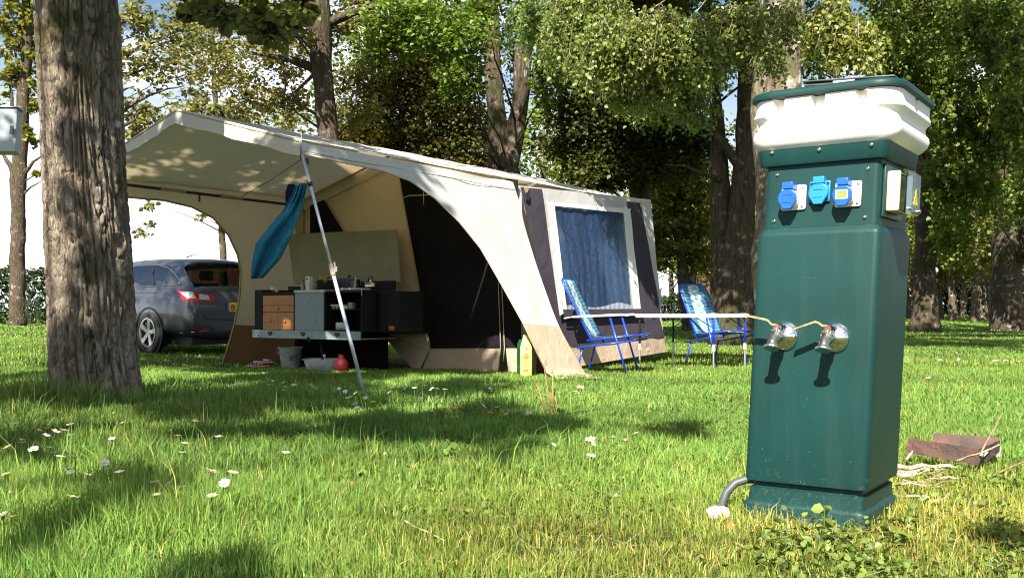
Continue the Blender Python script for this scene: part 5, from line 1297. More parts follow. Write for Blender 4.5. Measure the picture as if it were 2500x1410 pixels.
for (x0, x1, y0, y1, dn, w_) in SH:
    a, b = G((x0 + x1) / 2, y0), G((x0 + x1) / 2, min(y1, 1500)); yc = (a.y + b.y) / 2; ry = (a.y - b.y) / 2 * .95; xc = (x0 + x1) / 2; rx = (x1 - x0) / 2 / F * yc * .95
    lai = -math.log(1 - dn) * 1.5
    n = int(lai * math.pi * rx * ry / .0036)
    H = 6.2 + (yc % 1.7) * .9
    shade(T_, (xc - CX) / F * yc, yc, 0, H, rx * .8, ry * .8, max(60, n), .3)
for (tx, ty, tz, H, rx, n) in ((3.25, 12.4, 1.6, 8.5, .8, 420), (3.25, 12.4, .5, 8.0, .7, 300), (-1.95, 8.0, 1.55, 8.0, .5, 130), (-.3, 20.6, 4.8, 13, 1.0, 380), (-3.15, 7.0, 3.0, 7.4, .45, 170), (-3.1, 7.0, 1.75, 7.2, .26, 75), (-3.05, 7.0, .95, 7.0, .22, 55), (-3.0, 6.95, .1, 7.0, .5, 200)):
    shade(T_, tx, ty, tz, H, rx, rx, n, .4)
T_.done()

# ---- trees rising behind the tent
def trunkpx(pts, D, lean=0.0, below=True):
    o = []; r = []
    for (x, y, w) in pts:
        o.append(P(x, y, D)); r.append(w * .5 * D / F)
    return o, r
# left trunk above the awning, olive spring foliage
D1 = 20.0
t1 = Tree('maple_tree', 'upright maple with dark trunk rising behind the awning roof, olive spring leaves', (P(812, 0, D1).x, D1, 0), bark_mid, lf_olive)
o, r = trunkpx([(818, 840, 70), (812, 600, 60), (800, 330, 52), (792, 230, 48), (786, 150, 50), (778, 60, 60), (772, 0, 60), (765, -150, 58), (760, -420, 40), (756, -700, 16)], D1); t1.trunk(o, r, 18)
for tgt, st, rr_ in (((610, 132, 19.6), (776, 170), .11), ((690, 260, 19.8), (776, 170), .05), ((1010, 5, 18.6), (800, 60), .11), ((560, 60, 20.5), (770, -80), .1), ((700, 300, 20), (690, 150), .035)):
    t1.limbto(P(*tgt), r0=rr_, start=P(st[0], st[1], D1), n=10)
for (x, y, D, rx, ry, n, hu) in ((560, 60, 21, 120, 80, 800, (1, 1, 1)), (660, 140, 20.6, 100, 70, 650, (1.05, 1, .9)), (500, 170, 22.5, 90, 70, 420, (1, .95, 1)), (600, 235, 21.5, 95, 55, 520, (1.1, 1, .9)), (700, 60, 19, 80, 80, 600, (.95, 1, 1)), (690, 250, 21, 70, 60, 450, (1.1, 1, .8)), (640, 20, 18.5, 120, 70, 900, (.8, .9, .9)), (760, -150, 21, 220, 130, 1100, (1, 1, 1)), (640, -320, 22, 200, 120, 700, (1, 1, 1)), (860, 60, 20.5, 60, 90, 500, (1, 1, .9)), (880, 290, 22, 60, 70, 420, (1, .95, .8))):
    t1.bough(*pxb(x, y, D, rx, ry), int(n * 1.25), .095, hue=hu, limb=.03, clump=20, spread=.24)
t1.done()
# twin trunk
D2 = 21.0
t2 = Tree('maple_tree', 'twin stemmed maple behind the middle of the tent, dark trunks forking low', (P(1238, 0, D2).x, D2, 0), bark_mid, lf_green)
o, r = trunkpx([(1240, 840, 100), (1240, 600, 92), (1238, 430, 80), (1216, 340, 50), (1207, 230, 42), (1203, 100, 40), (1198, 0, 40), (1190, -200, 34), (1180, -520, 14)], D2); t2.trunk(o, r, 18)
o, r = trunkpx([(1240, 440, 60), (1254, 370, 48), (1266, 250, 42), (1276, 140, 42), (1288, 60, 42), (1296, 0, 40), (1312, -200, 36), (1330, -450, 14)], D2 - .05); t2.trunk(o, r, 18)
for (x, y, D, rx, ry, n, hu) in ((1000, 60, 17, 110, 70, 900, (1.05, 1.1, 1)), (1110, 90, 17, 90, 70, 700, (1, 1.1, 1)), (930, 120, 17.5, 80, 60, 500, (1.1, 1.05, .9)), (1170, 30, 18, 60, 60, 400, (1, 1, 1)), (1130, 190, 19, 60, 60, 350, (.9, 1, .9)), (1340, 60, 18, 60, 90, 500, (1, 1.1, 1)), (1330, 200, 19, 50, 60, 300, (1, 1, 1)), (1240, -160, 22, 240, 120, 1100, (1, 1, 1)), (1230, -380, 22, 220, 130, 900, (1, 1, 1)), (1250, 130, 24, 50, 150, 400, (.8, .9, .9))):
    t2.bough(*pxb(x, y, D, rx, ry), int(n * 2.4), .088, hue=hu, limb=.03)
for k_ in range(4):
    a_ = k_ * 1.57; t2.bough((-.2 + 2.2 * math.cos(a_), 21 + 2 * math.sin(a_), 10.5 + (k_ % 2) * 1.1), (2, 2, 1.0), 1300, .17, limb=.06)
t2.done()
# dense dark maple mass behind, between the two
D3 = 25.0
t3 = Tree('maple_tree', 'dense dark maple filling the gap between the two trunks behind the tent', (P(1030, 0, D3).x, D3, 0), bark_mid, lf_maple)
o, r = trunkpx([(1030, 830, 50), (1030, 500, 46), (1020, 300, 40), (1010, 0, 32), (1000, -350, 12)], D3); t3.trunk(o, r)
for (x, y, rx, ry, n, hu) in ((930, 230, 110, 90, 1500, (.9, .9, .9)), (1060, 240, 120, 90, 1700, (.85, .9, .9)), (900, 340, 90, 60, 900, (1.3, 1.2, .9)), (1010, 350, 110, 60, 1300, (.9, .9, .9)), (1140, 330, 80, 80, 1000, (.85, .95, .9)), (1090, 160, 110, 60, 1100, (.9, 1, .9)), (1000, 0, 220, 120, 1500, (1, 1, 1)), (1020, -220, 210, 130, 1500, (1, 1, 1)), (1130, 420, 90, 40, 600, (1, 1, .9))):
    t3.bough(*pxb(x, y, D3, rx, ry), int(n * 2.3), .112, hue=(hu[0] * .72, hu[1] * .60, hu[2] * .6), limb=.05)  # leaf tint turned copper and darkened, partly standing in for crown shade
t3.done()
# dark maple right of the twin trunk
D4 = 24.0
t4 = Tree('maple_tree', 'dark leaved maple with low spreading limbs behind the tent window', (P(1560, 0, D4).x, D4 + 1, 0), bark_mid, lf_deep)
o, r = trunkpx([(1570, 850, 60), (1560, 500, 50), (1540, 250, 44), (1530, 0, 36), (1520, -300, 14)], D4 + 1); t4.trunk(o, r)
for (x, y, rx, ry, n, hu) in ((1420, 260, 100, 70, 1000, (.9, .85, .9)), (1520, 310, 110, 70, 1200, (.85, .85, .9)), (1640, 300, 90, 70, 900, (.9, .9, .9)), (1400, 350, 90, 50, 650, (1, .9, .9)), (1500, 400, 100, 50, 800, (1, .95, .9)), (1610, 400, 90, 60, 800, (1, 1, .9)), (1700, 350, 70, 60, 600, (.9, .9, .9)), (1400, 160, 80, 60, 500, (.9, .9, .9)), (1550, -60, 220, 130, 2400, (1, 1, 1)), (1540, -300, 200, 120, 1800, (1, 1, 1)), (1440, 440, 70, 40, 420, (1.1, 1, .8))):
    t4.bough(*pxb(x, y, D4, rx, ry), int(n * 2.4), .11, hue=(hu[0] * .8, hu[1] * .68, hu[2] * .7), limb=.045)  # tint also pulled to dark copper, part of it painted shade
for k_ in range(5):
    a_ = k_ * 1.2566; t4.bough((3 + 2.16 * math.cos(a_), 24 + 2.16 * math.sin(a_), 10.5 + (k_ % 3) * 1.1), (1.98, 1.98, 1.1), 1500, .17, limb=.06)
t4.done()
# yellow green maple seen beyond the tent corner
D5 = 32.0
t5 = Tree('maple_tree', 'yellow green young maple beyond the right corner of the tent', (P(1672, 0, D5).x, D5, 0), bark_mid, lf_yel)
o, r = trunkpx([(1684, 815, 38), (1676, 740, 32), (1664, 640, 26), (1655, 560, 20), (1650, 480, 14), (1648, 380, 6)], D5); t5.trunk(o, r)
o, r = trunkpx([(1682, 740, 22), (1698, 640, 16), (1704, 560, 12), (1712, 470, 6)], D5); t5.trunk(o, r)
for (x, y, rx, ry, n) in ((1610, 480, 80, 60, 1000), (1690, 460, 70, 60, 900), (1620, 560, 70, 50, 750), (1700, 550, 55, 50, 600), (1660, 400, 90, 60, 1000), (1560, 400, 70, 50, 700), (1650, 620, 60, 35, 380), (1720, 620, 35, 40, 260), (1600, 630, 35, 40, 200), (1640, 320, 80, 60, 700)):
    t5.bough(*pxb(x, y, D5, rx, ry), int(n * 1.6), .16, limb=.04)
t5.done()
# twin trunk beside the right hand chair
D6 = 19.0
t6 = Tree('maple_tree', 'dark double trunk maple just behind the far folding chair', (P(1782, 0, D6).x, D6, 0), bark_mid, lf_green)
o, r = trunkpx([(1795, 845, 120), (1795, 760, 104), (1798, 690, 92), (1806, 600, 74), (1815, 480, 64), (1824, 360, 62), (1832, 240, 60), (1838, 100, 56), (1842, 0, 50), (1850, -250, 34), (1856, -500, 12)], D6); t6.trunk(o, r, 18)
o, r = trunkpx([(1776, 790, 80), (1772, 700, 66), (1766, 600, 60), (1760, 520, 54), (1756, 440, 50), (1750, 360, 40), (1744, 260, 30), (1736, 120, 22), (1730, 0, 14)], D6 + .2); t6.trunk(o, r, 16)
for tgt, st, rr_ in (((1690, 270, 18.6), (1815, 420), .12), ((1640, 300, 18.6), (1690, 290), .05), ((1700, 180, 19), (1745, 270), .06), ((1620, 400, 18.5), (1760, 440), .06)):
    t6.limbto(P(*tgt), r0=rr_, start=P(st[0], st[1], D6), n=10)
for (x, y, D, rx, ry, n) in ((1730, 140, 18, 80, 80, 800), (1650, 180, 18, 80, 70, 700), (1600, 270, 18.5, 80, 50, 420), (1780, 60, 18, 90, 80, 800), (1900, 60, 20, 90, 90, 700), (1820, -160, 19, 240, 120, 2600), (1820, -360, 19, 200, 120, 1800), (2000, 120, 20, 70, 90, 700), (1860, 640, 22, 40, 60, 200)):
    t6.bough(*pxb(x, y, D, rx, ry), int(n * 2.3), .088, limb=.03)
for k_ in range(5):
    a_ = k_ * 1.2566; t6.bough((4.4 + 2.04 * math.cos(a_), 18.5 + 2.04 * math.sin(a_), 8.6 + (k_ % 3) * 1.1), (1.87, 1.87, 1.1), 1600, .17, limb=.06)
t6.done()
# pale barked lime close behind the pillar, with hanging sprays in the sun
D7 = 12.5
t7 = Tree('lime_tree', 'pale barked lime tree rising directly behind the green pillar with hanging sunlit sprays', (P(1880, 0, D7).x, D7, 0), bark_pale, lf_lime)
o, r = trunkpx([(1900, 910, 140), (1897, 830, 120), (1895, 700, 112), (1896, 560, 110), (1898, 420, 110), (1902, 280, 110), (1908, 150, 112), (1908, 0, 112), (1906, -200, 90), (1902, -500, 60), (1900, -900, 26)], D7); t7.trunk(o, r, 28)
for (x, y, D, rx, ry, k, hu) in ((1390, 70, 11, 70, 60, 60, (.9, 1, .8)), (1480, 100, 10.6, 80, 60, 110, (1, 1, .9)), (1590, 70, 10.4, 90, 60, 130, (1.05, 1, .9)), (1690, 90, 10.6, 70, 60, 100, (1, 1.05, .9)), (1560, 180, 11, 80, 40, 60, (.9, 1, .8)), (1680, 200, 11.4, 60, 60, 60, (.75, .95, .8)), (1790, 40, 10.6, 60, 40, 50, (1.1, 1, .9)), (2030, 20, 9.6, 50, 30, 55, (1.15, 1.05, .9)), (2090, 70, 9.5, 40, 30, 40, (1.2, 1.05, .85)), (1900, 20, 10.4, 70, 30, 22, (1, 1, .9)), (1880, 110, 11.2, 40, 30, 14, (1, 1, .9)), (1440, -10, 11, 100, 40, 70, (1, 1, .9)), (1300, 30, 12, 60, 50, 40, (.8, 1, .8))):
    c_, r_ = pxb(x, y, D, rx, ry); t7.sprays(c_, r_, int(k * 1.8), 27, .42, .047, hu)
for tgt in ((1420, 40, 11), (1580, 30, 10.4), (1690, 40, 10.8), (2060, -30, 9.8), (1780, 0, 10.8)): t7.limbto(P(*tgt), r0=.03, start=P(1905, -160, D7), n=10)
for (c, r_, n) in (((3.5, 13, 7.5), (2.4, 2.2, 1.4), 1700), ((1.5, 13.5, 7.0), (1.6, 1.6, 1), 800), ((5.5, 12.5, 6.8), (1.8, 1.6, 1), 1000), ((3.4, 12.6, 10), (2.2, 2.2, 1.5), 1600)): t7.bough(c, r_, n, .12, limb=.07)
t7.done()
# trees right of the pillar
D8 = 31.0
t8 = Tree('lime_tree', 'tall lime with dark trunk directly right of the green pillar, drooping leaves', (P(2255, 0, D8).x, D8, 0), bark_mid, lf_green)
o, r = trunkpx([(2252, 812, 84), (2256, 770, 64), (2258, 650, 54), (2260, 500, 52), (2264, 350, 46), (2268, 200, 46), (2270, 0, 40), (2272, -250, 16)], D8); t8.trunk(o, r, 16)
for (x, y, D, rx, ry, n, hu) in ((2200, 80, 26, 100, 90, 1300, (.9, .95, .9)), (2330, 60, 27, 100, 90, 1300, (.9, .95, .9)), (2300, 200, 27, 90, 80, 1000, (1, 1, .9)), (2170, 150, 27, 60, 60, 500, (.85, .9, .9)), (2330, 330, 28, 80, 80, 800, (1, 1, .9)), (2300, 450, 29, 60, 60, 450, (1, 1.05, .9)), (2250, -150, 29, 260, 120, 1100, (1, 1, 1)), (2330, 560, 30, 50, 50, 320, (1.1, 1.1, .9))):
    t8.bough(*pxb(x, y, D, rx, ry), int(n * 2), .12, hue=hu, limb=.03, droop=1.0, up=.4)
    c_, r_ = pxb(x, y, D - .5, rx, ry); t8.sprays(c_, r_, 45, 12, .9, .14, hu)
t8.done()
D9 = 33.0
t9 = Tree('lime_tree', 'thick mossy lime trunk at the far right edge of the lawn with drooping leaves', (P(2462, 0, D9).x, D9, 0), bark_mid, lf_green)
o, r = trunkpx([(2466, 812, 100), (2464, 770, 76), (2462, 680, 66), (2462, 560, 64), (2464, 420, 62), (2470, 250, 62), (2476, 0, 50), (2480, -250, 18)], D9); t9.trunk(o, r, 16)
o, r = trunkpx([(2500, 640, 40), (2502, 500, 34), (2500, 400, 26), (2510, 250, 14)], D9 - .3); t9.trunk(o, r, 10)
for (x, y, D, rx, ry, n, hu) in ((2440, 60, 25, 90, 90, 1400, (.95, 1, .9)), (2480, 200, 25, 80, 80, 1200, (1, 1, .9)), (2420, 300, 27, 70, 80, 800, (1.05, 1.05, .9)), (2520, 330, 26, 60, 70, 600, (1, 1, .9)), (2390, 430, 29, 60, 60, 450, (1, 1, .9)), (2480, 470, 30, 60, 60, 400, (1, 1, .9)), (2500, -120, 28, 200, 100, 900, (1, 1, 1)), (2640, 200, 27, 100, 200, 1200, (1, 1, 1))):
    t9.bough(*pxb(x, y, D, rx, ry), int(n * 2), .12, hue=hu, limb=.03, droop=1.0, up=.4)
    c_, r_ = pxb(x, y, D - .5, rx, ry); t9.sprays(c_, r_, 45, 12, .9, .14, hu)
t9.done()
# lime just outside the right edge; its low boughs droop into the view and shade the glade
t10 = Tree('lime_tree', 'lime whose drooping boughs hang in from the top right corner, its trunk outside the view', (10.6, 15.2, 0), bark_mid, lf_green)
t10.trunk([(10.6, 15.2, -.1), (10.5, 15.2, 3), (10.4, 15.3, 7), (10.3, 15.3, 12)], [.36, .28, .2, .05])
for (x, y, D, rx, ry, n, hu) in ((2380, 40, 15, 90, 70, 1100, (.95, 1, .9)), (2480, 90, 14.5, 80, 90, 1100, (1, 1, .9)), (2270, 20, 16, 80, 50, 700, (.9, .95, .9)), (2490, 260, 15.5, 60, 70, 520, (1.05, 1, .9)), (2180, -20, 16, 80, 50, 600, (1, 1, .9)), (2600, 60, 15, 110, 160, 1000, (1, 1, 1))):
    t10.bough(*pxb(x, y, D, rx, ry), int(n * 1.5), .074, hue=hu, limb=.04, droop=1.0, up=.4)
    c_, r_ = pxb(x, y, D - .3, rx, ry); t10.sprays(c_, r_, 60, 18, .7, .07, hu)
for k_ in range(4):
    a_ = k_ * 1.57; t10.bough((11.4 + 2.2 * math.cos(a_), 15 + 2.2 * math.sin(a_), 8.0 + (k_ % 3) * 1.3), (2, 2, 1.1), 900, .15, limb=.06)
for (tx, ty) in ((8.4, 19), (9.8, 22), (10.8, 25.5), (12.6, 30), (15, 30), (11.8, 21), (9.4, 17.4), (13.6, 26), (15.5, 36), (18, 42), (8.9, 24)):
    shade(t10, tx, ty, 0, 9.8, 1.4, 1.5, 800, .5, .16)
t10.done()
# left side: forked tree by the hedge and airy ones behind the big trunk
DL = 43.0
tl1 = Tree('maple_tree', 'forked maple by the hedge at the far left with sparse yellow leaves', (P(42, 0, DL).x, DL, 0), bark_mid, lf_yel)
o, r = trunkpx([(44, 798, 42), (43, 740, 36), (42, 600, 34), (41, 500, 34), (42, 440, 38), (54, 340, 30), (60, 220, 28), (64, 100, 26), (66, 0, 22), (70, -250, 8)], DL); tl1.trunk(o, r, 14)
for tgt, st, rr_ in (((-10, 360, DL), (40, 440), .16), ((10, 170, DL), (50, 370), .14), ((112, 372, DL), (46, 440), .12), ((104, 440, DL), (48, 480), .07), ((20, 60, DL), (60, 240), .1)):
    tl1.limbto(P(*tgt), r0=rr_, start=P(st[0], st[1], DL), n=10)
for (x, y, rx, ry, n) in ((30, 90, 60, 60, 520), (70, 170, 40, 50, 330), (80, 260, 30, 40, 200), (10, 200, 40, 50, 260), (70, 330, 30, 30, 140), (20, 20, 80, 50, 500), (100, 420, 25, 30, 90), (60, -120, 160, 110, 1600), (-60, 250, 50, 90, 500), (75, 60, 40, 60, 300)):
    tl1.bough(*pxb(x, y, DL, rx, ry), n, .24, limb=.05, spread=.22)
tl1.done()
DM = 34.0
tl2 = Tree('maple_tree', 'airy maple behind the thick front trunk, fine twigs and olive leaves against the sky', (P(235, 0, DM).x, DM, 0), bark_mid, lf_olive)
o, r = trunkpx([(235, 810, 44), (236, 500, 38), (240, 200, 32), (245, -100, 22), (250, -350, 8)], DM); tl2.trunk(o, r, 12)
for tgt in ((420, 90), (400, 150), (480, 60), (360, 260), (330, 210), (450, 210), (430, 250), (350, 40), (390, 330), (300, 330)): tl2.limbto(P(tgt[0], tgt[1], DM), r0=.09, n=10)
for (x, y, rx, ry, n) in ((340, 60, 70, 60, 460), (420, 100, 80, 60, 460), (350, 160, 70, 50, 360), (430, 190, 70, 50, 300), (330, 260, 50, 50, 280), (400, 290, 70, 40, 280), (330, 330, 40, 30, 160), (470, 30, 80, 60, 460), (350, 570, 30, 18, 46), (370, 545, 18, 12, 18), (300, -120, 200, 90, 1500)):
    tl2.bough(*pxb(x, y, DM, rx, ry), n, .17, limb=.03, clump=9, spread=.20)
tl2.done()
DN = 30.0
tl3 = Tree('maple_tree', 'airy olive leaved maple seen over the peak of the awning', (P(545, 0, DN).x, DN + 12, 0), bark_mid, lf_olive)
o, r = trunkpx([(547, 800, 20), (545, 620, 17), (541, 540, 16), (536, 440, 15), (530, 300, 13), (520, 120, 10), (515, -100, 4)], DN + 12); tl3.trunk(o, r, 10)
for (x, y, rx, ry, n) in ((470, 250, 70, 50, 260), (540, 280, 80, 40, 320), (560, 180, 80, 60, 330), (450, 320, 50, 40, 150), (620, 290, 70, 35, 260), (500, 100, 90, 60, 360), (700, 285, 50, 40, 160), (380, 500, 40, 14, 40), (500, 535, 20, 12, 14)):
    tl3.bough(*pxb(x, y, DN + 12, rx, ry), n, .22, limb=.03, clump=9, spread=.20)
tl3.done()

# ---- the wood beyond: repeated far trees, each its own
def proto(label, seed, h, cr, lm, n=5200, size=.26, lowc=.35):
    T0_ = Tree('woodland_tree', label, (0, 0, 0), bark_far, lm, 'woodland trees beyond the lawn'); T0_.rng = np.random.default_rng(seed); rd = random.Random(seed)
    tx = [rd.uniform(-.25, .25) for _ in range(6)]
    T0_.trunk([(0, 0, -.2), (tx[0] * .4, tx[1] * .4, h * .12), (tx[0], tx[1], h * .3), (tx[2], tx[3], h * .55), (tx[4], tx[5], h * .85), (0, 0, h)], [.36, .27, .22, .16, .08, .03], 12)
    for i in range(13):
        a = rd.uniform(0, 6.28); z = h * (lowc + (1 - lowc) * (i / 12)); rad = cr * (1.0 - .55 * abs((z / h) - .6)); d = rd.uniform(.35, .9) * rad
        T0_.bough((math.cos(a) * d, math.sin(a) * d, z), (cr * .5, cr * .5, cr * .36), n // 13, size, hue=(rd.uniform(.85, 1.15), rd.uniform(.9, 1.1), .9), limb=.07, twigs=False)
    return T0_.done()
protos = [proto('p', 3, 12, 4.2, lf_green), proto('p', 8, 13, 4.6, lf_maple), proto('p', 15, 11, 3.8, lf_yel)]
FAR = [  # px, depth, prototype, scale, label
    (2326, 62, 0, .9, 'slim sunlit trunk, middle one of three beyond the pillar lamp post'), (2296, 74, 2, .8, 'thin pale trunk far off between the lamp globe and the sunlit trunk'), (2380, 58, 1, .8, 'leaning grey trunk standing right of the slim sunlit trunk'),
    (2412, 80, 0, .9, 'dark trunk far off just left of the thick mossy lime'), (2560, 48, 1, 1.0, 'woodland tree outside the right edge behind the thick lime'), (2170, 70, 1, 1.1, 'tree hidden behind the green pillar deep in the wood'),
    (2060, 52, 0, 1.0, 'tree whose crown shows over the lid of the green pillar'), (1930, 60, 2, 1.0, 'yellowish tree behind the pale lime trunk'), (1850, 72, 1, 1.0, 'tree in front of the brick house behind the chair'),
    (1745, 78, 2, 1.0, 'yellow green tree above the far hedge beyond the folding chair'), (1640, 90, 0, 1.0, 'green tree behind the white lamp globe'), (1480, 70, 1, 1.1, 'tree hidden behind the tent roof, right part'),
    (1330, 60, 0, 1.1, 'tree behind the twin trunk, crown between its stems'), (1150, 66, 2, 1.1, 'tree behind the dense dark maple'), (900, 62, 1, 1.1, 'tree behind the trunk above the awning, on its right'), (2430, 100, 2, 1.1, 'distant tree left of the mossy lime in the deep wood'),
    (2240, 96, 0, 1.1, 'distant tree right behind the lime beside the pillar'), (2350, 108, 1, 1.1, 'most distant tree seen between the sunlit trunks'), (2500, 84, 0, 1.1, 'distant tree behind the thick mossy lime'), (1700, 112, 1, 1.0, 'far tree over the hedge, deep behind the yellow green tree'), (2290, 130, 0, 1.2, 'tree closing the far end of the glade'),
    (2215, 82, 1, 1.1, 'dark tree far behind the right side of the pillar basin'), (2400, 70, 2, 1.1, 'yellow green tree between the two thick trunks at the right'), (2455, 66, 0, 1.15, 'green tree filling the gap behind the mossy lime'), (2330, 90, 1, 1.15, 'dark tree above the far right hedge'), (2640, 60, 0, 1.1, 'tree past the right edge of the lawn'), (2780, 75, 1, 1.2, 'dark tree further past the right edge of the lawn'), (2110, 88, 2, 1.15, 'yellow tree behind the pillar neck')]
used_ = set()
for i, (px, D, k, sc_, lab) in enumerate(FAR):
    o_ = protos[k] if k not in used_ else copy_tree(protos[k]); used_.add(k)
    o_.location = ((px - CX) / F * D, D, 0); o_.rotation_euler = (0, 0, (i * 2.39) % 6.28); o_.scale = (sc_, sc_, sc_ * (1 + .06 * ((i * 7) % 3 - 1))); o_['label'] = lab
# ================================================================ hedges, houses, lamps, meter cabinet
lf_hedge = leafmat('hedge_leaves', (0.032, 0.055, 0.018), (0.06, 0.10, 0.02), .3)
def hedge(name, label, a, b, h, th, n, size, thin=0.0):
    a, b = Vector(a), Vector(b); root = thing(name, label, 'hedge', (a + b) / 2); rng = np.random.default_rng(n)
    L = (b - a).length; d = (b - a).normalized(); nn = Vector((-d.y, d.x, 0))
    u = rng.random(n) * L; v = rng.normal(size=n) * th * .34; z = h * (1 - (rng.random(n) ** 1.25) * .97)
    z = z * (1 + .05 * np.sin(u * 1.3) + .04 * np.sin(u * 3.7))
    pos = np.array(a)[None, :] + u[:, None] * np.array(d) + v[:, None] * np.array(nn); pos[:, 2] = z
    V, Fq, C = leaf_arrays(pos, size, rng, .3, .2, (1, 1, 1), .3)
    np_mesh('foliage', V, Fq, lf_hedge, root, C)
    m = MB(); k = int(L / .5)
    for i in range(k):
        q = a + d * (i + random.random()) * .5 + nn * random.uniform(-.12, .12)
        for j in range(2): m.tube([q, q + Vector((random.uniform(-.2, .2), random.uniform(-.2, .2), h * .5)), q + Vector((random.uniform(-.4, .4), random.uniform(-.4, .4), h * .9))], [.03, .02, .008], 5)
    m.build('stems', bark_far, root); return root
hedge('hedge', 'clipped dark hedge along the far left edge of the lawn beside the forked tree', P(-260, 757, 47) - Vector((0, 0, CH)), P(330, 757, 47) - Vector((0, 0, CH)), 2.55, .9, 9000, .17)
hedge('hedge', 'low dark hedge behind the folding chair at the far end of the lawn', P(1440, 757, 58) - Vector((0, 0, CH)), P(1900, 757, 60) - Vector((0, 0, CH)), 1.55, 1.0, 8000, .17)
hedge('hedge', 'tall dark shrub belt closing the far end of the glade right of the green pillar', P(1980, 757, 120) - Vector((0, 0, CH)), P(2800, 757, 110) - Vector((0, 0, CH)), 7.5, 2.6, 30000, .42)
def house(label, c, w, dpt, h, rh, wallc, roofc, rot):
    root = thing('house', label, 'house', c); m = MB(); R = Matrix.Translation(Vector(c)) @ Matrix.Rotation(rot, 4, 'Z')
    Q = lambda x, y, z: R @ Vector((x, y, z))
    m.loft([[Q(x, y, z) for x, y in ((-w / 2, -dpt / 2), (w / 2, -dpt / 2), (w / 2, dpt / 2), (-w / 2, dpt / 2))] for z in (-.1, h)], 0, True)
    for s in (-1, 1): m.poly([Q(s * w / 2, -dpt / 2, h), Q(s * w / 2, dpt / 2, h), Q(s * w / 2, 0, h + rh)])
    m.build('wall', wallc, root)
    m = MB()
    for s in (-1, 1): m.slab([Q(-w / 2 - .3, s * (dpt / 2 + .4), h - .15), Q(w / 2 + .3, s * (dpt / 2 + .4), h - .15), Q(w / 2 + .3, 0, h + rh + .1), Q(-w / 2 - .3, 0, h + rh + .1)], (0, 0, .12))
    m.build('roof', roofc, root)
    for k in (-1, 0, 1):
        m = MB(); m.box(Q(k * w * .3 - .6, -dpt / 2 - .06, 1.0), R.to_3x3() @ Vector((1.2, 0, 0)), R.to_3x3() @ Vector((0, .08, 0)), (0, 0, 1.3)); wn_ = m.build('window', white_pl, root)
        m = MB(); m.box(Q(k * w * .3 - .5, -dpt / 2 - .075, 1.1), R.to_3x3() @ Vector((1.0, 0, 0)), R.to_3x3() @ Vector((0, .01, 0)), (0, 0, 1.1)); m.build('pane', mat('dark_pane', (.02, .025, .03), .1), wn_)
    return root
brick = mat('red_brick', (0.30, 0.13, 0.09), .85, 0, .25, 2); tile = mat('red_roof_tile', (0.36, 0.12, 0.06), .8, 0, .2, 3); rend = mat('pale_render', (.55, .5, .45), .8)
house('low brick house behind the trees beyond the far folding chair', P(1815, 757, 95) - Vector((0, 0, CH)), 9, 7, 3.2, 3.0, brick, tile, .2)
house('red roofed house beyond the parked car, mostly hidden by it', P(480, 757, 70) - Vector((0, 0, CH)), 12, 7, 1.9, 1.7, rend, tile, .1)
house('pale house with a red roof glimpsed between the trunks at the right edge', P(2437, 757, 150) - Vector((0, 0, CH)), 6, 6, 3.2, 3.6, rend, tile, -.1)
globe_m = mat('opal_globe', (.78, .78, .74), .25); post_m = mat('lamp_post_paint', (.05, .06, .06), .5)
for (px, py, D, rpx, lab, gm) in ((1612, 700, 45, 7.5, 'white globe lamp glowing in the sun beside the tent corner', globe_m), (2283, 660, 52, 8.0, 'grey globe lamp on a thin post between the trunks right of the pillar', mat('grey_globe', (.32, .35, .35), .2))):
    p = P(px, py, D); t_ = thing('garden_lamp', lab, 'lamp', (p.x, p.y, 0)); r_ = rpx * D / F
    m = MB(); m.tube([Vector((p.x, p.y, 0)), Vector((p.x, p.y, p.z - r_))], .035, 10); m.lathe([(.08, 0), (.06, .05)], (p.x, p.y, p.z - r_ - .03), (0, 0, 1), 12); m.build('post', post_m, t_, True, sharp=40)
    m = MB(); m.sphere(p, r_, 20, 12); m.build('globe', gm, t_, True)
# grey cabinet on a post at the left edge
cb = P(0, 315, 11.0); t_ = thing('meter_cabinet', 'pale grey metal cabinet on a post cut by the left edge of the view', 'cabinet', (cb.x - .2, 11.1, 0)); k_ = 11.0 / F
gc = mat('pale_grey_cabinet', (.36, .42, .45), .45, 0, .05, 4)
m = MB(); m.box(P(-90, 368, 11.0), (122 * k_, .05, 0), (-.08, .28, 0), (.02, 0, 106 * k_)); m.build('cabinet_body', gc, t_, bevel=.006)
m = MB(); m.box(P(-92, 262, 10.99) + Vector((.02, -.01, .008)), (128 * k_, .052, 0), (-.08, .3, 0), (0, 0, .012)); m.build('cabinet_lid', gc, t_, bevel=.003)
m = MB(); m.box(P(21, 326, 10.985) + Vector((.0, .035, 0)), (8 * k_, 0, 0), (0, -.02, 0), (.004, 0, 20 * k_)); m.lathe([(.012, 0), (.012, .012)], P(25, 315, 10.98) + Vector((0, .03, 0)), (0, -1, 0), 10); m.build('lock', mat('dark_lock', (.05, .07, .07), .4), t_, bevel=.002)
m = MB(); m.box((cb.x - .28, 11.12, 0), (.08, 0, 0), (0, .08, 0), (0, 0, 2.45)); m.build('post', gc, t_)

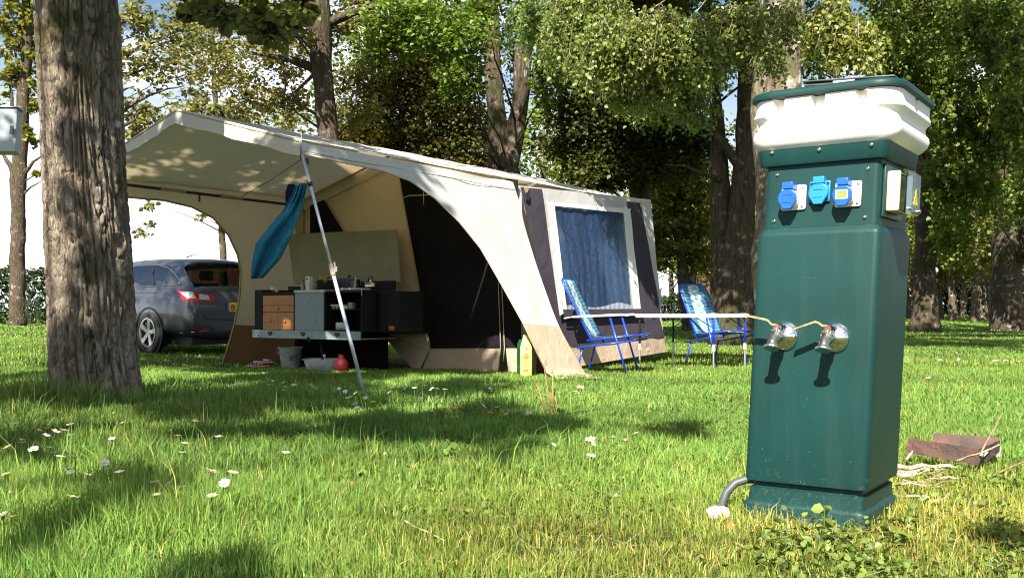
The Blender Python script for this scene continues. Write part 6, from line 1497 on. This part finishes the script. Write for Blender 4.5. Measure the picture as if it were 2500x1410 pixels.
# ================================================================ rusty fire tray, twigs and branches
rusty = mat('rusty_sheet', (0.045, 0.028, 0.024), .8, .1, .3, 9, .5, 80, col2=(0.115, 0.052, 0.038))
rust_lit = mat('sunlit_rusty_sheet', (0.05, 0.036, 0.03), .8, 0, .3, 8, .4, 80, col2=(.15, .075, .05))  # back plate's rust painted lighter, as if the sun fell on it
f0 = G(2330, 1140)
tray = thing('fire_tray', 'rusty sheet metal fire tray open at the corner, lying in the grass', 'fire tray', f0)
def fq(px, py, D): return P(px, py, D)
def plate(pts, thick, nm, mt):
    pts = [Vector(p) for p in pts]; n = (pts[1] - pts[0]).cross(pts[2] - pts[0]).normalized(); m = MB(); m.slab(pts, n * thick); return m.build(nm, mt, tray)
plate([fq(2217, 1068, 4.16), fq(2388, 1094, 3.99), fq(2391, 1136, 3.97), fq(2262, 1112, 4.08), fq(2213, 1103, 4.15)], .004, 'front_plate', rusty)
plate([fq(2279, 1056, 4.36), fq(2442, 1067, 4.27), fq(2441, 1098, 4.24), fq(2385, 1110, 4.26), fq(2279, 1100, 4.33)], .004, 'back_plate', rust_lit)
plate([fq(2389, 1096, 3.99), fq(2442, 1074, 4.24), fq(2441, 1103, 4.22), fq(2393, 1134, 3.97)], .004, 'side_plate', rusty)
m = MB(); m.box(G(2434, 1132), (.012, 0, 0), (0, .012, 0), (.004, 0, .075)); m.build('leg', white_pl, tray)
m = MB(); q = fq(2398, 1106, 3.972); m.slab([q + Vector((x, -.002, z)) for x, z in ((-.012, -.006), (.006, -.012), (.024, .006), (.012, .012), (-.006, .006))], (0, -.001, 0)); m.build('ash_patch', white_pl, tray)
wood1 = mat('bleached_stick', (.46, .36, .24), .85, 0, .3, 30, .4, 60); wood2 = mat('brown_twig', (.26, .16, .09), .85, 0, .3, 30, .4, 60); wood3 = mat('white_stick', (.62, .58, .50), .85, 0, .2, 30, .3, 60)
def stick(pts, r, mt, lab, nm='stick', grp=None):
    pp = [Vector(p) for p in pts]; o = []
    for i in range(len(pp) - 1):
        for j in range(6): q = pp[i].lerp(pp[i + 1], j / 6); o.append(q + Vector((mn.noise(q * 9), mn.noise(q * 9 + Vector((2, 0, 0))), mn.noise(q * 11))) * r * 1.6)
    o.append(pp[-1]); m = MB(); m.tube(o, [r * (1 - .45 * i / len(o)) for i in range(len(o))], 8); ob = m.build(nm, mt, None, True); return tag(ob, lab, 'stick', grp)
def g(x, y, h): return G(x, y, h)
stick([g(2188, 1140, .05), g(2260, 1136, .045), g(2330, 1140, .035)], .011, wood1, 'thick bleached stick lying against the front of the fire tray')
stick([g(2190, 1155, .03), g(2250, 1146, .03), g(2370, 1142, .025)], .009, wood1, 'long tan stick below the bleached one by the fire tray')
stick([g(2190, 1162, .02), g(2240, 1156, .02)], .012, wood3, 'short white stick end beside the pillar near the fire tray')
stick([g(2200, 1168, .015), g(2265, 1186, .012), g(2300, 1190, .01)], .005, wood3, 'thin white twig pointing towards the viewer from the stick pile')
stick([g(2332, 1128, .06), g(2398, 1100, .13), g(2440, 1084, .16)], .005, wood1, 'thin twig leaning up over the right end of the fire tray')
stick([g(2396, 1100, .13), P(2432, 1035, 4.0), P(2449, 1008, 4.0)], .004, wood2, 'upright thin brown twig rising behind the fire tray')
stick([g(2420, 1165, .03), g(2470, 1140, .05), g(2520, 1112, .07)], .005, wood2, 'slender twig reaching out to the right edge beyond the fire tray')
stick([g(2183, 1205, .012), g(2270, 1213, .010)], .006, wood1, 'straight thin stick low in the grass just right of the pillar base')
stick([g(2276, 1232, .015), g(2314, 1203, .02)], .011, wood1, 'short stubby stick lying alone in front of the fire tray')
stick([g(2214, 1122, .06), g(2228, 1100, .09)], .005, wood3, 'short white twig leaning on the left corner of the fire tray')
rd = random.Random(4)
twg = None
for i in range(26):
    x, y = rd.uniform(2190, 2320), rd.uniform(1138, 1185); a = rd.uniform(-.5, .7); L = rd.uniform(.06, .16); c = G(x, y, rd.uniform(.012, .05)); d = Vector((math.cos(a), math.sin(a) * .8, rd.uniform(-.12, .12))) * L
    stick([c - d / 2, c + Vector((0, 0, .01)), c + d / 2], rd.uniform(.002, .0035), (wood1, wood2, wood2, wood3)[i % 4], 'thin dry twig in the loose heap of kindling between pillar and fire tray', 'twig', 'kindling twigs')
stick([g(985, 1270, .03), g(1030, 1290, .035), g(1085, 1318, .03)], .003, wood1, 'long pale straw lying on the sunny grass in the foreground', 'straw')

# ================================================================ flowers
petal = leafmat('daisy_petals', (.80, .79, .76), (.6, .6, .55), .25, attr=False); yolk = mat('daisy_centre', (.75, .50, .03), .7); stemm = leafmat('flower_stem', (.10, .17, .03), (.14, .22, .03), .2, attr=False)
def make_daisy(h, r, tilt, name='daisy'):
    root = thing(name, 'white daisy with a yellow centre standing in the lawn', 'daisy', (0, 0, 0), 'daisies in the lawn')
    t = Vector((math.sin(tilt), 0, math.cos(tilt))); top = Vector((.1 * h, .02, h)); m = MB(); m.tube([(0, 0, -.01), (.02 * h, .01, h * .5), tuple(top)], .0014, 5); m.build('stem', stemm, root)
    x = Vector((math.cos(tilt), 0, -math.sin(tilt))); y = t.cross(x); m = MB(); n = 16
    for k in range(n):
        a = 2 * math.pi * k / n + random.uniform(-.08, .08); d = x * math.cos(a) + y * math.sin(a); s = t.cross(d); cup = random.uniform(.05, .35); e = d * math.cos(cup) + t * math.sin(cup); L = r * random.uniform(.88, 1.08)
        m.add([top + d * r * .2 - s * r * .07, top + d * r * .2 + s * r * .07, top + e * L * .75 + s * r * .17, top + e * L, top + e * L * .75 - s * r * .17], [(0, 1, 2, 3, 4)])
    m.build('petals', petal, root); m = MB(); m.sphere(top + t * r * .05, r * .36, 10, 6, 0, (1, 1, .6)); m.build('flower_centre', yolk, root, True); return root
dz = [make_daisy(.11, .0165, .30), make_daisy(.10, .014, .75), make_daisy(.13, .0155, -.25), make_daisy(.09, .015, .1)]
DP = [(28,1033),(100,1050),(111,1053),(124,1043),(146,1051),(150,1061),(160,1038),(160,1014),(97,1063),(54,1074),(45,1086),(66,1080),(73,1092),(117,1093),(118,1107),(130,1117),(180,1113),(276,1072),(235,1131),(193,1152),(200,1161),(284,1151),(312,1128),(165,1147),(5,1160),(33,1203),(10,1250),(5,1266),(160,1206),(443,1064),(453,1084),(470,1084),(452,1106),(524,1064),(682,1106),(495,1152),(540,1150),(555,1157),(530,1174),(515,1203),(378,1202),(421,1175),(432,1189),(400,1174),(270,1019),(280,1009),(308,1031),(455,1027),(465,1027),(477,1024),(938,1110),(1428,1082),(1467,1072),(1467,1110),(1340,1086),(1128,978),(1140,980),(1163,990),(1102,982),(1153,973),(1127,974),(1246,1003),(1250,1010),(1222,992),(1305,1007),(1294,1013),(1395,949),(1415,962),(1408,957),(1434,944),(998,948),(1017,947),(1052,949),(1062,950),(928,946),(963,947),(870,960),(850,972),(884,985),(937,984),(868,995),(984,981),(950,961),(958,957),(754,944),(775,947),(756,940),(1083,951),(1515,1067),(1545,1075),(1567,1055),(2258,911),(2265,921),(2285,919),(2290,920),(2280,927),(2270,935),(2298,936),(2322,927),(2388,942),(2435,982),(2410,881),(2425,881),(2440,880),(2450,885),(2455,880),(2475,881),(2495,882),(2340,877),(2285,878),(1660,901),(1655,898),(600,936),(640,938),(690,945),(705,950),(560,942),(1180,948),(1210,955),(1508,1213),(820,948),(835,955),(905,972),(1020,972),(1060,968),(1340,965),(1480,955),(1530,930),(1600,925),(1640,935),(1560,960),(700,934),(728,940),(660,930)]
rd = random.Random(9)
for i, (px, py) in enumerate(DP):
    k = rd.randrange(4); o = dz[k] if i < 4 and False else copy_tree(dz[k]); sc_ = rd.uniform(.9, 1.25) * (1.3 if py < 1000 else 1.15); h = (.11, .10, .13, .09)[k] * sc_
    o.location = G(px, py, h); o.location.z = 0; o.rotation_euler = (rd.uniform(-.08, .08), rd.uniform(-.08, .08), rd.uniform(0, 6.28)); o.scale = (sc_,) * 3
for o in dz:
    for ch in list(o.children): bpy.data.objects.remove(ch)
    bpy.data.objects.remove(o)
# dandelions
def make_dandelion():
    root = thing('dandelion', 'yellow dandelion flower open in the shaded grass', 'dandelion', (0, 0, 0), 'dandelions in the lawn'); h = .09; m = MB(); m.tube([(0, 0, -.01), (.003, .004, h)], .002, 5); m.build('stem', stemm, root); m = MB()
    for ring, (n, L, el) in enumerate(((18, .017, .25), (14, .013, .7), (9, .009, 1.1))):
        for k in range(n):
            a = 2 * math.pi * k / n + ring; d = Vector((math.cos(a) * math.cos(el), math.sin(a) * math.cos(el), math.sin(el))); s = Vector((-math.sin(a), math.cos(a), 0)); c = Vector((.003, .004, h)); m.add([c - s * .001, c + s * .001, c + d * L + s * .0025, c + d * L - s * .0025], [(0, 1, 2, 3)])
    m.build('flower_head', mat('dandelion_yellow', (.80, .46, .01), .6), root); return root
dd = make_dandelion()
for i, (px, py) in enumerate(((1118, 994), (1125, 997), (1096, 1008), (1197, 1010), (1267, 991), (910, 984), (1112, 1001))):
    o = dd if i == 0 else copy_tree(dd); o.location = G(px, py, .1); o.location.z = 0; o.rotation_euler = (0, 0, i * 1.3); o.scale = (1.15,) * 3
# dry dock stalks, the seed grass by the trunk, small leafy plants by the pillar
straw = mat('dry_stalk', (.40, .22, .09), .8, 0, .2, 30)
for i, pts in enumerate(([(1345, 1028), (1338, 960), (1330, 905), (1334, 878)], [(1352, 1030), (1350, 960), (1349, 900)], [(1335, 1018), (1322, 975), (1313, 940)], [(1357, 1026), (1360, 990), (1352, 950)])):
    D = gD(1032) + .02 * i; m = MB(); m.tube([P(x, y, D) for x, y in pts], [.0045, .004, .003, .002][:len(pts)], 6); q = P(*pts[-1], D)
    for k in range(5): m.sphere(q + Vector((random.uniform(-.006, .006), random.uniform(-.006, .006), -.008 * k)), .005, 6, 4)
    tag(m.build('dry_stalk', straw, None, True), ['tallest dry brown stalk in the clump before the tent flap', 'dry brown stalk right of the tallest one in the clump', 'short dry stalk leaning left in the brown clump', 'short dry stalk leaning right in the brown clump'][i], 'plant stalk', 'dry brown stalks in the grass')
lfw = leafmat('weed_leaves', (.15, .215, .04), (.25, .32, .045)); lfd = leafmat('dock_leaves', (.03, .075, .02), (.05, .12, .02))
def plant(name, label, base, h, n, size, lm, spread, seed, flower=None):
    root = thing(name, label, 'plant', base); r = np.random.default_rng(seed); m = MB(); ns = max(1, n // 9); pos = []
    for s_ in range(ns):
        a = r.random() * 6.28; d = Vector((math.cos(a), math.sin(a), 0)) * spread * (r.random() ** .6) * (1 if ns > 1 else .1); hh = h * r.uniform(.5, 1.05) if ns > 1 else h
        m.tube([base + d * .3 - Vector((0, 0, .01)), base + d * .8 + Vector((0, 0, hh * .6)), base + d + Vector((0, 0, hh))], .0018, 5)
        for k in range(n // ns): t = r.uniform(.35, 1.05) if k else 1.0; q = base + d * t + Vector((0, 0, hh * t)); pos.append(q)
    V, Fq, C = leaf_arrays(np.array(pos), size, r, .9, .25, (1, 1, 1), .2, .46); m.build('stems', stemm, root); np_mesh('leaves', V, Fq, lm, root, C)
    if flower:
        m = MB()
        for k in range(flower): q = Vector(pos[int(r.integers(len(pos)))]); m.sphere(q + Vector((0, -.005, .006)), .005, 6, 4)
        m.build('blossom', mat('violet_blossom', (.35, .24, .62), .6), root)
    return root
plant('weed_plant', 'small upright leafy weed in front of the pillar base, casting a shadow on it', G(2012, 1330), .115, 9, .034, lfw, .02, 3)
for i, (x, y, h, n, sp, lab) in enumerate(((2060, 1345, .05, 34, .10, 'low ground ivy patch in front of the pillar base'), (2170, 1330, .06, 44, .12, 'light green ground ivy at the right corner of the pillar base'), (2240, 1290, .05, 50, .12, 'spreading leafy weed right of the pillar base'), (2420, 1300, .05, 40, .12, 'leafy weed in the lower right of the lawn'), (2470, 1210, .08, 60, .12, 'darker leafy weed at the right edge below the fire tray'), (1960, 1345, .045, 40, .10, 'low leafy weed at the left front of the pillar base'), (1880, 1385, .04, 36, .10, 'clover patch in front of the pillar, lower left'), (2120, 1385, .045, 50, .12, 'clover patch at the bottom edge below the pillar'))):
    plant('weed_plant', lab, G(x, y), h, n, .026, lfw, sp, 20 + i, 2 if i in (0, 1) else None)
plant('dock_plant', 'dark broad leaved dock plant beside the dry stalks', G(1405, 1026), .075, 40, .05, lfd, .17, 5)
plant('dock_plant', 'small pale green leafed plant in the sunny grass at the middle', G(1100, 1140), .10, 12, .05, lfw, .05, 6)
seedm = mat('seed_head', (.30, .33, .15), .8)
for i, (px, py, D) in enumerate(((60, 742, 6.2), (88, 740, 6.3))):
    q = P(px, py, D); b = Vector((q.x + .07, D, 0)); m = MB(); m.tube([b, b.lerp(q, .6) + Vector((.02, 0, .06)), q + Vector((.01, 0, .05)), q], [.002, .0015, .001, .001], 5)
    rd2 = random.Random(i)
    for k in range(46): t = rd2.random(); c = q.lerp(b, t * .22) + Vector((rd2.uniform(-.02, .02), rd2.uniform(-.02, .02), rd2.uniform(-.02, .02) + .03)); m.sphere(c, .006, 5, 3, 0, (.6, .6, 1.5))
    tag(m.build('seed_grass', seedm, None, True), ['drooping grass seed head left of the thick trunk', 'second drooping seed head, nearer the thick trunk'][i], 'grass stalk')
# ================================================================ ground and grass
m, t, o = newmat('meadow_soil')
p = t.nodes.new('ShaderNodeBsdfPrincipled'); p.inputs['Roughness'].default_value = .95; p.inputs['Specular IOR Level'].default_value = .1
tc = t.nodes.new('ShaderNodeTexCoord'); n1 = t.nodes.new('ShaderNodeTexNoise'); n1.inputs['Scale'].default_value = .35; n1.inputs['Detail'].default_value = 9; n1.inputs['Roughness'].default_value = .7
t.links.new(tc.outputs['Object'], n1.inputs['Vector']); r = t.nodes.new('ShaderNodeValToRGB'); r.color_ramp.elements[0].position = .35; r.color_ramp.elements[1].position = .68
r.color_ramp.elements[0].color = (.028, .045, .012, 1); r.color_ramp.elements[1].color = (.085, .095, .030, 1); t.links.new(n1.outputs[0], r.inputs[0]); t.links.new(r.outputs[0], p.inputs['Base Color'])
n2 = t.nodes.new('ShaderNodeTexNoise'); n2.inputs['Scale'].default_value = 30; n2.inputs['Detail'].default_value = 6; t.links.new(tc.outputs['Object'], n2.inputs['Vector'])
b = t.nodes.new('ShaderNodeBump'); b.inputs['Strength'].default_value = .8; b.inputs['Distance'].default_value = .04; t.links.new(n2.outputs[0], b.inputs['Height']); t.links.new(b.outputs[0], p.inputs['Normal']); t.links.new(p.outputs[0], o.inputs[0])
gm = MB(); xs = [-900, -60, -20, -8, 0, 8, 20, 60, 900]; ys = [-200, -10, 0, 5, 12, 25, 60, 150, 900]
gm.loft([[(x, y, 0) for x in xs] for y in ys]); gr = gm.build('ground', m); tag(gr, kind='structure')

def blades(N, y0, y1, marg, hfun, wfun, seed, straw_p=0.03, tall=False, xr=None, keep=None):
    r = np.random.default_rng(seed)
    # even spread over the trapezoid the view takes in, with a margin at both sides
    y = np.sqrt(r.random(N) * (y1 ** 2 - y0 ** 2) + y0 ** 2)
    x = (r.random(N) * 2 - 1) * (y * .52 * marg + 1.5)
    if xr is not None: x, y = xr(r, N)
    if keep is not None:
        k = keep(x, y, r); x, y = x[k], y[k]; N = len(x)
    k = r.random(N) < .45 + 1.1 * vnoise(x, y, .16, 3)
    x, y = x[k], y[k]; N = len(x)
    clump = vnoise(x, y, .16, 3) * .7 + vnoise(x, y, .07, 13) * .3; big_ = vnoise(x, y, .9, 4); huge = vnoise(x, y, 3.1, 6)
    h = hfun(x, y) * (.34 + .85 * clump ** 1.3 + .38 * big_) * r.uniform(.5, 1.3, N)
    w = wfun(y) * r.uniform(.7, 1.3, N)
    az = r.random(N) * 2 * np.pi; lean = np.abs(r.normal(.40, .34, N)); la = r.random(N) * 2 * np.pi
    dx, dy = np.cos(la) * lean * h, np.sin(la) * lean * h
    wx, wy = np.cos(az) * w, np.sin(az) * w
    z0 = np.full(N, -.004)
    pts = np.stack([np.stack([x - wx, y - wy, z0], 1), np.stack([x + wx, y + wy, z0], 1),
                    np.stack([x + dx * .32 - wx * .75, y + dy * .32 - wy * .75, h * .58], 1), np.stack([x + dx * .32 + wx * .75, y + dy * .32 + wy * .75, h * .58], 1),
                    np.stack([x + dx, y + dy, h * (1 - .25 * lean.clip(0, 1.2))], 1)], 1)
    base = np.arange(N)[:, None] * 5
    Ft = np.concatenate([base + np.array([0, 1, 3]), base + np.array([0, 3, 2]), base + np.array([2, 3, 4])], 0)
    bri = (.62 + .5 * big_ + .24 * r.normal(size=N)).clip(.32, 1.7)
    yel = dryf(x, y) * .8 + .22 * (huge - .5) + .10 * r.normal(size=N)
    c = np.stack([bri * (.62 + .62 * yel.clip(-.3, 1)), bri * (1 + .05 * yel), bri * (.9 - .25 * yel), np.ones(N)], 1)
    st_ = r.random(N) < straw_p * (.4 + 2.6 * dryf(x, y))
    c[st_, :3] = np.stack([r.uniform(1.7, 2.3, st_.sum()), r.uniform(1.2, 1.6, st_.sum()), r.uniform(1.7, 2.8, st_.sum())], 1)
    return pts.reshape(-1, 3), Ft, np.repeat(c, 5, 0)
def dryf(x, y):
    d = .32 * np.exp(-((x - .7) / 1.3) ** 2 - ((y - 2.9) / .9) ** 2) + .55 * np.exp(-((x - 1.7) / .7) ** 2 - ((y - 3.3) / .9) ** 2) + .25 * np.exp(-((x - .3) / .9) ** 2 - ((y - 2.7) / .5) ** 2)
    return (d + .25 * (vnoise(x, y, .6, 9) - .35)).clip(0, 1)
def hbase(x, y):
    left = np.clip((-.15 - x / np.maximum(y, .1)) / .25, 0, 1)
    h = .055 + .065 * left * np.clip((9 - y) / 3, 0, 1) * np.clip((y - 2.0) / 1.2, .4, 1)
    h += .02 * np.clip((vnoise(x, y, .5, 21) - .6) * 5, 0, 1)
    h += .025 * np.exp(-((y - 4.6) / 1.2) ** 2) * np.exp(-((x + .2) / 1.3) ** 2)
    dT = np.hypot(x + 3.4, y - 7.3); h += .10 * np.exp(-(dT / 1.1) ** 2)
    h *= 1 - .75 * np.exp(-((x + 2.72) / .34) ** 2 - ((y - 6.55) / .5) ** 2)
    h *= 1 - .58 * np.exp(-((x - 1.25) / .8) ** 2 - ((y - 2.9) / .8) ** 2)
    h = np.where(y > 14, h * .8, h)
    h *= 1 - .5 * np.clip((y - 9.6) / .8, 0, 1) * np.clip((x + 4.5) / .5, 0, 1) * np.clip((1.3 - x) / .5, 0, 1) * np.clip((14.5 - y), 0, 1)
    return h
def nopillar(x, y, r):
    # nothing grows through the pillar, the trunk, or inside the trailer
    dx, dy = x - PO.x, y - PO.y; u_ = dx * PU.x + dy * PU.y; v_ = dx * PV.x + dy * PV.y
    ok = ~((u_ > -.01) & (u_ < PW + .01) & (v_ > -.01) & (v_ < PW + .01))
    ok &= np.hypot(x + 2.98, y - 7.3) > .36
    du, dv_ = (x - TA.x) * TE.x + (y - TA.y) * TE.y, (x - TA.x) * TM.x + (y - TA.y) * TM.y
    ok &= ~((du > 3.1) & (du < 6.1) & (dv_ > .1) & (dv_ < 3.3))
    bare = vnoise(x, y, .35, 31); dr = dryf(x, y)
    ok &= ~((bare > .72) & (dr > .25) & (r.random(len(x)) < .6))
    return ok
parts_ = [
    blades(140000, 1.7, 3.6, 1.12, hbase, lambda y: .0016 + 0 * y, 1, keep=nopillar),
    blades(235000, 3.6, 6.5, 1.10, hbase, lambda y: .0020 + .0001 * y, 2, keep=nopillar),
    blades(235000, 6.5, 11.5, 1.10, lambda x, y: hbase(x, y) * .95, lambda y: .0028 + .0001 * y, 3, keep=nopillar),
    blades(170000, 11.5, 24, 1.08, lambda x, y: hbase(x, y) * 1.0, lambda y: .004 + .0002 * y, 4, keep=nopillar),
    blades(150000, 24, 70, 1.05, lambda x, y: hbase(x, y) * 1.15, lambda y: .008 + .0004 * y, 5),
    blades(60000, 70, 140, 1.02, lambda x, y: hbase(x, y) * 1.6, lambda y: .02 + .0005 * y, 6),
    # longer loose stems standing above the sward
    blades(2600, 2.6, 9, 1.08, lambda x, y: hbase(x, y) * 1.9, lambda y: .0016 + .0001 * y, 7, .12, keep=nopillar),
    # tall arching blades through the unmown left and middle of the lawn
    blades(2600, 2.7, 7.2, 1.05, lambda x, y: .15 + .05 * vnoise(x, y, .4, 61), lambda y: .0016 + .0002 * y, 11, 0.0, keep=lambda x, y, r: nopillar(x, y, r) & (x < .35 + .12 * y * 0) & (vnoise(x, y, .8, 62) > .38)),
    # long grass left standing round the trunk
    blades(5200, 0, 0, 1, lambda x, y: .26 * np.exp(-((np.hypot(x + 3.35, y - 6.9)) / .8) ** 2) + .05, lambda y: .0026 + 0 * y, 8, .08, xr=lambda r, n: (-3.35 + r.normal(size=n) * .42, 6.85 + r.normal(size=n) * .30), keep=nopillar),
    # and round the foot of the pillar
    blades(2200, 0, 0, 1, lambda x, y: .07 + 0 * x, lambda y: .0016 + 0 * y, 9, .2, xr=lambda r, n: (1.05 + r.normal(size=n) * .35, 2.98 + r.normal(size=n) * .25), keep=nopillar),
]
off = 0; Vs, Fs, Cs = [], [], []
for v, f, c in parts_: Vs.append(v); Fs.append(f + off); Cs.append(c); off += len(v)
grass_m = leafmat('grass_blades', (0.275, 0.290, 0.062), (0.36, 0.37, 0.06), .24, gloss=.015)
gobj = np_mesh('grass', np.concatenate(Vs), np.concatenate(Fs), grass_m, None, np.concatenate(Cs), 3); tag(gobj, kind='stuff')
# clover and creeping leaves among the blades
r = np.random.default_rng(77); n = 26000; y = np.sqrt(r.random(n) * (7.5 ** 2 - 2.0 ** 2) + 2.0 ** 2); x = (r.random(n) * 2 - 1) * (y * .56 + .4)
k = (vnoise(x, y, .22, 41) * .7 + vnoise(x, y, .7, 42) * .3 + .25 * np.exp(-((x - 1.3) / .9) ** 2 - ((y - 2.9) / .7) ** 2)) > .60
k &= nopillar(x, y, r); x, y = x[k], y[k]
pos = np.stack([x, y, r.uniform(.008, .05, len(x))], 1); V, Fq, C = leaf_arrays(pos, .017, r, 1.4, .1, (1, 1, 1), .22, .5)
tag(np_mesh('clover_cover', V, Fq, lfw, None, C), kind='stuff')
# leafy weeds spreading in the thin turf round the pillar and out to the right
n = 1700; px_ = r.uniform(1840, 2560, n); py_ = r.uniform(1175, 1440, n); yy = CH * F / (py_ - HY); xx = (px_ - CX) / F * yy
k = (vnoise(xx, yy, .14, 71) * .6 + vnoise(xx, yy, .4, 72) * .5 > .60) & nopillar(xx, yy, r); xx, yy = xx[k], yy[k]
pos = np.stack([xx, yy, r.uniform(.01, .065, len(xx))], 1); V, Fq, C = leaf_arrays(pos, .019, r, .8, .1, (1, 1, 1), .3, .46)
tag(np_mesh('weed_cover', V, Fq, lfw, None, C), kind='stuff')
# dry clippings lying in the sward
n = 5200; y = np.sqrt(r.random(n) * (6.0 ** 2 - 2.0 ** 2) + 2.0 ** 2); x = (r.random(n) * 2 - 1) * (y * .56 + .4); k = (dryf(x, y) > r.random(n) * .55) & nopillar(x, y, r); x, y = x[k], y[k]; n = len(x)
a = r.random(n) * 6.28; L = r.uniform(.02, .07, n); w = .0011; z = r.uniform(.01, .045, n); dx, dy = np.cos(a) * L, np.sin(a) * L; tz = r.normal(0, .006, n)
V = np.stack([np.stack([x - dx - dy / L * w, y - dy + dx / L * w, z - tz], 1), np.stack([x + dx - dy / L * w, y + dy + dx / L * w, z + tz], 1), np.stack([x + dx + dy / L * w, y + dy - dx / L * w, z + tz], 1), np.stack([x - dx + dy / L * w, y - dy - dx / L * w, z - tz], 1)], 1).reshape(-1, 3)
Fq = np.arange(n)[:, None] * 4 + np.array([0, 1, 2, 3]); tn = r.uniform(.7, 1.2, n); C = np.stack([tn, tn, tn, np.ones(n)], 1)
tag(np_mesh('dry_clippings', V, Fq, leafmat('dry_grass', (.40, .30, .15), (.3, .22, .1), .25), None, np.repeat(C, 4, 0)), kind='stuff')
# curled dead leaves left from last year
n = 420; y = np.sqrt(r.random(n) * (8.0 ** 2 - 2.1 ** 2) + 2.1 ** 2); x = (r.random(n) * 2 - 1) * (y * .56 + .4); k = nopillar(x, y, r) & (vnoise(x, y, 1.1, 55) + .3 * dryf(x, y) > .42); x, y = x[k], y[k]
pos = np.stack([x, y, r.uniform(.015, .05, len(x))], 1); V, Fq, C = leaf_arrays(pos, .022, r, .9, .1, (1, .9, .9), .3, .45)
tag(np_mesh('fallen_leaves', V, Fq, leafmat('dead_leaf', (.17, .10, .05), (.12, .07, .03), .2), None, C), kind='stuff')
